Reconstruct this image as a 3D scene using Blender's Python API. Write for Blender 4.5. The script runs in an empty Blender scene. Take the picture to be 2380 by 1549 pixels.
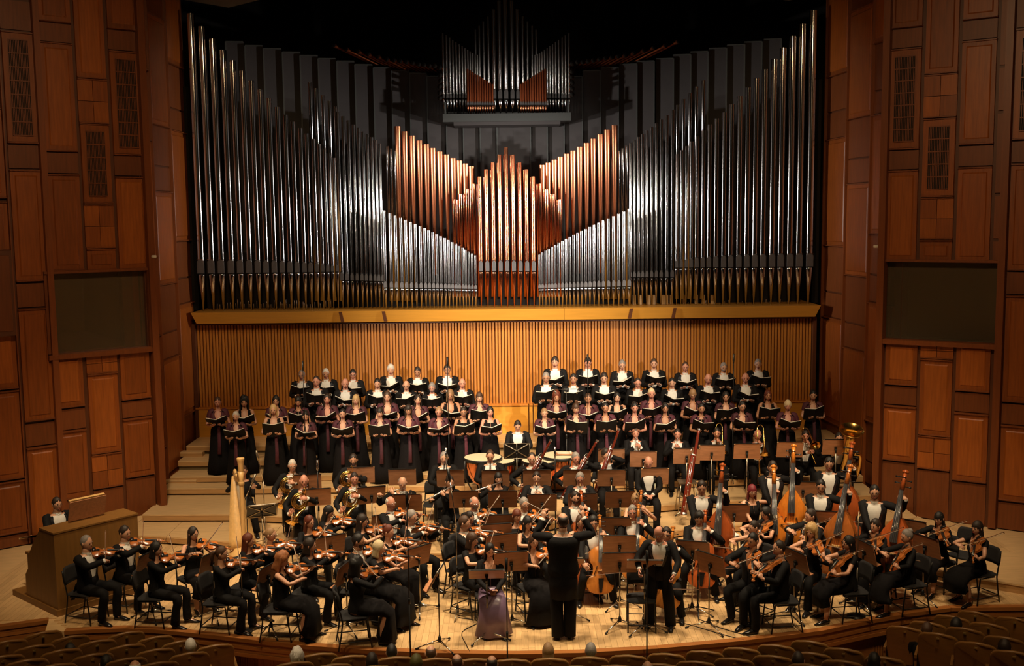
import bpy, math, random
import numpy as np
from mathutils import Matrix, Vector
random.seed(7); rng = np.random.default_rng(7)
PI = math.pi
C = bpy.context.scene.collection
# ------------------------------------------------------------------ camera, world, light, exposure
F, W_, H_ = 2450.0, 2380.0, 1549.0
HC = 6.13
PITCH = math.atan(265.0 / F)
ROLL = math.radians(0.68)
_u0 = np.array([0, math.sin(PITCH), math.cos(PITCH)])
_fw = np.array([0, math.cos(PITCH), -math.sin(PITCH)])
_x = np.array([1.0, 0, 0])
CR = math.cos(ROLL) * _x - math.sin(ROLL) * _u0
CU = math.sin(ROLL) * _x + math.cos(ROLL) * _u0
CAM = np.array([0, 0, HC])
def ray(px, py):
    return CR * ((px - W_ / 2) / F) - CU * ((py - H_ / 2) / F) + _fw
def on_z(px, py, z):
    d = ray(px, py); return CAM + d * ((z - HC) / d[2])
def on_y(px, py, y):
    d = ray(px, py); return CAM + d * (y / d[1])
def on_plane(px, py, p0, n):
    d = ray(px, py); return CAM + d * (np.dot(np.asarray(p0) - CAM, n) / np.dot(d, n))
cam = bpy.data.cameras.new('camera'); co = bpy.data.objects.new('camera', cam); C.objects.link(co)
cam.sensor_width = 36.0; cam.lens = 36.0 * F / W_; cam.clip_end = 200
co.matrix_world = Matrix(((CR[0], CU[0], -_fw[0], 0), (CR[1], CU[1], -_fw[1], 0), (CR[2], CU[2], -_fw[2], HC), (0, 0, 0, 1)))
sc = bpy.context.scene
sc.camera = co
sc.view_settings.view_transform = 'Standard'
sc.view_settings.look = 'None'
sc.view_settings.exposure = 0.3
sc.view_settings.gamma = 1.0
sc.view_settings.use_curve_mapping = False
w = bpy.data.worlds.new('hall_dark'); sc.world = w; w.use_nodes = True
w.node_tree.nodes['Background'].inputs[0].default_value = (0.9, 0.65, 0.45, 1)
w.node_tree.nodes['Background'].inputs[1].default_value = 0.004
sc.cycles.max_bounces = 6; sc.cycles.diffuse_bounces = 3; sc.cycles.glossy_bounces = 3
sc.cycles.use_denoising = True
sc.cycles.sample_clamp_indirect = 4.0
def spot(name, loc, tgt, power, col, size=60, blend=0.6, rad=0.25):
    l = bpy.data.lights.new(name, 'SPOT'); l.energy = power; l.color = col
    l.spot_size = math.radians(size); l.spot_blend = blend; l.shadow_soft_size = rad
    o = bpy.data.objects.new(name, l); C.objects.link(o); o.location = loc
    d = Vector(tgt) - Vector(loc); o.rotation_euler = d.to_track_quat('-Z', 'Y').to_euler()
    return o
WARM = (1.0, 0.78, 0.51)
# row of stage lights in the ceiling above the orchestra
for sx in (-4.2, -1.4, 1.4, 4.2):
    spot('stage_spotlight', (sx, 15.6, 11.5), (sx * 0.55, 17.4, 0), 2500 if abs(sx) < 2 else 2100, WARM, 56, 0.9, 0.3)
for sx in (-5.4, 5.4):
    spot('riser_fill', (sx, 14.6, 11.5), (sx * 1.12, 19.6, 0.2), 2600, WARM, 44, 0.9, 0.3)  # added pair of fill spots, brightens the outer risers
for sx in (-3.0, 0.0, 3.0):
    spot('choir_spotlight', (sx, 14.0, 11.5), (sx * 0.8, 22.8, 2.0), 4400, WARM, 34, 1.0, 0.3)
# balcony spotlights at both sides of the hall, aimed at choir and organ
for s in (-1, 1):
    for k, (z, tz, pw, sz) in enumerate(((6.7, 5.6, 1200, 22), (7.1, 6.0, 1200, 22), (7.0, 2.4, 5600, 22))):
        spot('balcony_spotlight', (s * (8.6 - k * .5), 7.5, z), (s * 1.0, 24.6, tz), pw, (1.0, 0.89, 0.74), sz, 1.0, 0.16)
for s in (-1, 1):
    spot('upper_organ_fill', (s * 2.6, 16.0, 10.6), (s * 0.6, 25.6, 9.0), 70, (1.0, 0.90, 0.78), 30, 1.0, 0.15)  # fill pair added only to brighten the upper organ pipes
# tall floods in the slots behind the two wall posts wash the organ from the sides
for s in (-1, 1):
    for z, pw in ((5.55, 1100), (6.6, 1900)):
        spot('organ_floodlight', (s * 7.1, 20.9, z), (-s * 0.6, 24.5, z - .1), pw, (1.0, 0.94, 0.86), 46, 0.9, 0.12)
# dim house light over the side walls; spots added to brighten the stalls
for s in (-1, 1):
    spot('house_light', (s * 2.5, 9.0, 12.5), (s * 8.4, 20.0, 3.4), 1500, (1.0, 0.66, 0.34), 74, 1.0, 0.6)
    spot('stalls_fill', (s * 4.5, 9.0, 12.5), (s * 4.5, 13.4, 0), 1300, (1.0, 0.70, 0.36), 60, 1.0, 0.6)
# ------------------------------------------------------------------ mesh helpers
def V3(*a): return np.array(a, float)
def nrm(v):
    v = np.asarray(v, float); return v / (np.linalg.norm(v) + 1e-12)
def rotz(a):
    c, s = math.cos(a), math.sin(a); return np.array([[c, -s, 0], [s, c, 0], [0, 0, 1.0]])
def rotx(a):
    c, s = math.cos(a), math.sin(a); return np.array([[1.0, 0, 0], [0, c, -s], [0, s, c]])
def roty(a):
    c, s = math.cos(a), math.sin(a); return np.array([[c, 0, s], [0, 1.0, 0], [-s, 0, c]])
def frame(o, y, z):
    y = nrm(y); z = np.asarray(z, float); z = nrm(z - y * np.dot(z, y)); x = np.cross(y, z)
    m = np.eye(4); m[:3, 0] = x; m[:3, 1] = y; m[:3, 2] = z; m[:3, 3] = o; return m
def smooth_path(P, k=3):
    P = [np.asarray(p, float) for p in P]; out = []
    Q = [2 * P[0] - P[1]] + P + [2 * P[-1] - P[-2]]
    for i in range(1, len(Q) - 2):
        for j in range(k):
            t = j / k; a, b, c, d = Q[i - 1], Q[i], Q[i + 1], Q[i + 2]
            out.append(0.5 * ((2 * b) + (-a + c) * t + (2 * a - 5 * b + 4 * c - d) * t * t + (-a + 3 * b - 3 * c + d) * t ** 3))
    out.append(P[-1]); return out
def lerp_list(r, k):
    out = []
    for i in range(len(r) - 1):
        for j in range(k):
            out.append(np.asarray(r[i], float) * (1 - j / k) + np.asarray(r[i + 1], float) * (j / k))
    out.append(np.asarray(r[-1], float)); return out
class MB:
    def __init__(s): s.v = []; s.f = []; s.m = []; s.s = []; s.n = 0
    def add(s, V, Fs, mat=0, smooth=True):
        V = np.asarray(V, float).reshape(-1, 3); b = s.n
        s.v.append(V); s.n += len(V)
        for f in Fs:
            s.f.append(tuple(i + b for i in f)); s.m.append(mat); s.s.append(smooth)
        return s
    def rings(s, R, mat=0, closed=True, cap0=True, cap1=True, smooth=True):
        n = len(R[0]); Fs = []; k = n if closed else n - 1
        for i in range(len(R) - 1):
            for j in range(k):
                a = i * n + j; b = i * n + (j + 1) % n
                Fs.append((a, b, b + n, a + n))
        if cap0: Fs.append(tuple(range(n - 1, -1, -1)))
        if cap1: Fs.append(tuple(range((len(R) - 1) * n, len(R) * n)))
        return s.add(np.concatenate([np.asarray(r) for r in R]), Fs, mat, smooth)
    def tube(s, P, r, n=8, mat=0, up=None, cap0=True, cap1=True, smooth=True):
        P = [np.asarray(p, float) for p in P]
        if isinstance(r, tuple) or not hasattr(r, '__len__'): r = [r] * len(P)
        if len(r) < len(P): r = list(r) + [r[-1]] * (len(P) - len(r))
        T = []
        for i in range(len(P)):
            a = P[max(i - 1, 0)]; b = P[min(i + 1, len(P) - 1)]; T.append(nrm(b - a))
        if up is None: up = (0, 0, 1) if abs(T[0][2]) < 0.9 else (0, 1, 0)
        u = np.asarray(up, float); R = []
        for i in range(len(P)):
            u2 = u - T[i] * np.dot(u, T[i])
            if np.linalg.norm(u2) < 1e-5: u2 = np.cross(T[i], (1.0, 0.2, 0.1))
            u = nrm(u2); w_ = np.cross(T[i], u)
            ra = r[i]; rx, ry = (ra if np.ndim(ra) else (ra, ra))
            A = np.arange(n) * 2 * PI / n
            R.append(P[i] + np.outer(np.cos(A) * rx, w_) + np.outer(np.sin(A) * ry, u))
        return s.rings(R, mat, True, cap0, cap1, smooth)
    def box(s, c, size, R=None, mat=0):
        h = np.asarray(size, float) / 2
        V = np.array([[x, y, z] for x in (-1, 1) for y in (-1, 1) for z in (-1, 1)]) * h
        if R is not None: V = V @ np.asarray(R).T
        return s.add(V + np.asarray(c, float), [(0, 1, 3, 2), (4, 6, 7, 5), (0, 4, 5, 1), (2, 3, 7, 6), (0, 2, 6, 4), (1, 5, 7, 3)], mat, False)
    def quadbox(s, P, thick, mat=0):
        """a slab: polygon P (list of 3d points, planar) pushed by vector thick"""
        P = np.asarray(P, float); n = len(P)
        Fs = [tuple(range(n - 1, -1, -1)), tuple(range(n, 2 * n))] + [(i, (i + 1) % n, n + (i + 1) % n, n + i) for i in range(n)]
        return s.add(np.concatenate([P, P + np.asarray(thick, float)]), Fs, mat, False)
    def ell(s, c, r, R=None, nu=10, nv=6, mat=0, fn=None):
        r = np.asarray(r, float); V = []
        for i in range(nv + 1):
            ph = -PI / 2 + PI * i / nv
            for j in range(nu):
                t = 2 * PI * j / nu
                k = 1.0 if fn is None else fn(t, ph)
                V.append([math.sin(t) * math.cos(ph) * k, -math.cos(t) * math.cos(ph) * k, math.sin(ph) * k])
        V = np.array(V) * r
        if R is not None: V = V @ np.asarray(R).T
        return s.rings(list((V + np.asarray(c, float)).reshape(nv + 1, nu, 3)), mat)
    def lathe(s, prof, n=20, M=None, mat=0, cap0=False, cap1=False):
        A = np.arange(n) * 2 * PI / n; R = []
        for r, z in prof:
            p = np.stack([np.cos(A) * r, np.sin(A) * r, np.full(n, z)], 1)
            if M is not None: p = p @ M[:3, :3].T + M[:3, 3]
            R.append(p)
        return s.rings(R, mat, True, cap0, cap1)
    def build(s, name, mats, parent=None, M=None):
        me = bpy.data.meshes.new(name)
        V = np.concatenate(s.v)
        if M is not None: V = V @ M[:3, :3].T + M[:3, 3]
        me.from_pydata(V.tolist(), [], s.f)
        if not isinstance(mats, (list, tuple)): mats = [mats]
        for m in mats: me.materials.append(m)
        me.polygons.foreach_set('material_index', s.m)
        me.polygons.foreach_set('use_smooth', s.s)
        o = bpy.data.objects.new(name, me); C.objects.link(o)
        if parent is not None: o.parent = parent
        return o
def empty(name, loc=(0, 0, 0), rz=0.0, M=None):
    o = bpy.data.objects.new(name, None); C.objects.link(o); o.empty_display_size = 0.1
    if M is not None: o.matrix_world = Matrix([list(r) for r in np.asarray(M)])
    else: o.location = loc; o.rotation_euler = (0, 0, rz)
    return o
LABELS = {}
def tag(o, label, cat, group=None):
    o['label'] = label; o['category'] = cat
    if group: o['group'] = group
    k = len(label.split())
    if k > 16 or k < 4: print('LABEL LEN', k, label)
    if label in LABELS: print('DUP LABEL', label)
    LABELS[label] = 1
    return o
def struct(o): o['kind'] = 'structure'; return o
KIDS = {}
def copy_tree(root, M):
    r = root.copy(); C.objects.link(r); r.matrix_world = Matrix([list(x) for x in np.asarray(M)])
    for ch in list(root.children):
        c = ch.copy(); C.objects.link(c); c.parent = r
        for g in list(ch.children):
            d = g.copy(); C.objects.link(d); d.parent = c
    return r
def xf(loc, rz=0.0):
    m = np.eye(4); m[:3, :3] = rotz(rz); m[:3, 3] = loc; return m
# ------------------------------------------------------------------ materials
MATS = {}
def mat(name, col, rough=0.5, metal=0.0, var=0.0, nscale=20.0, stretch=None, objvar=0.0, bump=0.0, coat=0.0, sheen=0.0, spec=None):
    if name in MATS: return MATS[name]
    m = bpy.data.materials.new(name); m.use_nodes = True; nt = m.node_tree; b = nt.nodes['Principled BSDF']
    b.inputs['Roughness'].default_value = rough; b.inputs['Metallic'].default_value = metal
    if spec is not None: b.inputs['Specular IOR Level'].default_value = spec
    if coat: b.inputs['Coat Weight'].default_value = coat; b.inputs['Coat Roughness'].default_value = 0.12
    if sheen: b.inputs['Sheen Weight'].default_value = sheen
    b.inputs['Base Color'].default_value = (*col, 1)
    tc = nt.nodes.new('ShaderNodeTexCoord'); mp = nt.nodes.new('ShaderNodeMapping'); nz = nt.nodes.new('ShaderNodeTexNoise')
    nt.links.new(tc.outputs['Object'], mp.inputs[0]); nt.links.new(mp.outputs[0], nz.inputs['Vector'])
    if stretch: mp.inputs['Scale'].default_value = stretch
    nz.inputs['Scale'].default_value = nscale; nz.inputs['Detail'].default_value = 4.0
    if var or objvar:
        mr = nt.nodes.new('ShaderNodeMapRange'); nt.links.new(nz.outputs[0], mr.inputs[0])
        mr.inputs[1].default_value = 0.3; mr.inputs[2].default_value = 0.7
        mr.inputs[3].default_value = 1 - var; mr.inputs[4].default_value = 1 + var
        src = mr.outputs[0]
        if objvar:
            oi = nt.nodes.new('ShaderNodeObjectInfo'); m2 = nt.nodes.new('ShaderNodeMapRange')
            nt.links.new(oi.outputs['Random'], m2.inputs[0]); m2.inputs[3].default_value = 1 - objvar; m2.inputs[4].default_value = 1 + objvar
            mu = nt.nodes.new('ShaderNodeMath'); mu.operation = 'MULTIPLY'
            nt.links.new(src, mu.inputs[0]); nt.links.new(m2.outputs[0], mu.inputs[1]); src = mu.outputs[0]
        vm = nt.nodes.new('ShaderNodeVectorMath'); vm.operation = 'SCALE'; vm.inputs[0].default_value = col
        nt.links.new(src, vm.inputs['Scale']); nt.links.new(vm.outputs[0], b.inputs['Base Color'])
    if bump:
        bp = nt.nodes.new('ShaderNodeBump'); bp.inputs['Strength'].default_value = bump; bp.inputs['Distance'].default_value = 0.01
        nt.links.new(nz.outputs[0], bp.inputs['Height']); nt.links.new(bp.outputs[0], b.inputs['Normal'])
    MATS[name] = m; return m
wall_wood = mat('wall_panel_wood', (0.25, 0.062, 0.008), 0.42, 0, 0.18, 3.0, (9, 9, 0.7), 0.16)
wall_plain = mat('wall_plain_wood', (0.17, 0.045, 0.009), 0.45, 0, 0.15, 3.0, (9, 9, 0.7), 0.12)
wall_rail = mat('wall_rail_wood', (0.19, 0.05, 0.011), 0.4, 0, 0.12, 3.0, (9, 9, 0.7), 0.1)
wall_base = mat('wall_base_wood', (0.10, 0.028, 0.007), 0.5, 0, 0.1, 3.0)
slat_wood = mat('slat_wood', (0.56, 0.205, 0.028), 0.45, 0, 0.10, 3.0, (10, 10, 0.4), 0.07)
slat_back = mat('slat_backing', (0.22, 0.075, 0.012), 0.7, 0, 0.1, 5.0)
ledge_wood = mat('ledge_wood', (0.62, 0.28, 0.035), 0.38, 0, 0.07, 3.0, (0.5, 8, 8))
floor_wood = mat('stage_board', (0.62, 0.40, 0.19), 0.34, 0, 0.10, 4.0, (12, 1, 1))
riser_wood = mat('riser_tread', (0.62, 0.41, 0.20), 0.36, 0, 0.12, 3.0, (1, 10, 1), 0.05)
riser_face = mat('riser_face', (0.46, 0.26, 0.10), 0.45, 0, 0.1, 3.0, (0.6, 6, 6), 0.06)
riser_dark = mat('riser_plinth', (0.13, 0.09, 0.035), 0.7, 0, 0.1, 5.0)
fascia_wood = mat('fascia_wood', (0.33, 0.12, 0.028), 0.42, 0, 0.12, 3.0, (0.6, 6, 8), 0.1)
grey_panel = mat('grey_louvre', (0.060, 0.052, 0.053), 0.6, 0, 0.05, 4.0, None, 0.05)
grey_edge = mat('grey_louvre_edge', (0.085, 0.09, 0.088), 0.45, 0.2, 0.03)
black_back = mat('backdrop_dark', (0.012, 0.009, 0.007), 0.9, 0, 0.2, 2.0)
ceil_m = mat('ceiling_plaster', (0.14, 0.11, 0.075), 0.9, 0, 0.15, 1.0)
tin = mat('pipe_tin', (0.66, 0.64, 0.63), 0.125, 1.0, 0.04, 1.0, (3, 3, 0.3), 0.05)
tin_mouth = mat('pipe_mouth', (0.16, 0.15, 0.15), 0.5, 0.7, 0.05)
copper = mat('pipe_copper', (0.72, 0.26, 0.13), 0.15, 1.0, 0.14, 9.0, (3, 3, 1.2), 0.10, 0.10)
copper_satin = mat('reed_copper_satin', (0.76, 0.30, 0.155), 0.34, 1.0, 0.10, 2.0, (3, 3, 0.4), 0.08)
copper_old = mat('reed_copper', (0.34, 0.085, 0.030), 0.42, 0.9, 0.12, 2.0, (3, 3, 0.4), 0.08)
black_metal = mat('black_metal', (0.012, 0.012, 0.012), 0.4, 0.3, 0.1)
black_seat = mat('black_upholstery', (0.012, 0.011, 0.012), 0.85, 0, 0.2, 40)
chrome = mat('chrome', (0.72, 0.70, 0.66), 0.18, 1.0, 0.03)
stand_wood = mat('stand_wood', (0.42, 0.19, 0.092), 0.42, 0, 0.15, 3.0, (2, 10, 10), 0.12)
steel = mat('stand_steel', (0.42, 0.36, 0.27), 0.32, 0.9, 0.05)
paper = mat('sheet_paper', (0.75, 0.68, 0.55), 0.8, 0, 0.04)
black_cloth = mat('black_wool', (0.006, 0.0055, 0.006), 0.8, 0, 0.25, 60, None, 0.35, 0.15, 0, 0, 0.2)
black_trouser = mat('black_trouser', (0.0055, 0.005, 0.0055), 0.82, 0, 0.25, 60, None, 0.3, 0.1, 0, 0, 0.2)
black_velvet = mat('black_velvet', (0.005, 0.004, 0.0045), 0.9, 0, 0.3, 30, None, 0.3, 0.1, 0, 0, 0.2)
lapel_satin = mat('lapel_satin', (0.02, 0.019, 0.022), 0.32, 0, 0.1)
burgundy = mat('burgundy_velvet', (0.062, 0.006, 0.016), 0.7, 0, 0.25, 30, None, 0.2, 0.15, 0, 0.05)
lilac = mat('lilac_satin', (0.20, 0.13, 0.21), 0.32, 0, 0.12, 8, None, 0, 0.25)
white_shirt = mat('white_shirt', (0.72, 0.70, 0.66), 0.7, 0, 0.05, 20, (1, 1, 1), 0.05)
bow_white = mat('white_bow_tie', (0.80, 0.78, 0.74), 0.6, 0, 0.03)
shoe_m = mat('polished_shoe', (0.01, 0.009, 0.009), 0.18, 0, 0.1)
SKIN = [mat('skin_fair', (0.62, 0.33, 0.21), 0.5, 0, 0.06, 30), mat('skin_rosy', (0.60, 0.27, 0.18), 0.5, 0, 0.07, 30), mat('skin_tan', (0.46, 0.22, 0.12), 0.5, 0, 0.06, 30)]
eye_m = mat('dark_eye', (0.03, 0.015, 0.01), 0.25); lip_m = mat('lip', (0.36, 0.075, 0.06), 0.45); mouth_m = mat('open_mouth', (0.08, 0.015, 0.012), 0.6)
HAIRC = {'black': (0.010, 0.008, 0.007), 'dark': (0.022, 0.013, 0.009), 'brown': (0.065, 0.030, 0.015), 'red': (0.13, 0.028, 0.012), 'orange': (0.34, 0.125, 0.045),
         'blonde': (0.56, 0.36, 0.15), 'light': (0.30, 0.17, 0.075), 'grey': (0.25, 0.22, 0.20), 'white': (0.62, 0.57, 0.50), 'dyed': (0.16, 0.012, 0.018), 'pale': (0.70, 0.55, 0.32), 'olive': (0.10, 0.09, 0.02)}
HAIR = {k: mat('hair_' + k, v, 0.5, 0, 0.35, 8, (30, 30, 3), 0.1, 0.4) for k, v in HAIRC.items()}
varnish = mat('violin_varnish', (0.42, 0.125, 0.025), 0.22, 0, 0.2, 6, (6, 1, 6), 0.25, 0, 0.6)
varnish_red = mat('bass_varnish', (0.40, 0.085, 0.018), 0.28, 0, 0.2, 6, (6, 1, 6), 0.2, 0, 0.5)
varnish_amber = mat('cello_varnish', (0.48, 0.165, 0.03), 0.2, 0, 0.15, 6, (6, 1, 6), 0.15, 0, 0.7)
ebony = mat('ebony', (0.014, 0.012, 0.012), 0.25, 0, 0.1); ebony_shine = mat('sheen_fingerboard', (0.06, 0.06, 0.065), 0.22, 0, 0.1)  # lighter fingerboard colour has the sheen of the ebony put into it
bow_wood = mat('bow_stick', (0.16, 0.06, 0.025), 0.35); bow_hair = mat('bow_hair', (0.75, 0.68, 0.55), 0.6)
brass = mat('brass', (0.80, 0.50, 0.14), 0.2, 1.0, 0.05); silver = mat('silver_plate', (0.85, 0.83, 0.80), 0.32, 1.0, 0.03)
maple_red = mat('bassoon_maple', (0.16, 0.022, 0.010), 0.25, 0, 0.2, 6, (6, 6, 1), 0, 0, 0.5)
harp_wood = mat('harp_maple', (0.66, 0.40, 0.15), 0.35, 0, 0.1, 4, (8, 8, 1))
drum_skin = mat('drum_skin', (0.66, 0.55, 0.38), 0.6, 0, 0.05); 
seat_shell = mat('seat_shell_wood', (0.20, 0.088, 0.020), 0.42, 0, 0.1, 4, (1, 1, 6), 0.1)
seat_cloth = mat('seat_cloth', (0.17, 0.125, 0.033), 0.9, 0, 0.2, 60, None, 0.08)
console_wood = mat('console_oak', (0.21, 0.098, 0.023), 0.42, 0, 0.12, 3, (6, 6, 0.6))
booth_dark = mat('booth_lining', (0.10, 0.066, 0.026), 0.8, 0, 0.1, 2)
label_plate = mat('seat_number_plate', (0.45, 0.33, 0.12), 0.35, 0.6)
folder_m = mat('black_folder', (0.007, 0.0065, 0.006), 0.6, 0, 0.2, 30, None, 0, 0, 0, 0, 0.25)
# ------------------------------------------------------------------ the stage
edge_px = [(151, 1467), (215, 1463), (290, 1460), (360, 1463), (428, 1469), (515, 1478), (600, 1488), (725, 1501), (852, 1510), (1000, 1517), (1200, 1520),
           (1350, 1517), (1528, 1507), (1704, 1491), (1800, 1480), (1906, 1466), (2032, 1439), (2120, 1424), (2208, 1413)]
arc = np.array([on_z(x, y, 0)[:2] for x, y in edge_px])
def y_front(x):
    return np.interp(x, arc[:, 0], arc[:, 1])
lw = [on_z(0, 1457, 0)[:2], on_z(113, 1441, 0)[:2], on_z(105, 1466, 0)[:2]]
rw = [on_z(2380, 1411, 0)[:2]]
mb = MB()
outline = [np.array([-13.0, lw[0][1] - 0.3])] + [lw[0], lw[1], lw[2]] + list(arc) + rw + [np.array([13.0, rw[0][1] + 0.1]), np.array([13.0, 26.0]), np.array([-13.0, 26.0])]
mb.quadbox([(p[0], p[1], -0.012) for p in outline], (0, 0, -0.2), 0)
floor = struct(mb.build('floor', riser_wood))
# boards: thousands of narrow maple strips, one joined piece
fm = floor_wood; nt = fm.node_tree
at = nt.nodes.new('ShaderNodeAttribute'); at.attribute_name = 'tone'
bs = nt.nodes['Principled BSDF']; old = bs.inputs['Base Color'].links[0].from_socket
vm = nt.nodes.new('ShaderNodeVectorMath'); vm.operation = 'SCALE'
nt.links.new(old, vm.inputs[0]); nt.links.new(at.outputs['Fac'], vm.inputs['Scale']); nt.links.new(vm.outputs[0], bs.inputs['Base Color'])
mb = MB(); tones = []
bw, bl = 0.092, 0.62
for i in range(-98, 99):
    x0 = i * bw; yo = (i % 4) * bl * 0.25 + (0.12 if i % 2 else 0)
    yf = float(y_front(x0 + bw / 2)) if arc[0, 0] < x0 < arc[-1, 0] else float(np.interp(x0, [-10, lw[1][0], arc[0, 0], arc[-1, 0], 11], [lw[0][1], lw[1][1] + .02, arc[0, 1] + .02, arc[-1, 1] + .03, rw[0][1] + .3])) + 0.04
    k = math.floor((yf - yo) / bl)
    y = yo + k * bl
    while y < 20.2:
        a = max(y, yf) + 0.002; b = y + bl - 0.002
        if b - a > 0.02:
            mb.box((x0 + bw / 2, (a + b) / 2, -0.0065), (bw - 0.003, b - a, 0.013), None, 0)
            t = float(np.clip(rng.normal(1.0, 0.085), 0.72, 1.22)); tones += [t] * 6
        y += bl
fb = mb.build('floor_board', fm, floor); fb['kind'] = 'stuff'
a_ = fb.data.attributes.new('tone', 'FLOAT', 'FACE'); a_.data.foreach_set('value', tones)
# fascia boards along the curved stage front
front = struct(empty('trim_1'))
def strip(pts, z0, z1, off, th, m, name):
    mbs = MB(); P = [np.array(p, float) for p in pts]; out = []
    for i, p in enumerate(P):
        t = nrm(np.append(P[min(i + 1, len(P) - 1)] - P[max(i - 1, 0)], 0))[:2]; n = np.array([t[1], -t[0]])
        out.append((p + n * off, p + n * (off - th)))
    R = [np.array([[a[0], a[1], z0], [a[0], a[1], z1], [b[0], b[1], z1], [b[0], b[1], z0]]) for a, b in out]
    mbs.rings(R, 0, True, True, True, False)
    return mbs.build(name, m, front)
fine = [np.array([np.interp(t, np.arange(len(arc)), arc[:, k]) for k in (0, 1)]) for t in np.linspace(0, len(arc) - 1, 55)]
for (z0, z1, off) in ((-0.045, 0.012, 0.05), (-0.10, -0.05, 0.03), (-0.155, -0.105, 0.04), (-0.21, -0.16, 0.03), (-0.27, -0.215, 0.045)):
    for a, b in ((0, 19), (18, 37), (36, 55)):
        strip(fine[a:b], z0, z1, off, 0.12, fascia_wood, 'fascia_board')
strip(fine, -0.75, -0.275, -0.10, 0.05, wall_base, 'fascia_backing')
L_ = fine
for i in range(0, len(fine) - 1):
    p, q = fine[i], fine[i + 1]
    for k in range(5):
        c = p + (q - p) * ((k + 0.5) / 5); d = q - p; ang = math.atan2(d[1], d[0])
        if i % 1 == 0:
            if k == 0: mbv = MB()
            mbv.box((c[0], c[1] + 0.07, -0.51), (0.07, 0.03, 0.46), rotz(ang))
    mbv.build('fascia_slat', fascia_wood, front)
for pts in ([lw[0] + (-1.5, -0.25), lw[0], lw[1]], [arc[-1], rw[0], rw[0] + (1.5, .05)]):
    for (z0, z1, off) in ((-0.045, 0.012, 0.05), (-0.10, -0.05, 0.03), (-0.155, -0.105, 0.04), (-0.27, -0.16, 0.03)):
        strip(pts, z0, z1, off, 0.12, fascia_wood, 'fascia_board')
    strip(pts, -0.75, -0.27, -0.05, 0.05, wall_base, 'fascia_backing')
# ------------------------------------------------------------------ risers
ZL = [0.16, 0.32, 0.48, 0.62, 0.84, 1.04]
pl1 = [(-9.5, on_z(300, 1230, .16)[1])] + [tuple(on_z(x, y, .16)[:2]) for x, y in ((386, 1248), (620, 1266), (990, 1286), (1110, 1289), (1260, 1286), (1480, 1250), (1640, 1221), (2000, 1219), (2132, 1203))]
pl2 = [tuple(on_z(x, y, .32)[:2]) for x, y in ((330, 1197), (545, 1196), (760, 1205), (1000, 1222), (1260, 1220), (1480, 1180), (1640, 1166), (2060, 1150))]
pl3 = [tuple(on_z(x, y, .48)[:2]) for x, y in ((330, 1136), (560, 1135), (900, 1131), (1260, 1126), (1640, 1118), (2060, 1106))]
def flat(Y, z): return [(-7.5, Y), (7.5, Y)]
def dep_y(x):
    if x < -7.549: return 21.26 - (-7.5 - x) * 0.795
    if x > 7.599: return 21.26 - (x - 7.55) * 0.657
    return 24.76
pls = [pl1, pl2, pl3, flat(22.55, 0), flat(23.12, 0), flat(23.75, 0)]
rname = ['lowest broad wooden riser step across the stage', 'second wooden riser step under the wind players', 'third wooden riser step under the front choir row',
         'fourth wooden riser step under the second women row', 'fifth wooden riser step under the lower men row', 'topmost wooden riser step below the slatted wall']
for k, (pl, z) in enumerate(zip(pls, ZL)):
    r = empty('stage_riser'); tag(r, rname[k], 'riser', 'wooden risers across the stage')
    pts = [np.array(p) for p in pl]
    # subdivide to units of about two metres
    fine2 = []
    for a, b in zip(pts[:-1], pts[1:]):
        cutx = [c for c in (-7.55, 7.6) if min(a[0], b[0]) < c - .05 and max(a[0], b[0]) > c + .05]
        if cutx:
            m_ = a + (b - a) * (cutx[0] - a[0]) / (b[0] - a[0]); fine2 += [(a, m_ - (1e-3, 0)), (m_ + (1e-3, 0), b)] if cutx[0] < 0 else [(a, m_ - (1e-3, 0)), (m_ + (1e-3, 0), b)]; continue
        n = max(1, int(round(np.linalg.norm(b - a) / 2.1)))
        for i in range(n): fine2.append((a + (b - a) * i / n, a + (b - a) * (i + 1) / n))
    dep = 25.0
    for a, b in fine2:
        if dep_y((a[0] + b[0]) / 2) < max(a[1], b[1]): continue
        g = 0.003
        d = (b - a) / np.linalg.norm(b - a); a2, b2 = a + d * g, b - d * g
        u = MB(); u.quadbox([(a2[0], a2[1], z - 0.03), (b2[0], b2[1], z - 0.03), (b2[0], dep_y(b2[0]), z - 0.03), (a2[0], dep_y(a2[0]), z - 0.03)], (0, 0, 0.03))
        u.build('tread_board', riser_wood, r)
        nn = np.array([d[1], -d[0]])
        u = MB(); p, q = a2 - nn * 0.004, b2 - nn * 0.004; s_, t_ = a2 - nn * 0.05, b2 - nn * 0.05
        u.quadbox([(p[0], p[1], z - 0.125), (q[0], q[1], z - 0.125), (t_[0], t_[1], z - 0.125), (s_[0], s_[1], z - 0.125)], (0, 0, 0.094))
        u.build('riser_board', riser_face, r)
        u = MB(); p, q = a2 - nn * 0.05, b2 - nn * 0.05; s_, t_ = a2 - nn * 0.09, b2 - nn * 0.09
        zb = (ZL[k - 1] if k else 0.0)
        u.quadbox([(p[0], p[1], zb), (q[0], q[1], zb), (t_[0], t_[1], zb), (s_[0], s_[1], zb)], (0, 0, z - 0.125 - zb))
        u.build('plinth_board', riser_dark, r)
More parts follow.
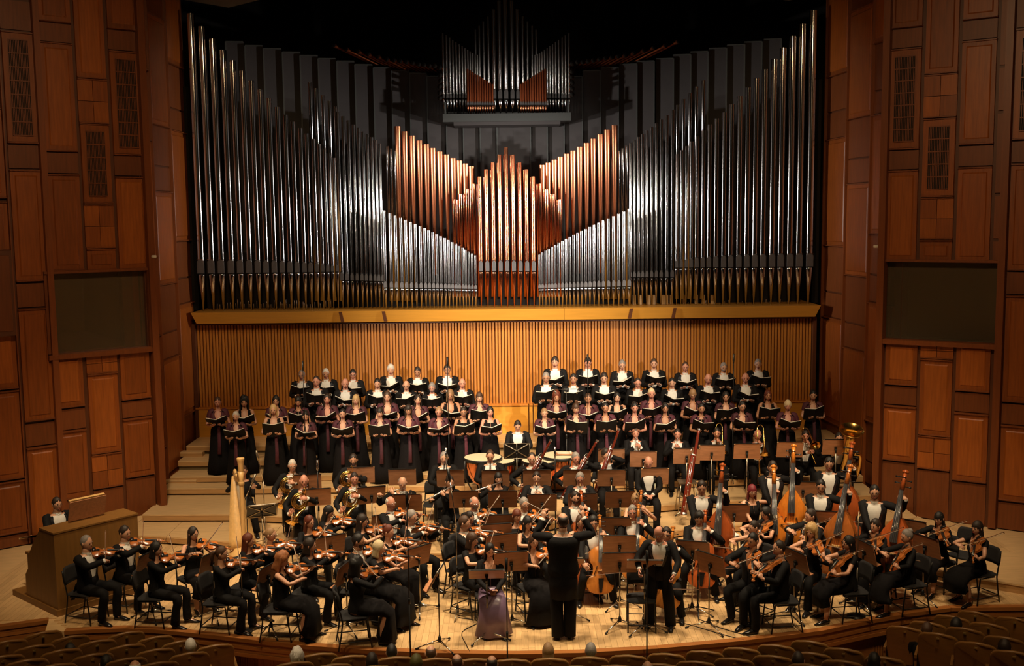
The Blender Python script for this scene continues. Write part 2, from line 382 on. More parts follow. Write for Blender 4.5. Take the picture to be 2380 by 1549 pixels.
def block(px0, px1, py, z, h, dep, label):
    a = on_z(px0, py, z); b = on_z(px1, py, z)
    r = empty('step_block', (0, 0, 0)); tag(r, label, 'step')
    u = MB(); u.quadbox([(a[0], a[1], z - 0.03), (b[0], b[1], z - 0.03), (b[0], b[1] + dep, z - 0.03), (a[0], a[1] + dep, z - 0.03)], (0, 0, 0.03)); u.build('tread_board', riser_wood, r)
    u = MB(); u.quadbox([(a[0], a[1] + .004, z - h), (b[0], b[1] + .004, z - h), (b[0], b[1] + dep, z - h), (a[0], a[1] + dep, z - h)], (0, 0, h - 0.031)); u.build('riser_board', riser_face, r)
block(368, 456, 1117, 0.55, 0.07, 0.16, 'low wooden half step block beside the post, lower of two')
block(396, 470, 1052, 0.94, 0.10, 0.2, 'small wooden half step block near the top riser, upper of two')
block(2003, 2046, 1083, 0.62, 0.14, 0.3, 'wooden half step block beside the right wall post')
# raised wing beside the right wall
u = MB(); wp = [on_z(x, y, .16) for x, y in ((2166, 1326), (2377, 1361), (2480, 1380), (2480, 1300), (2318, 1280), (2132, 1200), (2100, 1230))]
u.quadbox([(p[0], p[1], 0.13) for p in wp], (0, 0, 0.03)); wing = empty('stage_riser'); tag(wing, 'low raised wooden wing floor along the right wall', 'riser')
u.build('tread_board', riser_wood, wing)
u = MB(); u.quadbox([(p[0] - .01, p[1] + .03, 0.0) for p in wp], (0, 0, 0.129)); u.build('riser_board', riser_face, wing)
# ------------------------------------------------------------------ panelled side walls
YP = 21.35
class Wall:
    def __init__(s, name, p0, p1, sign, z0, z1, width):
        s.p0 = np.array([p0[0], p0[1], 0.0]); d = nrm(np.array([p1[0] - p0[0], p1[1] - p0[1], 0])); s.d = d
        s.n = np.array([d[1], -d[0], 0]) * sign    # towards the stage
        if np.dot(s.n, np.array([0, 17, 0]) - s.p0) < 0: s.n = -s.n
        s.o = struct(empty(name)); b = MB()
        a = s.p0 - s.n * 0.02; e = a + s.d * width
        b.quadbox([(a[0], a[1], z0), (e[0], e[1], z0), (e[0], e[1], z1), (a[0], a[1], z1)], -s.n * 0.15); s.base = b
        s.cnt = 0
    def uz(s, px, py):
        p = on_plane(px, py, s.p0, s.n); return np.dot(p - s.p0, s.d), p[2]
    def P(s, u, z, h): return s.p0 + s.d * u + np.array([0, 0, z]) + s.n * h
    def slab(s, b, u0, u1, z0, z1, h0, h1, inset=0.0, mat=0):
        A = [s.P(u0, z0, h0), s.P(u1, z0, h0), s.P(u1, z1, h0), s.P(u0, z1, h0)]
        Bq = [s.P(u0 + inset, z0 + inset, h1), s.P(u1 - inset, z0 + inset, h1), s.P(u1 - inset, z1 - inset, h1), s.P(u0 + inset, z1 - inset, h1)]
        b.add(A + Bq, [(0, 1, 2, 3), (4, 5, 6, 7), (0, 1, 5, 4), (1, 2, 6, 5), (2, 3, 7, 6), (3, 0, 4, 7)], mat, False)
    def piece(s, kind, u0, u1, z0, z1):
        if u1 < u0: u0, u1 = u1, u0
        if z1 < z0: z0, z1 = z1, z0
        b = MB(); g = 0.008
        if kind == 'plain':
            s.slab(b, u0 + g, u1 - g, z0 + g, z1 - g, -0.02, 0.012, 0.004); b.build('plain_panel', wall_plain, s.o)
        elif kind == 'check':
            um, zm = (u0 + u1) / 2, (z0 + z1) / 2; h = empty('chequer_panel'); h.parent = s.o
            for i, (a, c, e, f) in enumerate(((u0, um, z0, zm), (um, u1, z0, zm), (u0, um, zm, z1), (um, u1, zm, z1))):
                b = MB(); s.slab(b, a + .002, c - .002, e + .002, f - .002, -0.02, 0.03, 0.003); b.build('veneer_square', wall_panel_a if i in (0, 3) else wall_panel_b, h)
            b = MB(); s.slab(b, u0, u1, z0 - .02, z0 + .02, 0, 0.055, .01); s.slab(b, u0, u1, z1 - .02, z1 + .02, 0, 0.055, .01); b.build('rail', wall_rail, h)
        elif kind == 'vent':
            h = empty('vent_panel'); h.parent = s.o
            b = MB(); fr = 0.14 * (u1 - u0) + .03
            s.slab(b, u0 + g, u1 - g, z0 + g, z1 - g, -0.02, 0.035, 0.01); b.build('frame_panel', wall_wood, h)
            b = MB(); s.slab(b, u0 + fr, u1 - fr, z0 + fr * 1.2, z1 - fr * 1.2, 0.034, 0.038, 0); b.build('vent_backing', black_back, h)
            b = MB(); n = max(4, int(round((z1 - z0 - 2.4 * fr) / 0.25)))
            for i in range(n + 1):
                z = z0 + fr * 1.2 + (z1 - z0 - 2.4 * fr) * i / n; s.slab(b, u0 + fr, u1 - fr, z - .011, z + .011, .034, .058, 0)
            b.build('cross_bar', wall_rail, h)
            b = MB(); m = 13
            for i in range(m + 1):
                u = u0 + fr + (u1 - u0 - 2 * fr) * i / m; s.slab(b, u - .006, u + .006, z0 + fr * 1.2, z1 - fr * 1.2, .034, .05, 0)
            o = b.build('vent_slat', wall_rail, h)
            b = MB(); s.slab(b, u0, u1, z0 - .02, z0 + .02, 0, 0.06, .01); s.slab(b, u0, u1, z1 - .02, z1 + .02, 0, 0.06, .01); b.build('rail', wall_rail, h)
        else:
            h = empty('raised_panel'); h.parent = s.o
            s.slab(b, u0 + g, u1 - g, z0 + g, z1 - g, -0.02, 0.03, 0.006)
            b.build('panel_frame', wall_wood, h)
            m = min(0.13 * (u1 - u0), 0.075) + 0.015
            b = MB(); s.slab(b, u0 + m, u1 - m, z0 + m, z1 - m, 0.0301, 0.012 + 0.035, 0.022); b.build('panel_field', wall_panel_a if rng.random() < .5 else wall_panel_b, h)
            b = MB(); s.slab(b, u0, u1, z0 - .02, z0 + .022, 0, 0.065, .012); s.slab(b, u0, u1, z1 - .022, z1 + .02, 0, 0.065, .012); b.build('rail', wall_rail, h)
    def post(s, px, py, wd, z0, z1, h=0.14):
        u, _ = s.uz(px, py); b = MB(); s.slab(b, u - wd / 2, u + wd / 2, z0, z1, -0.05, h, 0.02); b.build('wall_post', wall_rail, s.o)
    def column(s, x0, x1, pyc, rows):
        """rows: list of (kind, ytop, ybottom) in pixels at the column centre"""
        u0, _ = s.uz(x0, pyc); u1, _ = s.uz(x1, pyc); uc = (u0 + u1) / 2
        # z of a pixel row at the column centre: follow the vertical through uc
        zs = np.linspace(-1, 13, 60); ys = []
        for z in zs:
            p = s.P(uc, z, 0) - CAM; dz = np.dot(p, _fw); ys.append(H_ / 2 - F * np.dot(p, CU) / dz)
        ys = np.array(ys)[::-1]; zz = zs[::-1]
        for kind, a, b in rows:
            za = float(np.interp(a, ys, zz)); zb = float(np.interp(b, ys, zz)); zb = max(zb, 0.0)
            s.piece(kind, u0, u1, zb, za)
wall_panel_a = mat('wall_field_light', (0.32, 0.084, 0.011), 0.40, 0, 0.18, 3.0, (9, 9, 0.7), 0.14)
wall_panel_b = mat('wall_field_dark', (0.25, 0.062, 0.008), 0.42, 0, 0.18, 3.0, (9, 9, 0.7), 0.14)
XL, XR = -7.42, 7.52
wl = Wall('wall_left', (XL, YP), (XL - 1.46, YP - 1.16), 1, 0, 12.5, 5.2)
wl.column(107, 184, 400, [('raised', -60, 50), ('plain', 53, 99), ('raised', 101, 351), ('plain', 354, 404), ('raised', 407, 628)])
wl.column(189, 259, 400, [('raised', -60, 182), ('check', 186, 286), ('vent', 290, 472), ('check', 477, 576), ('raised', 580, 627)])
wl.column(265, 338, 400, [('raised', -60, 68), ('plain', 71, 119), ('vent', 122, 360), ('plain', 362, 410), ('raised', 413, 625)])
wl.column(20, 95, 400, [('raised', -80, -10), ('plain', 0, 71), ('vent', 76, 332), ('plain', 337, 393), ('raised', 397, 653), ('plain', 658, 715), ('raised', 719, 976), ('plain', 982, 1036), ('raised', 1040, 1300)])
wl.column(-80, 12, 400, [('raised', 250, 460), ('raised', 470, 640), ('raised', 690, 905), ('raised', 912, 1115), ('raised', 1122, 1240), ('plain', 1245, 1420)])
wl.column(126, 201, 1000, [('raised', 827, 946), ('plain', 950, 1000), ('raised', 1003, 1157), ('plain', 1161, 1420)])
wl.column(208, 280, 1000, [('check', 822, 866), ('raised', 869, 1051), ('check', 1055, 1131), ('plain', 1135, 1400)])
wl.column(285, 355, 1000, [('raised', 818, 926), ('plain', 930, 970), ('raised', 973, 1105), ('plain', 1109, 1380)])
wl.post(347, 600, 0.17, 0, 12.5, 0.16); wl.post(100, 400, 0.15, 0, 12.5, 0.12); wl.post(14, 400, 0.06, 0, 12.5, 0.05)
wr = Wall('wall_right', (XR, YP), (XR + 1.75, YP - 1.15), -1, 0, 12.5, 5.6)
wr.column(2061, 2136, 400, [('raised', -60, 63), ('plain', 66, 112), ('vent', 115, 346), ('plain', 349, 395), ('raised', 398, 606)])
wr.column(2142, 2220, 400, [('raised', -60, 170), ('check', 174, 272), ('vent', 277, 457), ('check', 461, 556), ('raised', 560, 607)])
wr.column(2226, 2308, 400, [('raised', -60, 42), ('plain', 45, 92), ('raised', 95, 334), ('plain', 338, 387), ('raised', 390, 608)])
wr.column(2313, 2330, 400, [('plain', -60, 152), ('plain', 156, 258), ('plain', 262, 450), ('plain', 454, 556), ('plain', 560, 607)])
wr.column(2349, 2440, 400, [('plain', -30, 62), ('vent', 66, 322), ('plain', 326, 378), ('raised', 382, 628), ('plain', 632, 686), ('raised', 690, 935), ('plain', 940, 990), ('raised', 993, 1165), ('plain', 1170, 1420)])
wr.column(2053, 2129, 1000, [('raised', 796, 894), ('plain', 898, 942), ('raised', 946, 1070), ('plain', 1074, 1300)])
wr.column(2134, 2211, 1000, [('check', 798, 833), ('raised', 837, 1012), ('check', 1016, 1090), ('plain', 1094, 1320)])
wr.column(2216, 2298, 1000, [('raised', 799, 909), ('plain', 913, 960), ('raised', 963, 1118), ('plain', 1122, 1340)])
wr.column(2303, 2320, 1000, [('plain', 799, 845), ('plain', 849, 1031), ('plain', 1035, 1121), ('plain', 1125, 1360)])
wr.post(2052, 600, 0.17, 0, 12.5, 0.16); wr.post(2338, 400, 0.17, 0, 12.5, 0.14)
# control booth windows in both walls: cut as deep dark boxes set into the wall
def booth(wall, x0, x1, yc0, yc1, nm, label):
    u0, _ = wall.uz(x0, (yc0 + yc1) / 2); u1, _ = wall.uz(x1, (yc0 + yc1) / 2); u0, u1 = min(u0, u1), max(u0, u1)
    um = wall.uz((x0 + x1) / 2, yc0)[1]; ub = wall.uz((x0 + x1) / 2, yc1)[1]
    return u0, u1, ub, um
bl_ = booth(wl, 112, 343, 634, 815, 'window_1', '')
br_ = booth(wr, 2056, 2328, 611, 793, 'window_2', '')
for wall, (u0, u1, z0, z1), nm in ((wl, bl_, 'window_1'), (wr, br_, 'window_2')):
    # wall base as four slabs round the opening
    big = 5.2 if wall is wl else 5.6
    b = MB()
    wall.slab(b, 0, big, 0, z0, -0.17, -0.02); wall.slab(b, 0, big, z1, 12.5, -0.17, -0.02)
    wall.slab(b, 0, u0, z0, z1, -0.17, -0.02); wall.slab(b, u1, big, z0, z1, -0.17, -0.02)
    b.build('wall_core', wall_base, wall.o)
    win = struct(empty(nm)); win.parent = None
    b = MB()
    wall.slab(b, u0 - .1, u1 + .1, z0 - .1, z1 + .1, -1.7, -1.6); wall.slab(b, u0 - .1, u1 + .1, z0 - .1, z0 - .02, -1.6, -0.17)
    wall.slab(b, u0 - .1, u1 + .1, z1 + .02, z1 + .1, -1.6, -0.17); wall.slab(b, u0 - .12, u0 - .02, z0 - .1, z1 + .1, -1.6, -0.17); wall.slab(b, u1 + .02, u1 + .12, z0 - .1, z1 + .1, -1.6, -0.17)
    b.build('booth_lining', booth_dark, win)
    b = MB(); fw2 = 0.07
    wall.slab(b, u0 - fw2, u1 + fw2, z0 - fw2 * 1.6, z0, -0.2, 0.13, 0.01); b.build('window_sill', wall_rail, win)
    b = MB(); wall.slab(b, u0 - fw2, u1 + fw2, z1, z1 + fw2, -0.2, 0.09, 0.01); wall.slab(b, u0 - fw2, u0, z0, z1, -0.2, 0.08, 0.01); wall.slab(b, u1, u1 + fw2, z0, z1, -0.2, 0.08, 0.01)
    b.build('window_frame', wall_rail, win)
    b = MB(); wall.slab(b, u0, u1, z0, z1, -0.13, -0.12); b.build('pane', MATS.get('booth_glass') or mat('booth_glass', (0.66, 0.50, 0.30), 0.05), win)
gm = MATS['booth_glass'].node_tree.nodes['Principled BSDF']; gm.inputs['Transmission Weight'].default_value = 0.9; gm.inputs['Roughness'].default_value = 0.02
# dark loudspeaker box hung on the far left wall
b = MB(); u0, z0 = wl.uz(34, 780); u1, z1 = wl.uz(-60, 582); wl.slab(b, u0, u1, z0, z1, 0.07, 0.22, 0.02)
o = empty('wall_cabinet'); tag(o, 'dark brown cabinet fixed to the wall at the picture edge', 'cabinet'); b.build('cabinet_body', wall_base, o)
b = MB(); wl.slab(b, u0 + .06, u1 - .06, z0 + .1, z1 - .1, 0.215, 0.235, 0.01); b.build('cabinet_panel', wall_plain, o)
# recessed side walls running from the posts back to the organ
def recess(name, x0, y0, x1, y1, sign, cols):
    wlr = Wall(name, (x0, y0), (x1, y1), sign, 0, 12.5, 1)
    L = math.hypot(x1 - x0, y1 - y0); b = MB(); wlr.slab(b, -0.1, L + 0.2, 0, 12.5, -0.17, -0.02); b.build('wall_core', wall_base, wlr.o)
    n = cols; r2 = random.Random(5)
    for i in range(n):
        u0, u1 = L * i / n, L * (i + 1) / n; z = 0.3 + 0.25 * (i % 2)
        kk = i
        while z < 11.5:
            h = (0.95, 2.3, 0.55)[kk % 3] * (0.85 + 0.3 * r2.random()); wlr.piece(('plain', 'raised', 'plain')[kk % 3], u0 + .02, u1 - .02, z, z + h - .02); z += h; kk += 1
        b = MB(); wlr.slab(b, u0 - .03, u0 + .03, 0, 12.5, -.02, 0.075, 0.01); b.build('wall_post', wall_rail, wlr.o)
    return wlr
recess('wall_back_left', XL - 0.22, YP + 0.1, -7.62, 25.1, 1, 3)
recess('wall_back_right', 7.45, 25.1, XR + 0.32, YP + 0.1, -1, 3)
# lamp heads on short brackets by the posts
for px, py, lab in ((358, 597, 'small white lamp head on a bracket behind the left post'), (2036, 573, 'small white lamp head on a bracket behind the right post')):
    p = on_y(px, py, YP - 0.05); o = empty('bracket_lamp', p); tag(o, lab, 'lamp', 'small bracket lamps beside the wall posts')
    b = MB(); b.lathe([(0.012, -.05), (.03, -.045), (.032, .04), (.0, .045)], 10, frame((0, 0, 0), (0, 0, 1), (1, 0, 0)), 0, True); b.build('lamp_head', paper, o)
    b = MB(); b.tube([(0, 0, 0), (0.09 * (-1 if px < 1000 else 1), .05, 0)], .01, 6); b.build('bracket', chrome, o)
# ------------------------------------------------------------------ slatted back wall, ledge
YS = 24.85
xa, xb = on_y(459, 840, YS)[0], on_y(1886, 840, YS)[0]
zt = on_y(1180, 742, YS)[2]; zbm = on_y(1180, 940, YS)[2]
sb = struct(empty('wall_back'))
b = MB(); b.box(((xa + xb) / 2, YS + 0.13, zt / 2 + 0.2), (xb - xa, 0.1, zt - 0.42)); b.build('slat_backing', slat_back, sb)
NS = 198; me = None
for i in range(NS):
    x = xa + (xb - xa) * (i + 0.5) / NS; wd = (xb - xa) / NS
    if me is None:
        b = MB(); b.box((0, 0, 0), (wd * 0.62, 0.06, zt - zbm)); o = b.build('slat', slat_wood, sb); me = o.data
    else:
        o = bpy.data.objects.new('slat', me); C.objects.link(o); o.parent = sb
    o.location = (x, YS + 0.05, (zt + zbm) / 2)
for i, (a, bb) in enumerate(((459, 690), (692, 930), (932, 1228), (1230, 1238), (1240, 1560), (1562, 1886))):
    b = MB(); p = on_y(a, 960, YS)[0]; q = on_y(bb, 960, YS)[0]; b.box(((p + q) / 2, YS - 0.02, 1.0 + (zbm - 1.0) / 2), (q - p - .006, 0.14, zbm - 1.0)); b.build('dado_panel', ledge_wood, sb)
    b = MB(); b.box(((p + q) / 2, YS - 0.035, zbm), (q - p, 0.19, 0.035)); b.build('dado_rail', slat_wood, sb)
# side jambs closing the slatted wall
for x in (xa - 0.04, xb + 0.04):
    b = MB(); b.box((x, YS + 0.25, 2.3), (0.08, 0.7, 2.9)); b.build('jamb', wall_base, sb)
YL = 24.42
ledge = struct(empty('trim_2'))
zl1 = on_y(1180, 719, YL)[2]; zl0 = on_y(1180, 746, YL)[2]
cuts = [on_y(x, 735, YL)[0] for x in (443, 1312, 1908)]
for a, c in zip(cuts[:-1], cuts[1:]):
    b = MB(); a_, c_ = a + .003, c - .003
    i0 = 0.10 if a == cuts[0] else 0; i1 = 0.10 if c == cuts[-1] else 0
    V = [(a_, YL, zl1), (c_, YL, zl1), (c_ - i1, YL + .10, zl0), (a_ + i0, YL + .10, zl0), (a_, 26.2, zl1), (c_, 26.2, zl1), (c_ - i1, 26.2, zl0), (a_ + i0, 26.2, zl0)]
    b.add(V, [(0, 1, 2, 3), (4, 5, 6, 7), (0, 1, 5, 4), (3, 2, 6, 7), (0, 3, 7, 4), (1, 2, 6, 5)], 0, False); b.build('ledge_board', ledge_wood, ledge)
b = MB(); b.box(((xa + xb) / 2, YS + 0.02, zl0 - 0.03), (xb - xa, 0.16, 0.07)); b.build('under_rail', wall_base, ledge)
for px in (793, 893, 1466, 1567):  # dark slanted blocks stand in for shadows cast on the ledge face
    p = on_y(px, 735, YL); o = empty('ledge_shadow', (p[0], YL + .03, (zl0 + zl1) / 2)); o.parent = ledge
    sgn = 1 if px < 1000 else -1
    b = MB(); h = (zl1 - zl0) * .88; b.quadbox([(-.035 - .02 * sgn, -.055, h / 2), (.035 - .02 * sgn, -.055, h / 2), (.035 + .02 * sgn, -0.0, -h / 2), (-.035 + .02 * sgn, -0.0, -h / 2)], (0, .06, 0)); b.build('ledge_shadow_block', wall_base, o)
# backdrop, ceiling
b = MB(); b.box((0, 28.3, 6), (22, 0.2, 17)); struct(b.build('wall_front', black_back))
mbc = MB(); R = []
for yy, zz in ((28.2, 12.3), (27.0, 11.6), (25.2, 11.0), (24.2, 11.1), (22.5, 11.9), (19.0, 13.4)):
    R.append(np.array([[-11, yy, zz + 0.9], [-6.5, yy, zz + .1], [-3, yy, zz + .9], [0, yy, zz + 1.5], [3, yy, zz + .9], [6.5, yy, zz + .1], [11, yy, zz + 0.9]]))
mbc.rings(R, 0, False, False, False)
mbc.rings([r + (0, 0, .1) for r in R], 0, False, False, False)
cl = struct(mbc.build('ceiling', ceil_m))
# ------------------------------------------------------------------ the organ
organ = empty('pipe_organ', (0, YL, 0)); organ.location = (0, 0, 0)
tag(organ, 'great pipe organ of tin and copper pipes above the yellow ledge', 'organ')
AP, BP, CP_, DP, EP = 24.85, 25.12, 24.80, 25.02, 24.80
def zpx(px, py, Y): return on_y(px, py, Y)
def flue(px, ytop, ylip, yfoot, ybot, wpx, Y, m, foot_m=None, name='pipe', parent=None, hidden_base=None, mouthm=None):
    """a flue pipe standing on the chest: body, flattened mouth with arched upper lip, conical foot"""
    parent = parent or organ
    xm, _, zl = zpx(px, ylip, Y); zf = zpx(px, yfoot, Y)[2]; zb = zpx(px, ybot, Y)[2]; zt_ = zpx(px, ytop, Y)[2]
    r = wpx / 2 / F * np.dot(np.array([xm, Y, zl - HC]), _fw)
    n = 16; b = MB()
    b.lathe([(r, zf + 0.015), (r, zt_)], n, None, 0); b.lathe([(r, zt_), (r * .86, zt_), (r * .86, zt_ - .25)], n, None, 0)
    # foot: rounded shoulder then a long cone
    b.lathe([(r * .14, zb), (r * .97, zf - .03)], n, None, 1, True, False); b.lathe([(r * .97, zf - .03), (r, zf - .004), (r * .8, zf + .012)], n, None, 1, False, True)
    # mouth plate
    hw = r * .93; yy = -r * 1.02
    A = [(-hw, yy, zf + .02), (hw, yy, zf + .02), (hw, yy, zl - .02), (hw * .55, yy - .004, zl + .02), (0, yy - .006, zl + .035), (-hw * .55, yy - .004, zl + .02), (-hw, yy, zl - .02)]
    b.quadbox(A, (0, r * .5, 0), 2)
    b.box((0, yy - .004, zf + .022), (hw * 1.9, .006, .016), None, 3)
    b.box((0, yy + .004, zl + .03), (hw * 1.9, .012, .012), None, 0)
    o = b.build(name, [m, foot_m or m, mouthm or tin_mouth, black_back], parent); o.location = (xm, Y, 0)
    return o
def body(px, ytop, ybot, wtop, wbot, Y, m, name='pipe', parent=None, n=14):
    parent = parent or organ
    xt, _, zt_ = zpx(px, ytop, Y); zb = zpx(px, ybot, Y)[2]
    k = np.dot(np.array([xt, Y, zt_ - HC]), _fw) / F
    b = MB(); b.lathe([(wbot / 2 * k, zb), (wtop / 2 * k, zt_)], n, None, 0, True); b.lathe([(wtop / 2 * k, zt_), (wtop / 2 * k * .85, zt_), (wtop / 2 * k * .8, zt_ - .2)], n, None, 0)
    o = b.build(name, m, parent); o.location = (xt, Y, 0); return o
def base_x(xm, ytop, ymouth): return xm
Ax = [468, 492, 515, 538, 559, 580, 600, 619, 638.5, 657, 674.5, 691, 708, 722, 737, 750, 762, 773, 784]
At = [32, 62, 91, 117, 141, 165, 188, 209, 229, 249, 267, 283, 298, 311, 323, 335, 346, 357, 367]
Aw = [17.6, 17, 16.5, 16, 15.4, 15, 14.5, 14, 13.6, 13.2, 12.6, 12, 11.2, 10.6, 10, 9.2, 8.4, 7.8, 7]
for i in range(19):
    t = i / 18; flue(Ax[i], At[i], 606 + 14 * t * t, 638 - 4 * t, 722 - 1.5 * t, Aw[i], AP, tin)
Rx = [1880, 1856, 1834.5, 1813, 1793, 1772, 1753, 1734.5, 1716, 1697, 1681, 1663, 1647, 1633, 1619, 1606, 1595, 1583, 1572.5]
Rt = [25, 57, 85, 112, 138, 162, 183, 204, 224, 243, 262, 276, 290, 304, 318, 329, 340, 350, 359]
for i in range(19):
    t = i / 18; flue(Rx[i], Rt[i], 592 + 16 * t * t, 622 + 3 * t, 709 + 1 * t, Aw[i], AP, tin)
Bx = [714, 728, 744, 759, 774, 789, 801, 813, 824.5, 836, 846, 856, 866, 875, 884, 894, 903, 913, 921, 929, 937, 945, 953]
Bt = [192, 206, 222, 235, 248, 260, 270, 280, 290, 297, 306, 312, 319, 326, 334, 340, 346, 351, 357, 363, 368, 373, 376]
for i, (x, t) in enumerate(zip(Bx, Bt)):
    wpx = 9.6 - 0.16 * i
    if i >= 5 and i < 15: flue(x + 6, t, 637 + (i - 5) * .5, 654 + (i - 5) * .3, 718, wpx, BP, tin)
    else: body(x + 6, t, 700, wpx, wpx, BP, tin)
Rbx = [1632, 1616, 1601, 1586, 1572, 1559, 1546, 1533, 1522, 1511, 1500, 1490, 1481, 1471, 1462, 1453, 1444, 1436, 1428, 1420, 1412, 1404, 1397]
Rbt = [187, 202, 217, 231, 244, 256, 268, 278, 287, 296, 304, 312, 319, 326, 333, 339, 345, 351, 357, 362, 367, 371, 375]
for i, (x, t) in enumerate(zip(Rbx, Rbt)):
    wpx = 9.6 - 0.16 * i
    if i >= 5 and i < 15: flue(x + 3, t, 631 + (i - 5) * .4, 647, 713, wpx, BP, tin)
    else: body(x + 3, t, 695, wpx, wpx, BP, tin)
Cx = [896, 910, 922, 934.5, 945.5, 957, 968, 979, 989.5, 998.5, 1008, 1017, 1026, 1035.5, 1044, 1052.5, 1061, 1068.5, 1076.5, 1083, 1090.5, 1098, 1105.5]
for i, x in enumerate(Cx):
    t = i / 22; flue(x, 490 + 104 * (t ** 0.92), 657 + 8 * t, 671 + 3.5 * t, 718, 8.6 - 2.2 * t, CP_, tin)
C2 = [1254, 1261, 1268.5, 1276, 1283.5, 1291, 1299, 1307.5, 1316, 1325, 1334, 1343, 1352, 1361.5, 1371, 1381, 1391.5, 1402, 1414, 1426, 1438, 1450, 1462]
for i, x in enumerate(C2):
    t = 1 - i / 22; flue(x, 486 + 106 * (t ** 0.92), 653 + 10 * t, 668 + 5 * t, 715, 8.6 - 2.2 * t, CP_, tin)
# copper cone-shaped reeds, two wings
Dx = [921, 937.5, 955, 971.7, 988, 1003, 1019, 1035, 1050, 1064.6, 1078.5, 1092.8]; Dt = [294, 306, 316, 327, 336, 345, 353, 360, 368, 374, 381, 387]
for x, t in zip(Dx, Dt): body(x + 3, t, 640, 15.2, 2.6, DP, copper_satin, 'copper_pipe', None, 18)
Dx2 = [1257, 1270.6, 1285, 1299, 1313.7, 1328.5, 1344, 1360, 1375.5, 1392, 1408, 1425]; Dt2 = [384, 379, 372, 365, 358, 351, 342, 333, 323, 313, 302, 292]
for x, t in zip(Dx2, Dt2): body(x + 3, t, 636, 15.2, 2.6, DP, copper_satin, 'copper_pipe', None, 18)
Et = [343, 360, 378, 394, 411, 427, 440, 452, 464]
for i in range(-8, 9):
    x = 1179 + 15.4 * i
    if abs(i) <= 4: flue(x, Et[abs(i)], 608 + abs(i) * .4, 633, 715, 9.6, EP, copper, copper, 'copper_pipe')
    else: body(x - 1, Et[abs(i)], 690, 9.4, 9.4, EP + .06, copper, 'copper_pipe')
for i in range(-8, 8):
    x = 1179 + 15.4 * (i + .5); j = max(abs(i), abs(i + 1)); body(x, Et[j] + 1, 690, 5.6, 5.6, EP + .07, copper, 'copper_pipe')
for lb, oo in (('narrow tin pipe', 'pipe'),): pass
# small pipes and wooden trunks glimpsed behind the feet
for i in range(70):
    x = 505 + i * 6.0 if i < 45 else 1600 + (i - 45) * 10.5
    b = body(x + rng.normal() * 1.5, 695 + rng.random() * 14, 722, 2.2, 2.0, 25.3, tin, 'inner_pipe', None, 6)
for x in (1474, 1490, 1508, 1520, 1541, 1549, 1560, 1590, 1618, 1634, 1655):
    p = on_y(x, 712, 25.35); q = on_y(x, 686, 25.35); b = MB(); b.box((p[0], 25.35, (p[2] + q[2]) / 2), (.075, .06, q[2] - p[2])); b.build('wooden_trunk', harp_wood, organ)
# dark stiles beside the tall groups and chest floor
for x in (452, 1896, 790, 1569):
    p = on_y(x, 700, 25.2); big = x in (452, 1896); b = MB()
    b.box((p[0], 25.3, (zl1 + (9.3 if big else 8.4)) / 2), (.07 if big else .03, .3, (9.3 if big else 8.0) - zl1)); b.build('case_stile', black_back, organ)
b = MB(); b.box((-0.2, 25.6, zl1 + .6), (14.4, .05, 1.5)); b.build('chest_back', black_back, organ)
# grey swell louvres behind
Gt = [(545, 98), (590, 107), (633, 114), (677, 122), (718, 130), (760, 137), (803, 143), (845, 151), (888, 158), (930, 165), (972, 171), (1012, 178)]
Gr = [(1333, 179), (1375, 165), (1417, 158), (1460, 150), (1500, 143), (1545, 137), (1585, 128), (1625, 121), (1668, 113), (1710, 105), (1750, 98), (1795, 92)]
YG = 26.2
swell = empty('swell_case'); tag(swell, 'row of tall grey louvre panels behind the organ pipes', 'organ case')
def louvre(px, ytop, sgn, yb=640):
    p = on_y(px, ytop, YG); z0 = on_y(px, yb, YG)[2]; h = empty('louvre', (p[0], YG, 0), sgn * 0.13); h.parent = swell
    wd = 42.5 * np.dot(p - CAM, _fw) / F; b = MB(); b.box((0, 0, (p[2] + z0) / 2), (wd * 0.975, .05, p[2] - z0)); b.build('louvre_board', grey_panel, h)
    b = MB(); b.box((-sgn * wd * .475, -.012, (p[2] + z0) / 2), (.03, .09, p[2] - z0)); b.box((0, -.012, p[2]), (wd * .93, .085, .03)); b.build('louvre_edge', grey_edge, h)
for x, t in Gt: louvre(x, t, 1)
for x, t in Gr: louvre(x, t, -1)
for i, x in enumerate(range(1057, 1330, 39)): louvre(x, 262, 1 if x < 1190 else -1)
b = MB(); b.box((-.1, 27.2, 6), (13.6, .06, 5)); b.build('louvre_backing', black_back, swell)
# small upper division on its own chest
YU = 25.6
pos = empty('upper_organ'); tag(pos, 'small upper organ of tin and copper pipes on a grey chest', 'organ')
p = on_y(1029, 267, YU - .25); q = on_y(1327, 278, YU - .25)
b = MB(); b.box(((p[0] + q[0]) / 2, YU + .3, (p[2] + q[2]) / 2), (q[0] - p[0], 1.1, p[2] - q[2] + .04)); b.build('chest', grey_edge, pos)
b = MB(); b.box(((p[0] + q[0]) / 2, YU + .32, q[2] - .06), (q[0] - p[0] - .5, 1.0, .08)); b.build('chest_underside', grey_panel, pos)
for x in (p[0] + .06, q[0] - .06):
    b = MB(); b.box((x, YU - .2, p[2] + .15), (.04, .04, .3)); b.build('chest_post', grey_edge, pos)
U = [(795, 210), (817, 225), (838, 240), (857, 255), (878, 268), (898, 283), (916, 293), (934, 307), (951, 318), (966, 328), (982, 338), (998, 345), (1012, 350)]
UR = [(1592, 210), (1570, 225), (1550, 240), (1528, 255), (1508, 268), (1490, 283), (1472, 293), (1455, 307), (1438, 318), (1422, 328), (1407, 338), (1393, 345), (1378, 350)]
UC = [(1000, 190), (1025, 165), (1052, 137), (1082, 107), (1116, 62), (1152, 5), (1190, -24), (1230, 5), (1265, 62), (1298, 107), (1328, 137), (1358, 165), (1383, 190)]
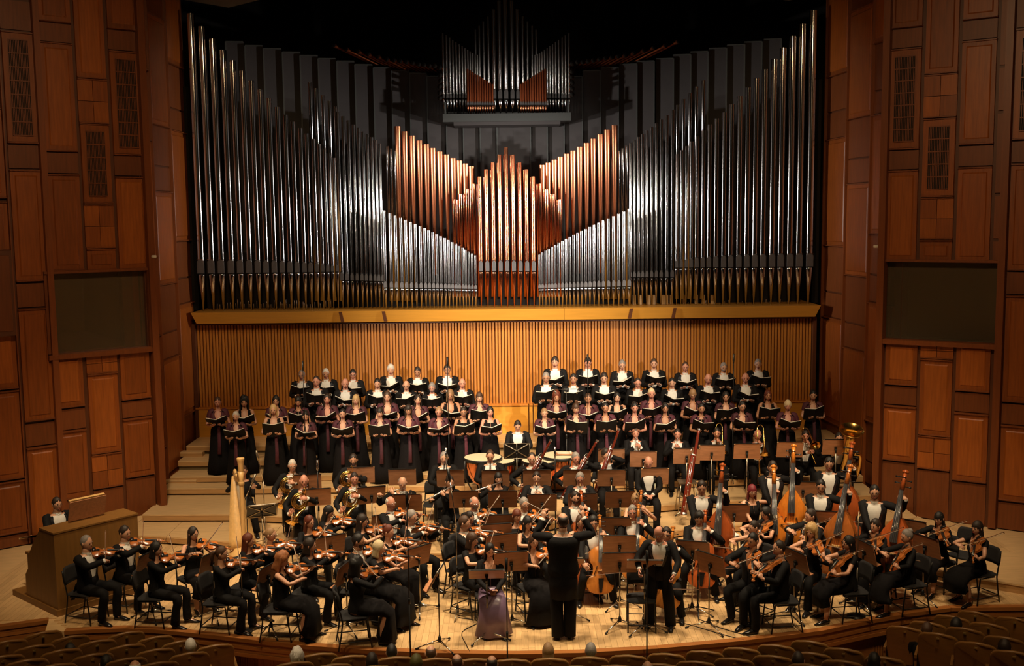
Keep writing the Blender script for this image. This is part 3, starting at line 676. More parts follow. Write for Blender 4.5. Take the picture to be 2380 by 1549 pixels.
for x, t in U + UR:
    px = 740 + x / 2.736 + (1.2 if x < 1190 else .6); flue(px, t / 2.736, 221, 231, 268, 4.4 + 1.4 * (350 - t) / 140, YU, tin, None, 'pipe', pos, None)
for x, t in UC:
    wpx = 5.5 + 4.5 * max(0, (190 - t)) / 200; flue(740 + x / 2.736 + 1.5, t / 2.736, 212, 233, 268, wpx, YU - .12 if abs(x - 1190) < 90 else YU + .12, tin, None, 'pipe', pos)
for i in range(11):
    flue(740 + (950 + 15.6 * i) / 2.736 + .5, (440 + 9.5 * i) / 2.736, 239, 247, 267, 5.2, YU - .16, copper_old, copper, 'copper_pipe', pos)
    flue(740 + (1443 - 15.6 * i) / 2.736 + .5, (440 + 9.5 * i) / 2.736, 239, 247, 267, 5.2, YU - .16, copper_old, copper, 'copper_pipe', pos)
# horizontal trumpets fanning out over the louvres
cham = empty('trumpet_rank'); tag(cham, 'fan of horizontal copper trumpet pipes above the grey louvres', 'organ pipes')
HB = [(98, 290, 1.0), (178, 315, .95), (252, 328, .9), (315, 345, .85), (378, 362, .8), (435, 378, .72), (480, 383, .66), (520, 390, .6), (560, 395, .54), (600, 402, .48), (638, 410, .42), (672, 415, .36), (706, 420, .3), (740, 420, .25), (772, 430, .2), (775, 480, .15), (775, 515, .15), (772, 550, .15), (772, 590, .15), (772, 625, .15)]
for x, y, k in HB:
    for sgn in (1, -1):
        px = 740 + x / 2.736 if sgn > 0 else 2352 - (740 + x / 2.736); py = y / 2.736 - (0 if sgn > 0 else 9)
        c = on_y(px, py, 25.5); d = nrm((sgn * .85 * k, 1.0, -.33 * k)); L = 0.75 + 1.0 * k
        b = MB(); b.tube([c, c + d * .03, c + d * .12, c + d * L * .6, c + d * L], [.062, .05, .034, .024, .012], 8, 0, None, False, True)
        b.tube([c - d * .004, c + d * .006], [.055, .055], 8, 1); b.build('trumpet_pipe', [copper_old, black_back], cham)
# ------------------------------------------------------------------ people
def two_bone(S, T, l1, l2, pole):
    S, T = np.asarray(S, float), np.asarray(T, float); d = T - S; L = np.linalg.norm(d)
    if L > (l1 + l2) * .995: T = S + d / L * (l1 + l2) * .995; d = T - S; L = np.linalg.norm(d)
    a = (l1 * l1 - l2 * l2 + L * L) / (2 * L); h = math.sqrt(max(l1 * l1 - a * a, 1e-6)); u = d / L
    p = np.asarray(pole, float); p = p - u * np.dot(p, u); p = nrm(p)
    return S + u * a + p * h, T
def head_pt(t, ph):
    """point on a head surface; t from the face front (0) round, ph elevation"""
    x = math.sin(t) * math.cos(ph); y = -math.cos(t) * math.cos(ph); z = math.sin(ph)
    a, b, c = .0745, .094, .117
    if z < 0:
        k = min(1, -z * 1.15); x *= 1 - .30 * k * k
        if y > 0: y *= 1 - .42 * min(1, -z * 1.3)
        else: y *= 1 + .10 * k * (1 - abs(x))
    else:
        if y < 0: y *= 1 - .08 * z
        else: y *= 1.04
    return np.array([x * a, y * b, z * c])
HG = {}
def head_grid(nu=18, nv=12):
    if (nu, nv) not in HG:
        HG[(nu, nv)] = [(2 * PI * j / nu, -PI / 2 + PI * i / nv) for i in range(nv + 1) for j in range(nu)]
    return HG[(nu, nv)]
def head_mesh(b, M, sing=False, ms=0, me=1, ml=2, mo=3, mh=4, brow=True, beard=None):
    nu, nv = 18, 12
    V = np.array([head_pt(t, p) for t, p in head_grid(nu, nv)])
    # shallow eye sockets
    for sx in (-1, 1):
        d = np.linalg.norm((V - V3(sx * .031, -.085, .010)) * (1, .6, 1.3), axis=1); V[:, 1] += np.where(d < .03, .010 * (1 - d / .03), 0)
    def T(P): return np.asarray(P) @ M[:3, :3].T + M[:3, 3]
    b.rings(list(T(V).reshape(nv + 1, nu, 3)), ms)
    R = M[:3, :3]
    # nose
    N = T([(0, -.086, .026), (-.015, -.084, -.026), (.015, -.084, -.026), (0, -.118, -.020), (-.009, -.092, -.002), (.009, -.092, -.002), (0, -.086, -.034)])
    b.add(N, [(0, 4, 3), (0, 3, 5), (4, 1, 3), (5, 3, 2), (1, 6, 3), (6, 2, 3)], ms, True)
    for sx in (-1, 1):
        b.ell(T((sx * .031, -.083, .009)), (.0115, .0065, .0052), R, 8, 4, me)
        if brow: b.ell(T((sx * .032, -.0885, .030)), (.017, .005, .0034), R @ roty(sx * .12), 6, 4, mh)
        b.ell(T((sx * .075, .008, -.004)), (.010, .020, .031), R @ rotz(sx * .35), 6, 5, ms)
    if sing:
        b.ell(T((0, -.0865, -.060)), (.020, .010, .019), R, 8, 5, ml); b.ell(T((0, -.0905, -.060)), (.0135, .009, .0125), R, 8, 5, mo)
    else:
        b.ell(T((0, -.090, -.056)), (.023, .008, .0062), R, 8, 4, ml)
HAIRLINE = {  # elevation of the hairline in front, temple, side, back (radians)
    'short': (.62, .34, -.12, -.75), 'receding': (.98, .80, -.1, -.75), 'bald': (1.7, 1.7, .30, -.70), 'bangs': (.30, .10, -.5, -.8), 'parted': (.66, .26, -.45, -.9)}
def hair_shell(b, M, style='short', vol=1.07, mat_=0, rnd=0.0, seed=0, nu=20, nv=13, rest=.90):
    hl = HAIRLINE[style]; r = np.random.default_rng(seed); V = []
    for t, p in head_grid(nu, nv):
        tt = abs((t + PI) % (2 * PI) - PI)
        h = np.interp(tt, (0, .75, 1.5, 2.2, PI), (hl[0], hl[1], hl[2], (hl[2] + hl[3]) / 2, hl[3]))
        k = vol + (r.random() - .5) * rnd if p > h else rest
        if style == 'bald' and p > .62: k = rest
        q = head_pt(t, p)
        V.append(q * k + (np.array([0, .004, .004]) if k > 1 else 0))
    V = np.array(V) @ M[:3, :3].T + M[:3, 3]
    b.rings(list(V.reshape(nv + 1, nu, 3)), mat_)
def hair_drape(b, M, length=.3, tmax=1.9, vol=1.12, flare=.02, mat_=0, wave=0.0, seed=0):
    """hair falling from the crown behind and beside the face"""
    r = np.random.default_rng(seed); nu = 15; R = []
    th = np.linspace(tmax, 2 * PI - tmax, nu)
    for i, v in enumerate((0.75, .30, -.1, -.55, -1.0, -1.6, -2.2, -2.8)):
        out = []; inn = []
        for t in th:
            if v > -.2: q = head_pt(t, v) * vol
            else:
                q0 = head_pt(t, -.2) * vol; f = (-v - .2) / 2.6
                q = np.array([q0[0] * (1 + flare * 6 * f), q0[1] * (1 + .1 * f) + .006, q0[2] - f * length])
            q = q * (1 + wave * (r.random() - .5)); out.append(q); inn.append(q * np.array([.72, .72, 1.0]) if v <= -.2 else q * .8)
        R.append(np.array(out + inn[::-1]) @ M[:3, :3].T + M[:3, 3])
    b.rings(R, mat_)
def make_hair(style, color, M, seed, parent):
    b = MB(); m = HAIR[color]; R = M[:3, :3]
    def T(P): return np.asarray(P, float) @ R.T + M[:3, 3]
    if style in ('short', 'receding', 'bald'): hair_shell(b, M, style, 1.075 if style != 'bald' else 1.05, 0, .02, seed)
    elif style == 'thick': hair_shell(b, M, 'short', 1.16, 0, .06, seed)
    elif style == 'bob': hair_shell(b, M, 'parted', 1.13, 0, .02, seed); hair_drape(b, M, .12, 1.25, 1.14, .01, 0, .02, seed)
    elif style == 'fringe': hair_shell(b, M, 'bangs', 1.12, 0, .02, seed); hair_drape(b, M, .13, 1.2, 1.13, .01, 0, .02, seed)
    elif style == 'long': hair_shell(b, M, 'parted', 1.10, 0, .02, seed); hair_drape(b, M, .30, 1.35, 1.12, .015, 0, .03, seed)
    elif style == 'longfringe': hair_shell(b, M, 'bangs', 1.10, 0, .02, seed); hair_drape(b, M, .30, 1.3, 1.12, .02, 0, .03, seed)
    elif style == 'curly':
        hair_shell(b, M, 'parted', 1.30, 0, .22, seed, 22, 14); hair_drape(b, M, .15, 1.3, 1.30, .02, 0, .16, seed)
    elif style == 'bigcurly':
        hair_shell(b, M, 'parted', 1.38, 0, .26, seed, 22, 14); hair_drape(b, M, .24, 1.25, 1.42, .02, 0, .2, seed)
    elif style == 'updo': hair_shell(b, M, 'short', 1.10, 0, .03, seed); b.ell(T((0, .07, .085)), (.05, .045, .045), R, 10, 7)
    elif style == 'bun': hair_shell(b, M, 'short', 1.06, 0, .02, seed); b.ell(T((0, .105, .01)), (.042, .04, .042), R, 10, 7)
    elif style == 'tail':
        hair_shell(b, M, 'short', 1.07, 0, .02, seed)
        b.tube([T((0, .09, .03)), T((0, .135, .0)), T((0, .145, -.08)), T((0, .13, -.20))], [.018, .032, .030, .008], 8)
    elif style == 'cap': hair_shell(b, M, 'bangs', 1.12, 0, .03, seed)
    return b.build('hair', m, parent)
def hand(b, W, d, pn, thumb, curl=0.7, k=1.0, spread=0.12, mi=0):
    """hand at wrist W pointing along d, palm facing pn, thumb towards side 'thumb'"""
    d = nrm(d); pn = nrm(np.asarray(pn, float) - d * np.dot(pn, d)); s = np.cross(d, pn)
    if np.dot(s, thumb) < 0: s = -s
    W = np.asarray(W, float)
    b.tube([W - d * .02 * k, W + d * .012 * k, W + d * .05 * k, W + d * .088 * k], [(.019 * k, .026 * k)] + [(.016 * k, .034 * k), (.016 * k, .041 * k), (.012 * k, .038 * k)], 8, mi, s)
    for i, (o, L) in enumerate(((.030, .074), (.010, .083), (-.010, .078), (-.029, .060))):
        p = W + d * .082 * k + s * o * k; dd = nrm(d + s * (o * spread * 14)); P = [p]; a = 0
        for j, f in enumerate((.44, .32, .24)):
            a += curl * (.7, .9, .7)[j]; P.append(P[-1] + (dd * math.cos(a) + pn * math.sin(a)) * L * f * k)
        b.tube(P, [.0095 * k, .009 * k, .0082 * k, .006 * k], 5, mi, s)
    p = W + d * .028 * k + s * .028 * k
    P = [p, p + (s * .8 + d * .6 + pn * .25) * .032 * k, p + (s * .95 + d * 1.25 + pn * (.4 + curl * .4)) * .036 * k, p + (s * .85 + d * 1.9 + pn * (.5 + curl * .7)) * .036 * k]
    b.tube(P, [.014 * k, .0115 * k, .010 * k, .007 * k], 5, mi, pn)
TORSO = [(-.11, .125, .095, 0), (-.04, .165, .118, .0), (.06, .164, .115, -.002), (.15, .148, .104, -.006), (.25, .156, .110, -.008), (.34, .172, .118, -.004), (.41, .178, .108, .004), (.455, .164, .092, .008), (.49, .112, .072, .008), (.515, .060, .062, .002), (.56, .054, .058, -.012), (.61, .053, .058, -.022)]
TORSO_F = [(-.11, .130, .100, 0), (-.04, .172, .122, .0), (.06, .160, .112, -.002), (.14, .126, .092, -.004), (.22, .130, .098, -.010), (.30, .150, .125, -.018), (.37, .158, .108, -.004), (.43, .142, .085, .006), (.47, .085, .062, .008), (.50, .052, .052, .002), (.55, .045, .049, -.012), (.61, .045, .05, -.022)]
class Fig: pass
def person(short, sex, pose, px, py, zf=0.0, rz=0.0, hair='short', hcol='dark', cloth=None, lean=0.0, skin=0, yaw=0.0, pitch=0.12, tilt=0.0, y=None, H=None, glasses=False, beard=None, label=None, sing=False, bow=0.3, scale=None, group=None, opt=None):
    f = Fig(); rz = math.radians(rz); opt = opt or {}
    standing = pose in ('folder', 'conduct', 'solo')
    k = (1.0 if sex == 'm' else .945) if scale is None else scale
    TP = TORSO if sex == 'm' else TORSO_F
    bk_ = opt.get('bulk', 1.0 if sex == 'f' else 1.03)
    TP = [(a, b_ * (bk_ if a < .48 else 1), c_ * (bk_ if a < .48 else 1), d_) for a, b_, c_, d_ in TP]
    seatz = 0.47 if pose != 'bass' else 0.74
    if pose == 'audience': seatz = .45
    pz0 = (.935 if standing else seatz + .095 / max(k, .1))
    # world placement: head top must land on the pixel
    def skeleton(k):
        P = V3(0, 0, (pz0 * k if standing else seatz + .095 * k)); t = nrm(V3(math.sin(tilt), -math.sin(lean), math.cos(lean))); fr = nrm(V3(0, -math.cos(lean), -math.sin(lean)))
        N = P + t * .515 * k; hd = nrm(V3(math.sin(tilt) * .6, -math.sin(lean * .6 + pitch * .35), 1)); HC_ = N + hd * .155 * k + V3(0, -.012 * k, 0)
        return P, t, fr, N, HC_
    if y is not None and standing:
        p = on_y(px, py, y); k = (p[2] - zf) / skeleton(1.0)[4][2] * (1 / (1 + .117 / skeleton(1.0)[4][2])); k = float(np.clip(k, .86, 1.12))
        P, t, fr, N, HCn = skeleton(k); top = HCn[2] + .117 * k; hp = p
    else:
        P, t, fr, N, HCn = skeleton(k); top = HCn[2] + .117 * k
        hp = on_z(px, py, zf + top) if y is None else on_y(px, py, y)
    off = rotz(rz) @ V3(HCn[0], HCn[1], 0)
    root = empty('person', (hp[0] - off[0], hp[1] - off[1], zf), rz)
    f.root = root; f.k = k; f.M = xf((hp[0] - off[0], hp[1] - off[1], zf), rz); f.short = short
    hk = k * (1.0 if sex == 'm' else 1.0)
    Rh = rotz(yaw) @ rotx(pitch) @ roty(tilt * .6)
    Mh = np.eye(4); Mh[:3, :3] = Rh * hk; Mh[:3, 3] = HCn
    MhR = Mh
    right, left = V3(-1, 0, 0), V3(1, 0, 0)
    if sex == 'm': sw = .178 * opt.get('bulk', 1.03)
    else: sw = .152
    SL = N - t * .055 * k + V3(sw * k, .005, 0); SR = N - t * .055 * k + V3(-sw * k, .005, 0)
    f.N, f.t, f.fr, f.C, f.mouth, f.SL, f.SR, f.P = N, t, fr, HCn, HCn + Rh @ V3(0, -.097 * hk, -.056 * hk), SL, SR, P
    skm = SKIN[skin]
    # ---- pose: arms
    la, lf = .285 * k, .255 * k
    g = POSES[pose](f, opt, bow) if pose in POSES else {}
    f.g = g
    WL = g.get('WL', P + V3(.16, -.33, .08)); WR = g.get('WR', P + V3(-.16, -.33, .08))
    EL, WL = two_bone(SL, WL, la, lf, g.get('poleL', V3(.8, .2, -.7))); ER, WR = two_bone(SR, WR, la, lf, g.get('poleR', V3(-.8, .2, -.7)))
    dL, dR = g.get('dL', WL - EL), g.get('dR', WR - ER)
    # ---- legs
    hipL, hipR = P + V3(.088 * k, 0, -.02), P + V3(-.088 * k, 0, -.02)
    if standing:
        st = g.get('stance', .09)
        AL, AR = V3(st, .01, .085), V3(-st, .0, .085); KL, KR = (hipL + AL) / 2 + V3(.01, -.03, 0), (hipR + AR) / 2 + V3(-.01, -.03, 0)
    else:
        kx = g.get('knee', .12); kz = seatz + .07
        fl = g.get('foot', .42); AL = V3(kx * 1.05 + g.get('fx', 0), -fl - .02, .085); AR = V3(-kx * 1.05 + g.get('fx2', 0), -fl + .05, .085)
        if pose == 'bass': AL, AR = V3(kx, -.40, .085), V3(-kx, -.36, .28)
        KL, AL = two_bone(hipL, AL, .43 * k, .43 * k, V3(.15, -1, .55)); KR, AR = two_bone(hipR, AR, .43 * k, .43 * k, V3(-.15, -1, .55))
    # ---- body: one figure
    b = MB(); fp = nrm(V3(0, fr[1], fr[2]))
    def tring(off_, rx, ry, sh, n=14, gx=0.0):
        c = P + t * off_ * k + fp * (-sh) * k; A = np.arange(n) * 2 * PI / n
        return c + np.outer(np.sin(A) * (rx + gx) * k, (1, 0, 0)) + np.outer(np.cos(A) * (ry + gx) * k, fp)
    hv = HCn + V3(0, .012 * k, -.06 * k)
    R = [tring(*q) for q in TP[:-2]]
    for s_, c in ((.45, N + t * .03), (.85, hv)):
        A = np.arange(14) * 2 * PI / 14; w0 = TP[-2][1] * k; cc = N + (hv - N) * s_
        R.append(cc + np.outer(np.sin(A) * w0, (1, 0, 0)) + np.outer(np.cos(A) * w0 * 1.08, fp))
    b.rings(R, 0)
    head_mesh(b, Mh, sing)
    ar = (.050, .045, .037, .034, .030, .024) if sex == 'm' else (.043, .038, .032, .031, .027, .021)
    for S, E, W, d, cu, pn, th, sg in ((SL, EL, WL, dL, g.get('cL', .6), g.get('pL', V3(-1, 0, 0)), g.get('tL', V3(0, 0, 1)), 1), (SR, ER, WR, dR, g.get('cR', .6), g.get('pR', V3(1, 0, 0)), g.get('tR', V3(0, 0, 1)), -1)):
        In = S + V3(-.05 * sg * k, 0, -.005)
        pth = smooth_path([In, S, (S + E) / 2, E, (E + W) / 2, W], 2); rr = lerp_list([ar[0] * k, ar[0] * k * 1.05, ar[1] * k, ar[2] * k, ar[4] * k * 1.1, ar[5] * k], 2)
        b.tube(pth, rr, 8, 0, fp)
        hand(b, W, d, pn, th, cu, k * (1.0 if sex == 'm' else .92), g.get('spread', .12))
    for Hp, Kn, An in ((hipL, KL, AL), (hipR, KR, AR)):
        b.tube(smooth_path([Hp + V3(0, .0, .03), Hp, (Hp + Kn) / 2, Kn, (Kn + An) / 2 + V3(0, .012, 0), An], 2), lerp_list([.08 * k, .083 * k, .066 * k, .047 * k, .050 * k, .034 * k], 2), 8, 0, (1, 0, 0))
        b.tube([An + V3(0, .03, -.02), An + V3(0, -.02, -.035), An + V3(0, -.12, -.065)], [.03 * k, .034 * k, .02 * k], 6, 0, (1, 0, 0))
    b.build('body', [skm, eye_m, lip_m, mouth_m, HAIR[hcol]], root)
    if hair != 'none': make_hair(hair, hcol, Mh, int(px) % 97, root)
    if beard:
        bb = MB(); V = []; nu, nv = 16, 10
        for tt, p_ in head_grid(nu, nv):
            ta = abs((tt + PI) % (2 * PI) - PI); on = (ta < 1.35 and p_ < -.28 - .25 * (ta < .35) and p_ > -1.5) or (beard[0] == 'm' and False)
            V.append(head_pt(tt, p_) * (1.05 if on else .9))
        V = np.array(V) @ Mh[:3, :3].T + Mh[:3, 3]; bb.rings(list(V.reshape(nv + 1, nu, 3)))
        bb.ell(np.array([0, -.092, -.043]) @ Mh[:3, :3].T + Mh[:3, 3], (.026 * k, .008 * k, .007 * k), Rh, 8, 4)
        bb.build('beard', HAIR[beard], root)
    if glasses:
        gb = MB()
        for sx in (-1, 1):
            c = np.array([sx * .032, -.098, .009]); A = np.linspace(0, 2 * PI, 9)[:-1]
            P8 = [np.array([c[0] + math.cos(a) * .021, c[1], c[2] + math.sin(a) * .016]) for a in A]; P8.append(P8[0])
            gb.tube([q @ Mh[:3, :3].T + Mh[:3, 3] for q in P8], .0022, 4, 0, (0, 1, 0))
            gb.tube([np.array(q) @ Mh[:3, :3].T + Mh[:3, 3] for q in ((sx * .053, -.098, .012), (sx * .078, .0, .012))], .002, 4)
        gb.tube([np.array(q) @ Mh[:3, :3].T + Mh[:3, 3] for q in ((-.011, -.099, .011), (.011, -.099, .011))], .002, 4)
        gb.build('glasses', chrome, root)
    # ---- clothes
    def shell(rows, wfun, grow, n=20, lift=0.0):
        R = []
        for (o_, rx, ry, sh) in rows:
            w_ = wfun(o_); c = P + t * (o_ + lift) * k + fp * (-sh) * k
            A = np.concatenate([[w_], np.linspace(w_ + .001, 2 * PI - w_ - .001, n), [2 * PI - w_]]); G = np.concatenate([[-.012], np.full(n, grow), [-.012]])
            R.append(c + np.outer(np.sin(A) * (rx + G) * k, (1, 0, 0)) + np.outer(np.cos(A) * (ry + G) * k, fp))
        return R
    def rowat(o_): return tuple(float(np.interp(o_, [q[0] for q in TP], [q[i] for q in TP])) for i in range(4))
    def sleeve(b, S, E, W, sg, r0, r1, r2, upto=1.0, mi=0):
        In = S + V3(-.055 * sg * k, 0, .0); Wc = E + (W - E) * (.86 if cloth == 'tails' else .96)
        pts = [In, S + V3(0, 0, .004), (S + E) / 2, E, (E + Wc) / 2, Wc]; rr = [r0 * .9, r0, r0 * .93, r1, (r1 + r2) / 2, r2]
        if upto < 1: m_ = {.5: 4, .35: 3, .25: 3}[upto]; pts, rr = pts[:m_], rr[:m_]
        if upto == .25: pts[-1] = S + (E - S) * .4
        b.tube(smooth_path(pts, 2), [q * k for q in lerp_list(rr, 2)], 9, mi, fp, False, False)
    def shoes(kind):
        for An, sg in ((AL, 1), (AR, -1)):
            s_ = MB(); z0 = An[2] - .085
            tw = g.get('toe', .12) * sg
            dv = V3(math.sin(tw), -math.cos(tw), 0)
            if kind == 'flat':
                s_.tube([An + dv * -.055 + V3(0, 0, -.05), An + dv * -.03 + V3(0, 0, -.045), An + dv * .05 + V3(0, 0, -.045), An + dv * .13 + V3(0, 0, -.06), An + dv * .195 + V3(0, 0, -.066)], [(.02, .03), (.036, .040), (.041, .038), (.042, .026), (.022, .014)], 8, 0, (0, 0, 1))
            else:
                s_.tube([An + dv * -.05 + V3(0, 0, -.03), An + dv * .02 + V3(0, 0, -.04), An + dv * .12 + V3(0, 0, -.068), An + dv * .19 + V3(0, 0, -.073)], [(.034, .036), (.038, .034), (.040, .024), (.014, .011)], 8, 0, (0, 0, 1))
                s_.tube([An + dv * -.05 + V3(0, 0, -.03), An + dv * -.055 + V3(0, 0, -.085)], [.018, .007], 6)
            s_.build('shoe', shoe_m, root)
    def trousers(r_knee=.066, r_hem=.062):
        if standing: r_knee, r_hem = .086, .088
        tb = MB()
        for Hp, Kn, An in ((hipL, KL, AL), (hipR, KR, AR)):
            An2 = An + V3(0, .012, -.035 if standing else -.01)
            tb.tube(smooth_path([Hp + V3(0, .01, .05), Hp, (Hp + Kn) / 2, Kn, (Kn + An2) / 2 + V3(0, .01, 0), An2], 2), [q * k for q in lerp_list([.095, .098, .086, r_knee + .008, r_knee, r_hem], 2)], 10, 0, (1, 0, 0))
        tb.rings([tring(*q, 14, .012) for q in TP[:4]], 0)
        tb.build('trousers', black_trouser, root)
    cloth = cloth or ('tails' if sex == 'm' else 'blouse')
    if cloth in ('tails', 'black_jacket'):
        if pose != 'audience': trousers()
        # white shirt and waistcoat
        if cloth == 'tails':
            sb_ = MB(); sb_.rings([tring(*rowat(o_), 14, .008) for o_ in (.06, .15, .25, .34, .41, .455, .485)], 0, True, False, False); sb_.tube([N - t * .045 * k + V3(0, 0, 0), N + t * .02 * k - V3(0, .004, 0)], [(.066 * k, .066 * k)] * 2, 12, 0, (1, 0, 0), False, False); sb_.build('shirt', white_shirt, root)
            bt = MB(); c = N + fp * .073 * k - t * .018 * k
            for sg in (-1, 1):
                bt.add([c + V3(0, -.006, .008) , c + V3(0, -.006, -.008), c + V3(sg * .05 * k, .006, -.024 * k), c + V3(sg * .05 * k, .006, .024 * k), c + V3(0, .008, .008), c + V3(0, .008, -.008), c + V3(sg * .05 * k, .018, -.024 * k), c + V3(sg * .05 * k, .018, .024 * k)], [(0, 1, 2, 3), (4, 5, 6, 7), (0, 3, 7, 4), (1, 2, 6, 5), (2, 3, 7, 6)], 0, False)
            bt.ell(c + V3(0, -.004, 0), (.011, .012, .013), None, 6, 4); bt.build('bow_tie', bow_white, root)
        wide = opt.get('vw', .62)
        jb = MB()
        wf = (lambda o_: float(np.interp(o_, (-.1, .06, .12, .40, .46, .5), (.35, .30, .24, wide, wide * .95, 1.0)))) if cloth == 'tails' else (lambda o_: float(np.interp(o_, (-.1, .2, .5), (.02, .02, .5))))
        rows = [rowat(o_) for o_ in (-.10, -.02, .07, .15, .25, .34, .41, .455, .485)]
        if pose == 'audience': rows = rows[2:]
        R = shell(rows, wf, .02); jb.rings(R, 0, False, False, False)
        for S, E, W, sg in ((SL, EL, WL, 1), (SR, ER, WR, -1)): sleeve(jb, S, E, W, sg, .068, .056, .043)
        if cloth == 'tails':   # tails hanging behind
            bk = -fp
            for sg in (-1, 1):
                base = P + t * .05 * k + bk * .128 * k
                if standing: Q = None
                if standing and sg > 0:
                    Rq = []
                    for zz, rx_, ry_, w_ in ((1.06, .160, .128, 1.0), (.95, .185, .150, 1.15), (.78, .195, .160, 1.5), (.58, .19, .165, 2.0)):
                        A = np.linspace(w_, 2 * PI - w_, 17); o_ = np.stack([np.sin(A) * rx_ * k, -np.cos(A) * ry_ * k, np.full(17, zz * k)], 1); Rq.append(np.concatenate([o_, o_[::-1] * (.93, .93, 1)]))
                    jb.rings(Rq)
                if standing: continue
                if standing: Q = [base + V3(sg * .015, 0, 0), base + V3(sg * .13 * k, -.02, 0), base + V3(sg * .10 * k, .02, -.50 * k), base + V3(sg * .03 * k, .025, -.52 * k)]
                else: Q = [base + V3(sg * .015, 0, 0), base + V3(sg * .13 * k, -.02, 0), base + V3(sg * .11 * k, .10, -.28 * k), base + V3(sg * .03 * k, .11, -.30 * k)]
                jb.quadbox(Q, bk * .014)
        jb.build('jacket', black_cloth, root)
        if cloth == 'tails':
            lb = MB()
            for i in (0, -1):
                edge = [r[1 if i == 0 else -2] for r in R[3:8]]; nxt = [r[3 if i == 0 else -4] for r in R[3:8]]
                o1 = [e + fp * .007 for e in edge]; o2 = [e + (n_ - e) * np.interp(j, (0, 3, 4), (.25, 1, .5)) + fp * .006 for j, (e, n_) in enumerate(zip(edge, nxt))]
                lb.rings([np.array([a, c_, c_ - fp * .006, a - fp * .008]) for a, c_ in zip(o1, o2)], 0, True, True, True, False)
            lb.build('lapel', lapel_satin, root)
            cf = MB()
            for E, W in ((EL, WL), (ER, WR)):
                d_ = nrm(W - E); cf.tube([W - d_ * .055 * k, W - d_ * .004 * k], [.038 * k, .037 * k], 9)
            cf.build('shirt_cuff', white_shirt, root)
        if pose != 'audience': shoes('flat')
    else:
        opt_s = cloth
        # bodice / blouse
        low = 'low' in cloth; up = .415 if ('bare' in cloth or low) else .455
        bm = black_velvet if pose == 'folder' else black_cloth
        bb = MB(); offs = [o_ for o_ in (-.04, .06, .14, .22, .30, .37, .43, .455) if o_ <= up + .02]
        wf = (lambda o_: float(np.interp(o_, (.28, .36, .46), (.03, .5, .75)))) if low or 'vneck' in cloth else (lambda o_: .02)
        bb.rings(shell([rowat(o_) for o_ in offs], wf, .012), 0, False, False, False)
        if 'sleeves' in cloth or 'long' in cloth:
            for S, E, W, sg in ((SL, EL, WL, 1), (SR, ER, WR, -1)): sleeve(bb, S, E, W, sg, .054, .046, .036)
        elif 'short' in cloth:
            for S, E, W, sg in ((SL, EL, WL, 1), (SR, ER, WR, -1)): sleeve(bb, S, E, W, sg, .056, .05, .04, .25)
        elif 'strap' in cloth or pose == 'folder':
            for sg in (-1, 1): bb.tube(smooth_path([P + t * .34 * k + fp * .105 * k + V3(sg * .085 * k, 0, 0), N - t * .035 * k + V3(sg * .10 * k, 0, 0) + fp * .03, P + t * .36 * k - fp * .10 * k + V3(sg * .085 * k, 0, 0)], 3), (.03 * k, .012), 6, 0, (0, 0, 1))
        bb.build('dress' if standing else 'blouse', bm, root)
        skirt = 'skirt' in cloth or standing
        if standing:
            s_ = MB(); R = []; ph = rng.random() * 6
            for z, rx, ry in ((1.06, .140, .105), (.98, .165, .125), (.86, .185, .145), (.60, .215, .175), (.30, .25, .205), (.04, .285, .235)):
                A = np.arange(28) * 2 * PI / 28; fo = 1 + (.055 * (1.06 - z)) * np.cos(A * 7 + ph) + .03 * (1.06 - z) * np.cos(A * 4 + ph * 2)
                R.append(np.stack([np.sin(A) * rx * k * fo, -np.cos(A) * ry * k * fo, np.full(28, z * k if z > .1 else .035)], 1))
            s_.rings(R, 0); s_.build('long_skirt', bm, root); shoes('heel')
        elif skirt:
            L = opt.get('hem', .10); s_ = MB(); sm_ = lilac if 'lilac' in cloth else black_velvet; ph = rng.random() * 6
            Kc = (KL + KR) / 2; Ac = (AL + AR) / 2; w_ = abs(KL[0])
            C_ = [P + t * .10 * k, P + V3(0, -.02, .0), (P + Kc) / 2 + V3(0, 0, .0), Kc + V3(0, .04, .03), Kc + V3(0, -.05, -.05), Kc + V3(0, -.04, -.2), np.array([Kc[0], Kc[1] - .03, L])]
            rx = [.145, .19, .19 + w_ * .2, .155 + w_ * .5, .15 + w_ * .5, .165 + w_ * .5, .20 + w_ * .55]; ry = [.11, .13, .115, .115, .115, .125, .15]
            if L > .25: rx[-1] = .15 + w_ * .5; ry[-1] = .11
            n = 24; R = []; T_ = [nrm(C_[min(i + 1, 6)] - C_[max(i - 1, 0)]) for i in range(7)]
            for i in range(7):
                A = np.arange(n) * 2 * PI / n; v = np.cross(T_[i], (1, 0, 0)); fo = 1 + (.05 * max(0, i - 3)) * .55 * np.cos(A * 6 + ph) * (1.3 if 'lilac' in cloth else 1)
                R.append(C_[i] + np.outer(np.cos(A) * rx[i] * k * fo, (1, 0, 0)) + np.outer(np.sin(A) * ry[i] * k * fo, v))
            s_.rings(R, 0); s_.build('skirt', sm_, root); shoes('heel')
        elif pose != 'audience': trousers(.064, .075); shoes('heel' if 'heel' in cloth else 'flat')
        if 'shawl' in cloth:
            sh = MB(); w0 = opt.get('sw', .62) * .75
            rows = [(.25, .165, .132, -.01), (.31, .178, .142, -.012), (.37, .188, .128, -.004), (.42, .176, .108, .004), (.45, .140, .092, .008), (.475, .085, .075, .008)]
            sh.rings(shell(rows, lambda o_: w0 * float(np.interp(o_, (.25, .33, .47), (.25, .6, 1.1))), .016), 0, False, False, False)
            for S, E, W, sg in ((SL, EL, WL, 1), (SR, ER, WR, -1)): sleeve(sh, S + V3(0, 0, .0), E, W, sg, .066, .062, .05, .35)
            sh.build('shawl', burgundy, root)
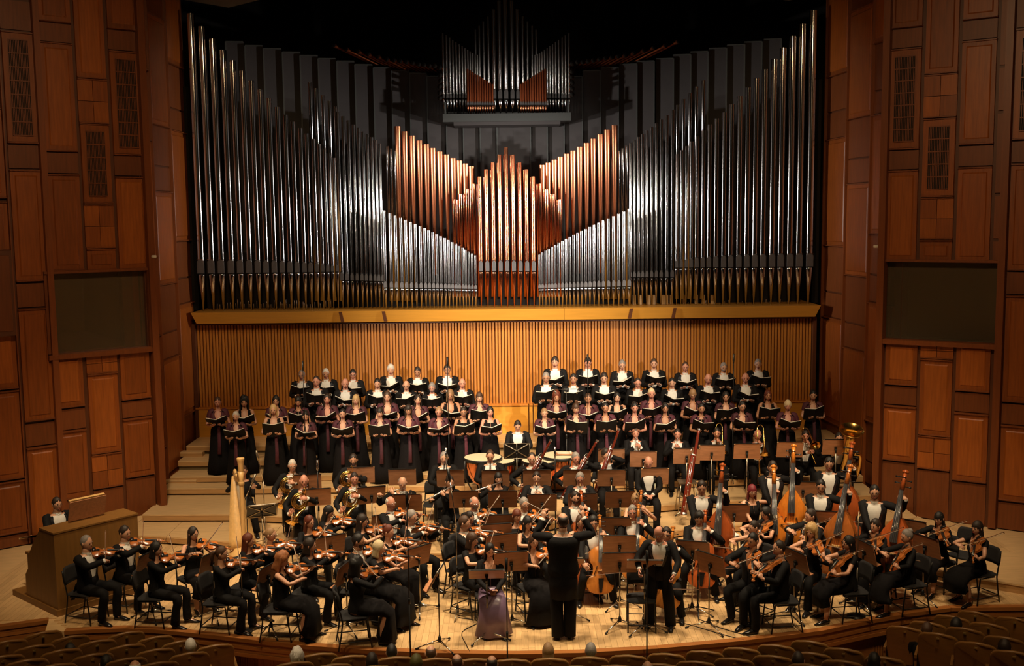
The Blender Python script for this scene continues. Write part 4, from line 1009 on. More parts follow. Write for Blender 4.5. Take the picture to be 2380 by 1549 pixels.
        if 'sash' in cloth:
            sh = MB(); x0 = opt.get('sx', .03) * k; yy = -.15 * k
            sh.tube([V3(x0, yy + .01, 1.10 * k), V3(x0 + .005, yy - .035, .98 * k), V3(x0 + .01, yy - .055, .75 * k), V3(x0 + .005, yy - .09, .48 * k)], [(.03, .012), (.034, .014), (.038, .014), (.045, .012)], 8, 0, (0, 1, 0)); sh.build('sash', burgundy, root)
    cat = 'person'
    if label is None: label = short
    tag(root, label, 'person', group)
    return f
# ---- poses: wrists, palms and instrument frames in the person's own coordinates
POSES = {}
def pose(name):
    def d(fn): POSES[name] = fn; return fn
    return d
@pose('lap')
def _(f, o, b): return dict(WL=f.P + V3(.06, -.30, .10), WR=f.P + V3(-.06, -.32, .11), pL=V3(0, 0, -1), pR=V3(0, 0, -1), tL=V3(-1, 0, 0), tR=V3(1, 0, 0), cL=.4, cR=.4, dL=V3(-.6, -.8, 0), dR=V3(.6, -.8, 0))
@pose('audience')
def _(f, o, b): return dict(WL=f.P + V3(.1, -.25, .08), WR=f.P + V3(-.1, -.25, .08), pL=V3(0, 0, -1), pR=V3(0, 0, -1))
@pose('folder')
def _(f, o, b):
    k = f.k; h = o.get('fh', .27); c = V3(o.get('fx', 0), -.30 * k - o.get('fd', 0), f.N[2] - h * k)
    sc_ = o.get('wide', 1.0)
    return dict(WL=c + V3(.10 * k * sc_, .035, -.055 * k), WR=c + V3(-.10 * k * sc_, .035, -.055 * k), dL=V3(-.35, -.85, .25), dR=V3(.35, -.85, .25), pL=V3(0, 0, 1), pR=V3(0, 0, 1), tL=V3(1, 0, 0), tR=V3(-1, 0, 0), cL=.35, cR=.35, folder=c, poleL=V3(.7, .5, -.8), poleR=V3(-.7, .5, -.8))
def fiddle_pose(f, o, bow, sc_=1.0):
    k = f.k; aim = o.get('aim', 0.62)
    d = nrm(V3(math.sin(aim), -math.cos(aim), o.get('drop', -.10))); n = V3(-.55, .05, .85)
    O = f.N + V3(.055 * k, -.055 * k, .005 * k); M = frame(O, d, n); X, N_ = M[:3, 0], M[:3, 2]
    Lh = O + d * .44 * sc_ - N_ * .035 + X * -.02
    Q = O + d * .185 * sc_ + N_ * .055 * sc_; frog = Q + X * (.08 + bow * .5); bd = -X + N_ * .0 + d * o.get('bskew', .05)
    Mb = frame(frog, bd, N_)
    return dict(WL=Lh - N_ * .055 - X * .005 - d * .01, dL=nrm(N_ * 1.0 + d * .25), pL=X, tL=-d, cL=.85, WR=frog + V3(0, 0, .0) + X * .05 + N_ * .05, dR=nrm(-X * .7 + d * .3 - N_ * .55), pR=-N_, tR=-X, cR=.55, fiddle=M, bowm=Mb, poleL=V3(.3, .1, -1), poleR=V3(-.9, .1, -.35), knee=o.get('knee', .13), fx=o.get('fx', 0), foot=o.get('foot', .40))
POSES['violin'] = lambda f, o, b: fiddle_pose(f, o, b, 1.0)
POSES['viola'] = lambda f, o, b: fiddle_pose(f, o, b, 1.14)
@pose('cello')
def _(f, o, bow):
    k = f.k; E = V3(.02, -.60, .0); T = V3(o.get('tx', .09), -.16, 1.12); d = nrm(T - E); O = E + d * .24
    M = frame(O, d, V3(.05, -1, .35)); X, N_ = M[:3, 0], M[:3, 2]
    Q = O + d * .27 + N_ * .17; frog = Q - X * (.06 + bow * .45); Mb = frame(frog, X + d * o.get('bt', .12), N_)
    Lh = O + d * o.get('lh', .93) + N_ * .02 + X * .045
    return dict(WL=Lh + X * .05 - N_ * .0 + V3(0, .02, -.02), dL=nrm(-X * .8 + N_ * .5 + d * .4), pL=-N_ * .4 - X, tL=d, cL=.8, WR=frog - X * .03 + V3(0, .02, .05), dR=nrm(X * .6 + N_ * .2 - d * .7), pR=-N_, tR=X, cR=.6, cello=M, bowm=Mb, knee=.26, foot=.36, poleL=V3(.8, .1, -.8), poleR=V3(-1, .2, -.3))
@pose('bass')
def _(f, o, bow):
    E = V3(.20, -.52, .0); T = V3(o.get('tx', .30), -.24, 1.75); d = nrm(T - E); O = E + d * .14
    M = frame(O, d, V3(-.25, -1, .2)); X, N_ = M[:3, 0], M[:3, 2]
    Q = O + d * .50 + N_ * .2; frog = Q - X * (.06 + bow * .35); Mb = frame(frog, X + d * .02, N_); Lh = O + d * o.get('lh', 1.40) + N_ * .03
    return dict(WL=Lh + X * .085 + V3(0, .03, -.01), dL=nrm(-X + N_ * .4 + d * .3), pL=-X, tL=d, cL=.85, WR=frog - X * .03 + V3(0, .03, .04), dR=nrm(X * .5 - d * .7), pR=-N_, tR=X, cR=.6, bass=M, bowm=Mb, knee=.24, poleL=V3(.6, .1, -1), poleR=V3(-1, .2, -.3))
@pose('flute')
def _(f, o, b):
    d = nrm(V3(-.93, -.22, o.get('dz', -.18))); O = f.mouth + V3(.0, -.012, 0) - d * .04; M = frame(O, d, V3(0, 0, 1))
    a, c = O + d * .26, O + d * .46
    return dict(flute=M, WL=a + V3(.05, -.03, -.05), dL=V3(-.55, .3, .55), pL=V3(0, 1, .2), tL=V3(.3, 0, 1), cL=1.0, WR=c + V3(-.01, .05, -.07), dR=V3(.0, -.7, .6), pR=V3(0, -.4, -1), tR=V3(1, 0, 0), cR=.8, poleL=V3(.6, -.2, -.8), poleR=V3(-.8, .1, -.6))
def reed(f, o, L, ang):
    d = nrm(V3(0, -math.sin(ang), -math.cos(ang))); O = f.mouth + V3(0, -.005, 0); M = frame(O, d, V3(0, -1, .5)); a, c = O + d * L * .36, O + d * L * .68
    return dict(reed=M, WL=a + V3(.085, .02, -.02), dL=V3(-.8, -.4, .2), pL=V3(-.3, .8, 0), tL=V3(0, 0, 1), cL=.9, WR=c + V3(-.085, .02, -.02), dR=V3(.8, -.4, .2), pR=V3(.3, .8, 0), tR=V3(0, 0, 1), cR=.9, poleL=V3(.9, 0, -.6), poleR=V3(-.9, 0, -.6))
POSES['oboe'] = lambda f, o, b: reed(f, o, .62, .72)
POSES['clarinet'] = lambda f, o, b: reed(f, o, .66, .55)
@pose('bassoon')
def _(f, o, b):
    lo = f.P + V3(-.23, -.16, .02); hi = f.P + V3(o.get('bx', .24), -.30, 1.06); d = nrm(hi - lo); M = frame(lo - d * .12, d, V3(0, -1, 0)); O = M[:3, 3]
    return dict(bassoon=M, WL=O + d * .82 + V3(.07, .06, 0), dL=V3(-.8, -.3, .3), pL=V3(-.3, -.6, 0), tL=d, cL=.9, WR=O + d * .28 + V3(-.07, .04, .0), dR=V3(.6, -.7, -.1), pR=V3(.5, -.4, 0), tR=d, cR=.9, poleL=V3(.9, 0, -.5), poleR=V3(-.9, .1, -.3))
@pose('horn')
def _(f, o, b):
    c = f.mouth + V3(-.10, -.24, -.22); M = frame(c, V3(-.25, .05, 1), V3(.25, -1, .15))
    return dict(horn=M, WL=c + V3(.12, -.02, .05), dL=V3(-.8, -.3, .2), pL=V3(-.5, 0, 0), tL=V3(0, 0, 1), cL=.9, WR=c + V3(-.19, .06, -.25), dR=V3(.3, -.5, .6), pR=V3(.6, 0, .4), tR=V3(0, 0, 1), cR=.5)
@pose('trumpet')
def _(f, o, b):
    d = nrm(V3(o.get('ax', .12), -.72, -.62)); O = f.mouth + d * .0; M = frame(O, d, V3(0, 0, 1))
    return dict(trumpet=M, WL=O + d * .19 + V3(.05, .03, -.075), dL=V3(-.4, -.5, .8), pL=V3(-1, 0, 0), tL=V3(0, 1, .5), cL=.9, WR=O + d * .22 + V3(-.06, .03, -.03), dR=V3(.5, -.6, .5), pR=V3(.5, 0, -1), tR=V3(0, .5, 1), cR=.8)
@pose('trombone')
def _(f, o, b):
    d = nrm(V3(o.get('ax', -.05), -.55, o.get('az', -.84))); O = f.mouth; M = frame(O, d, V3(.9, -.2, .3))
    return dict(trombone=M, WL=O + d * .09 + V3(.06, .02, -.05), dL=V3(-.3, -.5, .8), pL=V3(-1, 0, 0), tL=V3(0, 1, .3), cL=.9, WR=O + d * o.get('sl', .42) + V3(-.05, .05, -.02), dR=V3(.6, -.6, .3), pR=V3(.6, 0, 0), tR=V3(0, 0, 1), cR=.8)
@pose('tuba')
def _(f, o, b):
    c = f.P + V3(.08, -.30, .05); M = frame(c, V3(.12, -.50, 1), V3(0, -1, 0))
    return dict(tuba=M, WL=c + V3(.19, .02, .22), dL=V3(-.5, -.5, .5), WR=c + V3(-.20, -.02, .34), dR=V3(.7, -.5, .2), cR=.8, knee=.24)
@pose('timpani')
def _(f, o, b): return dict(WL=f.P + V3(.12, -.40, .20), WR=f.P + V3(-.06, -.40, .26), dL=V3(-.1, -1, -.2), dR=V3(.1, -1, .1), pL=V3(0, 0, -1), pR=V3(0, 0, -1), cL=1, cR=1)
@pose('organ')
def _(f, o, b): return dict(WL=f.P + V3(.2, -.46, .30), WR=f.P + V3(-.2, -.46, .30), pL=V3(0, 0, -1), pR=V3(0, 0, -1), dL=V3(0, -1, 0), dR=V3(0, -1, 0))
@pose('harp')
def _(f, o, b): return dict(WL=f.P + V3(.22, -.42, .42), WR=f.P + V3(-.2, -.36, .40), pL=V3(-1, 0, 0), pR=V3(1, 0, 0), dL=V3(-.3, -1, 0), dR=V3(.3, -1, 0), knee=.2)
@pose('conduct')
def _(f, o, b):
    return dict(WL=f.N + V3(.27, -.34, .13), WR=f.N + V3(-.31, -.27, .16), dL=V3(-.1, -.2, 1), dR=V3(.05, -.35, .9), pL=V3(-.6, -.6, 0), pR=V3(.6, -.6, 0), tL=V3(-.6, .5, 0), tR=V3(1, 0, 0), cL=.75, cR=.2, spread=.25, poleL=V3(.9, .2, -1.5), poleR=V3(-.9, .2, -1.5), stance=.085)
@pose('solo')
def _(f, o, b): return dict(WL=V3(.24, -.38, 1.02 * f.k), WR=V3(-.26, -.36, 1.06 * f.k), dL=V3(.0, -.6, -.5), dR=V3(0, -.6, -.5), pL=V3(-1, 0, 0), pR=V3(1, 0, 0), cL=.9, cR=.9, stance=.16)
# ------------------------------------------------------------------ instruments
VIOL = [(0, .004), (.006, .05), (.02, .080), (.05, .100), (.08, .104), (.105, .096), (.122, .080), (.135, .063), (.155, .055), (.185, .053), (.21, .058), (.222, .070), (.24, .079), (.27, .084), (.30, .081), (.325, .066), (.345, .036), (.354, .012)]
BASS = [(0, .004), (.006, .05), (.02, .082), (.05, .104), (.085, .110), (.112, .100), (.13, .080), (.145, .064), (.165, .058), (.19, .060), (.205, .074), (.225, .080), (.25, .078), (.28, .066), (.31, .048), (.335, .032), (.354, .018)]
def fiddle(name, outline, S, rib, m, label_shoulder=True, neck=.132, chin=False, board=ebony, pin=0.0, stringm=chrome):
    r = empty(name); Y = np.array([o[0] for o in outline]) * S; Wd = np.array([o[1] for o in outline]) * S
    U = np.linspace(-1, 1, 9); A = .018 * S; b = MB()
    def plate(z0, sg):
        R = []
        for y, w_ in zip(Y, Wd):
            hgt = A * max(0, 1 - ((y / Y[-1] - .5) * 2) ** 4) * min(1, w_ / (.06 * S))
            R.append(np.array([[u * w_, y, z0 + sg * hgt * math.cos(u * PI / 2) ** 0.8 if abs(u) < 1 else z0] for u in U]))
        b.rings(R, 0, False, False, False)
    plate(0, 1); plate(-rib, -1)
    L = [np.array([-w_, y, 0]) for y, w_ in zip(Y, Wd)] + [np.array([w_, y, 0]) for y, w_ in zip(Y[::-1], Wd[::-1])]
    b.rings([np.array(L) * (1.0, 1, 1), np.array(L) * (.985, 1, 1) + (0, 0, -.002 * S), np.array(L) * (.985, 1, 1) + (0, 0, -rib + .002 * S), np.array(L) + (0, 0, -rib)], 0, True, False, False, False)
    b.build('sound_box', m, r)
    e = Y[-1]; tz = .016 * S
    b = MB(); b.tube([(0, e - .004, -rib * .5), (0, e + neck * .5 * S, -.002 * S), (0, e + neck * S, .002 * S)], [(.016 * S, rib * .5), (.0125 * S, .011 * S), (.012 * S, .012 * S)], 8, 0, (0, 0, 1))
    h = e + neck * S
    b.tube([(0, h, .0), (0, h + .05 * S, -.012 * S), (0, h + .085 * S, -.022 * S)], [(.013 * S, .013 * S), (.012 * S, .012 * S), (.010 * S, .011 * S)], 8, 0, (0, 0, 1))
    b.ell((0, h + .094 * S, -.026 * S), (.012 * S, .014 * S, .015 * S), None, 10, 7); b.tube([(-.016 * S, h + .094 * S, -.026 * S), (.016 * S, h + .094 * S, -.026 * S)], .008 * S, 8)
    b.build('neck', m, r)
    b = MB()
    for i in range(4): s_ = -1 if i % 2 else 1; b.tube([(-.012 * S * s_, h + (.018 + .016 * i) * S, -.006 * S), (.030 * S * s_, h + (.018 + .016 * i) * S, -.006 * S), (.042 * S * s_, h + (.018 + .016 * i) * S, -.006 * S)], [(.003 * S, .003 * S), (.003 * S, .003 * S), (.006 * S, .009 * S)], 6)
    b.build('peg', ebony, r)
    b = MB(); b.add([(-.011 * S, h, .013 * S), (.011 * S, h, .013 * S), (.020 * S, e - .125 * S, tz + .018 * S), (-.020 * S, e - .125 * S, tz + .018 * S), (-.011 * S, h, .006 * S), (.011 * S, h, .006 * S), (.020 * S, e - .125 * S, tz + .011 * S), (-.020 * S, e - .125 * S, tz + .011 * S), (0, h, .018 * S), (0, e - .125 * S, tz + .024 * S)], [(0, 8, 9, 3), (8, 1, 2, 9), (4, 7, 6, 5), (0, 3, 7, 4), (1, 5, 6, 2), (2, 6, 7, 3, 9), (0, 4, 5, 1, 8)], 0, False)
    b.build('fingerboard', board, r)
    b = MB(); b.add([(-.009 * S, .012 * S, .016 * S), (.009 * S, .012 * S, .016 * S), (.021 * S, .115 * S, .036 * S), (-.021 * S, .115 * S, .036 * S), (-.009 * S, .012 * S, .008 * S), (.009 * S, .012 * S, .008 * S), (.021 * S, .115 * S, .028 * S), (-.021 * S, .115 * S, .028 * S)], [(0, 1, 2, 3), (4, 7, 6, 5), (0, 3, 7, 4), (1, 5, 6, 2), (2, 6, 7, 3), (0, 4, 5, 1)], 0, False)
    b.build('tailpiece', ebony, r)
    b = MB(); b.quadbox([(-.024 * S, .168 * S, .012 * S), (-.010 * S, .168 * S, .018 * S), (.010 * S, .168 * S, .018 * S), (.024 * S, .168 * S, .012 * S), (.018 * S, .168 * S, .044 * S), (0, .168 * S, .050 * S), (-.018 * S, .168 * S, .044 * S)], (0, .005 * S, 0)); b.build('bridge', harp_wood, r)
    b = MB()
    for i in range(4):
        x = (-1.5 + i); b.tube([(x * .006 * S, .113 * S, .034 * S), (x * .010 * S, .170 * S, .049 * S), (x * .005 * S, h, .0165 * S)], .0008 * S, 3)
    b.build('string', stringm, r)
    b = MB()
    for s_ in (-1, 1):
        P = [(s_ * .040 * S, .135 * S, .0135 * S), (s_ * .049 * S, .142 * S, .011 * S), (s_ * .043 * S, .158 * S, .0145 * S), (s_ * .034 * S, .182 * S, .0175 * S), (s_ * .031 * S, .197 * S, .0185 * S), (s_ * .026 * S, .203 * S, .0195 * S)]
        b.tube(P, [.0035 * S, .003 * S, .0028 * S, .0028 * S, .003 * S, .0035 * S], 5)
    b.build('sound_hole', ebony, r)
    if chin: b = MB(); b.ell((-.035 * S, .035 * S, .026 * S), (.042 * S, .030 * S, .009 * S), None, 10, 6); b.build('chin_rest', ebony, r)
    if pin: b = MB(); b.tube([(0, 0.01, -rib * .5), (0, -pin, -rib * .5)], .006 if S < 2.5 else .009, 6); b.build('endpin', steel, r)
    return r
def bow_proto(L, name):
    r = empty(name); b = MB(); b.tube(smooth_path([(0, 0, .010), (0, L * .35, .004), (0, L * .7, .003), (0, L, .016)], 2), .0042, 6); b.box((0, L + .003, .004), (.008, .012, .026)); b.build('bow_stick', bow_wood, r)
    b = MB(); b.box((0, L / 2 + .02, -.010), (.009, L - .04, .0022)); b.build('bow_hair', bow_hair, r)
    b = MB(); b.box((0, .03, -.002), (.011, .045, .022)); b.tube([(0, -.012, .010), (0, .004, .010)], .006, 6); b.build('frog', ebony, r); return r
PROTO = {}
def place(kind, make, M, label, cat, group=None, S=1.0):
    """first use moves the prototype itself, later uses copy it with its parts"""
    M = np.array(M); M[:3, :3] = M[:3, :3] * S
    if kind not in PROTO: o = make(); PROTO[kind] = o; o.matrix_world = Matrix([list(q) for q in M])
    else: o = copy_tree(PROTO[kind], M)
    o['kind'] = 'thing'; return tag(o, label, cat, group)
def horn_make():
    r = empty('french_horn'); b = MB(); A = np.linspace(0, 2 * PI, 22)
    for R_, z, rr in ((.150, .0, .011), (.128, .02, .010), (.105, -.015, .010), (.082, .01, .009)):
        b.tube([(math.cos(a) * R_, math.sin(a) * R_ * .98, z + .006 * math.sin(a * 2)) for a in A], rr, 7)
    b.build('coil', brass, r)
    b = MB(); P = smooth_path([(.14, -.05, .0), (.05, -.155, .0), (-.06, -.19, .02), (-.15, -.24, .04), (-.21, -.29, .06), (-.24, -.32, .075)], 3)
    rr = lerp_list([.014, .018, .028, .046, .085, .150], 3); rr[-2] = .125; b.tube(P, rr, 18, 0, None, False, False); b.tube(P[-3:], [q * .97 for q in rr[-3:]], 18, 0, None, False, False); b.build('bell', brass, r)
    b = MB(); b.tube(smooth_path([(.10, .05, -.02), (.14, .16, .05), (.11, .24, .16), (.095, .24, .23)], 3), [.008] * 10, 7); b.tube([(.095, .24, .225), (.094, .24, .25)], [.007, .012], 8); b.build('mouthpipe', brass, r)
    b = MB()
    for i in range(3): b.tube([(.03 + i * .03, .03 - i * .03, -.02), (.03 + i * .03, .03 - i * .03, .05)], .016, 10)
    b.tube([(-.03, .03, .03), (.05, -.05, .03), (.08, .02, .03), (.0, .08, .03)], .008, 6)
    b.build('valve', silver, r); return r
def trumpet_make():
    r = empty('trumpet'); b = MB(); b.tube([(0, .0, 0), (0, .012, 0), (0, .06, 0), (0, .30, 0)], [.013, .009, .005, .006], 8)
    b.tube(smooth_path([(0, .30, 0), (0, .36, -.02), (0, .36, -.07), (0, .30, -.09), (0, .10, -.09), (0, .04, -.07), (0, .04, -.02), (0, .10, 0)], 3), .0065, 7); b.build('tubing', silver, r)
    b = MB(); b.tube([(0, .10, -.045), (0, .30, -.045), (0, .40, -.045), (0, .45, -.045), (0, .475, -.045), (0, .485, -.045)], [.006, .008, .014, .026, .045, .061], 16, 0, None, False, False); b.build('bell', brass, r)
    b = MB()
    for i in range(3): b.tube([(0, .17 + i * .032, -.11), (0, .17 + i * .032, .015), (0, .17 + i * .032, .03)], [.012, .012, .006], 8)
    b.build('valve', silver, r); return r
def trombone_make():
    r = empty('trombone'); b = MB()
    for x in (0, .085): b.tube([(x, .05, 0), (x, .80, 0)], .0075, 7)
    b.tube(smooth_path([(0, .80, 0), (.012, .84, 0), (.073, .84, 0), (.085, .80, 0)], 3), .0085, 7); b.tube([(0, .15, 0), (.085, .15, 0)], .005, 6); b.tube([(0, .46, 0), (.085, .46, 0)], .005, 6); b.tube([(0, -.0, 0), (0, .02, 0), (0, .06, 0)], [.014, .01, .007], 8); b.build('slide', brass, r)
    b = MB(); b.tube(smooth_path([(.085, .06, 0), (.085, -.20, .0), (.085, -.27, .04), (.085, -.27, .09), (.085, -.20, .13)], 3), .009, 7); b.build('tuning_slide', brass, r)
    b = MB(); b.tube([(.085, -.20, .13), (.085, .05, .13), (.085, .22, .13), (.085, .31, .13), (.085, .36, .13), (.085, .385, .13)], [.009, .013, .022, .042, .075, .108], 18, 0, None, False, False); b.build('bell', brass, r); return r
def tuba_make():
    r = empty('tuba'); b = MB()
    P = [(-.02, .0, .0), (0, .35, .0), (0, .62, .0), (0, .78, .0), (0, .88, .0), (0, .935, 0), (0, .95, .0)]; rr = [.05, .062, .085, .105, .14, .195, .215]
    b.tube(P, rr, 22, 0, None, False, False); b.tube(P[2:], [q * .97 for q in rr[2:]], 22, 0, None, False, False); b.tube([(math.cos(a) * .213, .95, math.sin(a) * .213) for a in np.linspace(0, 2 * PI, 25)], .006, 5); b.build('bell', brass, r)
    b = MB(); b.tube(smooth_path([(-.02, .02, 0), (.02, -.12, 0), (.12, -.16, 0), (.22, -.10, 0), (.25, .05, 0), (.25, .30, 0), (.22, .42, 0), (.12, .44, .03)], 3), lerp_list([.05, .05, .047, .043, .04, .034, .03, .026], 3), 10); b.build('bottom_bow', brass, r)
    b = MB()
    for i in range(4):
        x = .07 + .035 * i; b.tube(smooth_path([(x, .30 - .03 * i, .06), (x, .0, .07), (x + .03, -.04, .07), (x + .05, .02, .06), (x + .04, .26, .05)], 2), .011, 7)
    b.tube(smooth_path([(.12, .44, .03), (.02, .46, .10), (-.08, .52, .11), (-.10, .56, .20)], 3), .009, 7); b.build('valve_tubing', brass, r); return r
def flute_make():
    r = empty('flute'); b = MB(); b.tube([(0, -.03, 0), (0, .67, 0)], .013, 10); b.ell((0, .04, .009), (.012, .016, .006), None, 8, 5); b.build('flute_tube', silver, r)
    b = MB()
    for i in range(14): b.tube([(0, .22 + i * .03, .008), (0, .22 + i * .03, .016)], .008, 7)
    b.tube([(.007, .2, .012), (.007, .64, .012)], .003, 5); b.build('key', chrome, r); return r
def reed_make(L, bell, name, cane):
    def mk():
        r = empty(name); b = MB(); b.tube([(0, .05, 0), (0, .09, 0), (0, L * .85, 0), (0, L * .95, 0), (0, L, 0)], [.010, .013, .0155, .021, bell], 10); b.build('barrel', ebony, r)
        b = MB(); b.tube([(0, -.01, 0), (0, .06, 0)], [.004, .008] if not cane else [.007, .012], 7); b.build('mouthpiece', harp_wood if not cane else ebony, r)
        b = MB()
        for i in range(9): b.ell((0, .14 + i * (L - .2) / 9, .016), (.009, .010, .006), None, 8, 4)
        for s_ in (-1, 1): b.tube([(s_ * .014, .12, .012), (s_ * .014, L * .8, .012)], .0035, 5)
        b.build('key', silver, r); return r
    return mk
def bassoon_make(big):
    def mk():
        r = empty('contrabassoon' if big else 'bassoon'); b = MB(); L = 1.34
        b.tube([(0, .0, 0), (0, .02, 0), (0, .95, 0)], [.022, .032, .026], 10); b.tube([(.04, .02, 0), (.04, .5, 0), (.04, 1.1, 0), (.04, L - .06, 0), (.04, L, 0)], [.028, .026, .023, .022, .024], 10); b.build('joint', maple_red, r)
        b = MB(); b.tube([(.04, L - .005, 0), (.04, L + .02, 0)], [.030, .027], 12, 0, None, False, False); b.tube([(.02, -.01, 0), (.02, .06, 0)], (.055, .034), 10)
        for y in (.50, .94): b.tube([(.02, y, 0), (.02, y + .02, 0)], (.05, .03), 10)
        b.build('ring', silver, r)
        b = MB(); b.tube(smooth_path([(0, .94, .0), (-.0, 1.04, .02), (-.03, 1.06, .10), (-.06, 1.0, .17)], 3), .005, 6); b.build('bocal', silver, r)
        b = MB()
        for i in range(10): b.ell((.02 * (i % 2), .14 + i * .085, .03), (.011, .018, .007), None, 7, 4)
        b.tube([(.02, .1, .03), (.02, .9, .03)], .004, 5); b.build('key', silver, r); return r
    return mk
# ---- furniture
def chair_make():
    r = empty('orchestra_chair')
    b = MB(); b.tube(smooth_path([(0, -.21, .455), (0, -.10, .462), (0, .10, .455), (0, .20, .45)], 2), [(.19, .018), (.215, .026), (.22, .03), (.22, .03), (.22, .03), (.215, .028), (.2, .02)], 14, 0, (0, 0, 1)); b.build('seat', black_seat, r)
    b = MB(); R = []
    for z, w_ in ((.60, .19), (.66, .205), (.74, .21), (.82, .20), (.86, .17)):
        x = np.linspace(-1, 1, 7) * w_; R.append(np.concatenate([np.stack([x, .235 + .1 * (z - .6) - .05 * (x / .2) ** 2, np.full(7, z)], 1), np.stack([x[::-1], .262 + .1 * (z - .6) - .05 * (x[::-1] / .2) ** 2, np.full(7, z)], 1)]))
    b.rings(R); b.build('backrest', black_seat, r)
    for s_ in (-1, 1):
        b = MB(); b.tube(smooth_path([(s_ * .205, -.24, 0), (s_ * .20, -.19, .40), (s_ * .20, -.15, .435), (s_ * .20, .12, .43)], 2), .0115, 7); b.build('leg', black_metal, r)
        b = MB(); b.tube(smooth_path([(s_ * .205, .24, 0), (s_ * .20, .17, .42), (s_ * .19, .235, .66), (s_ * .18, .26, .82)], 2), .0115, 7); b.build('leg', black_metal, r)
    for y, z in ((-.225, .12), (.222, .12)):
        b = MB(); b.tube([(-.205, y, z), (.205, y, z)], .008, 6); b.build('stretcher', black_metal, r)
    for s_ in (-1, 1):
        b = MB(); b.tube([(s_ * .205, -.225, .12), (s_ * .205, .222, .12)], .008, 6); b.build('stretcher', black_metal, r)
    return r
def stool_make():
    r = empty('high_stool'); b = MB(); b.lathe([(.0, .70), (.17, .70), (.185, .72), (.18, .75), (.0, .76)], 16, None, 0); b.build('seat', black_seat, r)
    for a in range(4):
        t = PI / 4 + a * PI / 2; b = MB(); b.tube([(math.cos(t) * .14, math.sin(t) * .14, .71), (math.cos(t) * .24, math.sin(t) * .24, 0)], .013, 7); b.build('leg', black_metal, r)
    b = MB(); b.tube([(math.cos(t) * .205, math.sin(t) * .205, .26) for t in np.linspace(0, 2 * PI, 17)], .009, 6); b.build('foot_ring', black_metal, r); return r
def stand_make(tilt=.26, hgt=1.06, wire=False, sheets=True, w_=.52, flat=False):
    """desk faces +Y (towards its player), its back towards -Y"""
    r = empty('music_stand'); h = .34 if not flat else .34
    Rt = rotx(tilt); c = V3(0, .0, hgt)
    if not wire:
        b = MB(); P = [(-w_ / 2, .0, -h / 2), (w_ / 2, 0, -h / 2), (w_ / 2, 0, h / 2 - .02), (w_ / 2 - .02, 0, h / 2), (-w_ / 2 + .02, 0, h / 2), (-w_ / 2, 0, h / 2 - .02)]
        b.quadbox([Rt @ np.array(p) + c for p in P], Rt @ V3(0, .012, 0)); b.build('desk', stand_wood, r)
        b = MB(); b.box(Rt @ V3(0, .004, h / 2 + .004) + c, (w_ - .05, .022, .010), Rt); b.build('top_edge', black_metal, r)
        for s_ in (-1, 1): b = MB(); b.box(Rt @ V3(s_ * (w_ / 2 - .012), .004, h / 2 - .002) + c, (.03, .024, .016), Rt @ roty(s_ * .3)); b.build('corner_cap', chrome, r)
    else:
        b = MB()
        for p, q in (((-w_ / 2, h / 2), (w_ / 2, h / 2)), ((-w_ / 2, -h / 2), (w_ / 2, -h / 2)), ((-w_ / 2, -h / 2), (-w_ / 2, h / 2)), ((w_ / 2, -h / 2), (w_ / 2, h / 2)), ((-w_ / 2, -h / 2), (w_ / 2, h / 2)), ((-w_ / 2, h / 2), (w_ / 2, -h / 2)), ((0, -h / 2), (0, h / 2))):
            b.tube([Rt @ V3(p[0], -.004, p[1]) + c, Rt @ V3(q[0], -.004, q[1]) + c], (.011, .006), 6, 0, Rt @ V3(0, 1, 0))
        b.build('desk_frame', steel, r)
        b = MB(); b.box(Rt @ V3(0, .004, 0) + c, (w_ - .02, .006, h - .02), Rt); b.build('desk', black_metal, r)
    b = MB(); b.box(Rt @ V3(0, .04, -h / 2 + .005) + c, (w_, .07, .012), Rt); b.build('lip', stand_wood if not wire else black_metal, r)
    if sheets:
        b = MB()
        for s_ in (-1, 1): b.box(Rt @ V3(s_ * .115, .020, .01) + c, (.222, .006, .30), Rt @ roty(s_ * .01)); 
        b.build('sheet_music', paper, r)
    b = MB(); b.box(Rt @ V3(0, -.02, -.02) + c, (.05, .035, .06), Rt); b.tube([(0, -.03, hgt - .03), (0, -.03, hgt - .12)], .016, 8); b.build('tilt_joint', black_metal, r)
    b = MB(); b.tube([(0, -.03, .16), (0, -.03, hgt - .08)], .011, 8); b.build('post', steel, r)
    b = MB(); b.tube([(0, -.03, .10), (0, -.03, .15), (0, -.03, .19)], [.028, .026, .014], 8); b.build('hub', black_metal, r)
    b = MB(); b.tube([(0, -.03, .62), (0, -.03, .66)], .016, 8); b.build('clutch', black_metal, r)
    for i in range(3):
        a = PI / 2 + i * 2 * PI / 3 + .3; d = V3(math.cos(a), math.sin(a), 0); lg = MB(); lg.tube([V3(0, -.03, .13) + d * .02, V3(0, -.03, .03) + d * .33], .0085, 6); lg.tube([V3(0, -.03, .10) + d * .0, V3(0, -.03, .066) + d * .2], .006, 5); o = lg.build('leg', chrome, r)
        ft = MB(); ft.tube([V3(0, -.03, .034) + d * .30, V3(0, -.03, .018) + d * .35], .014, 7); ft.build('rubber_foot', black_metal, o)
    return r
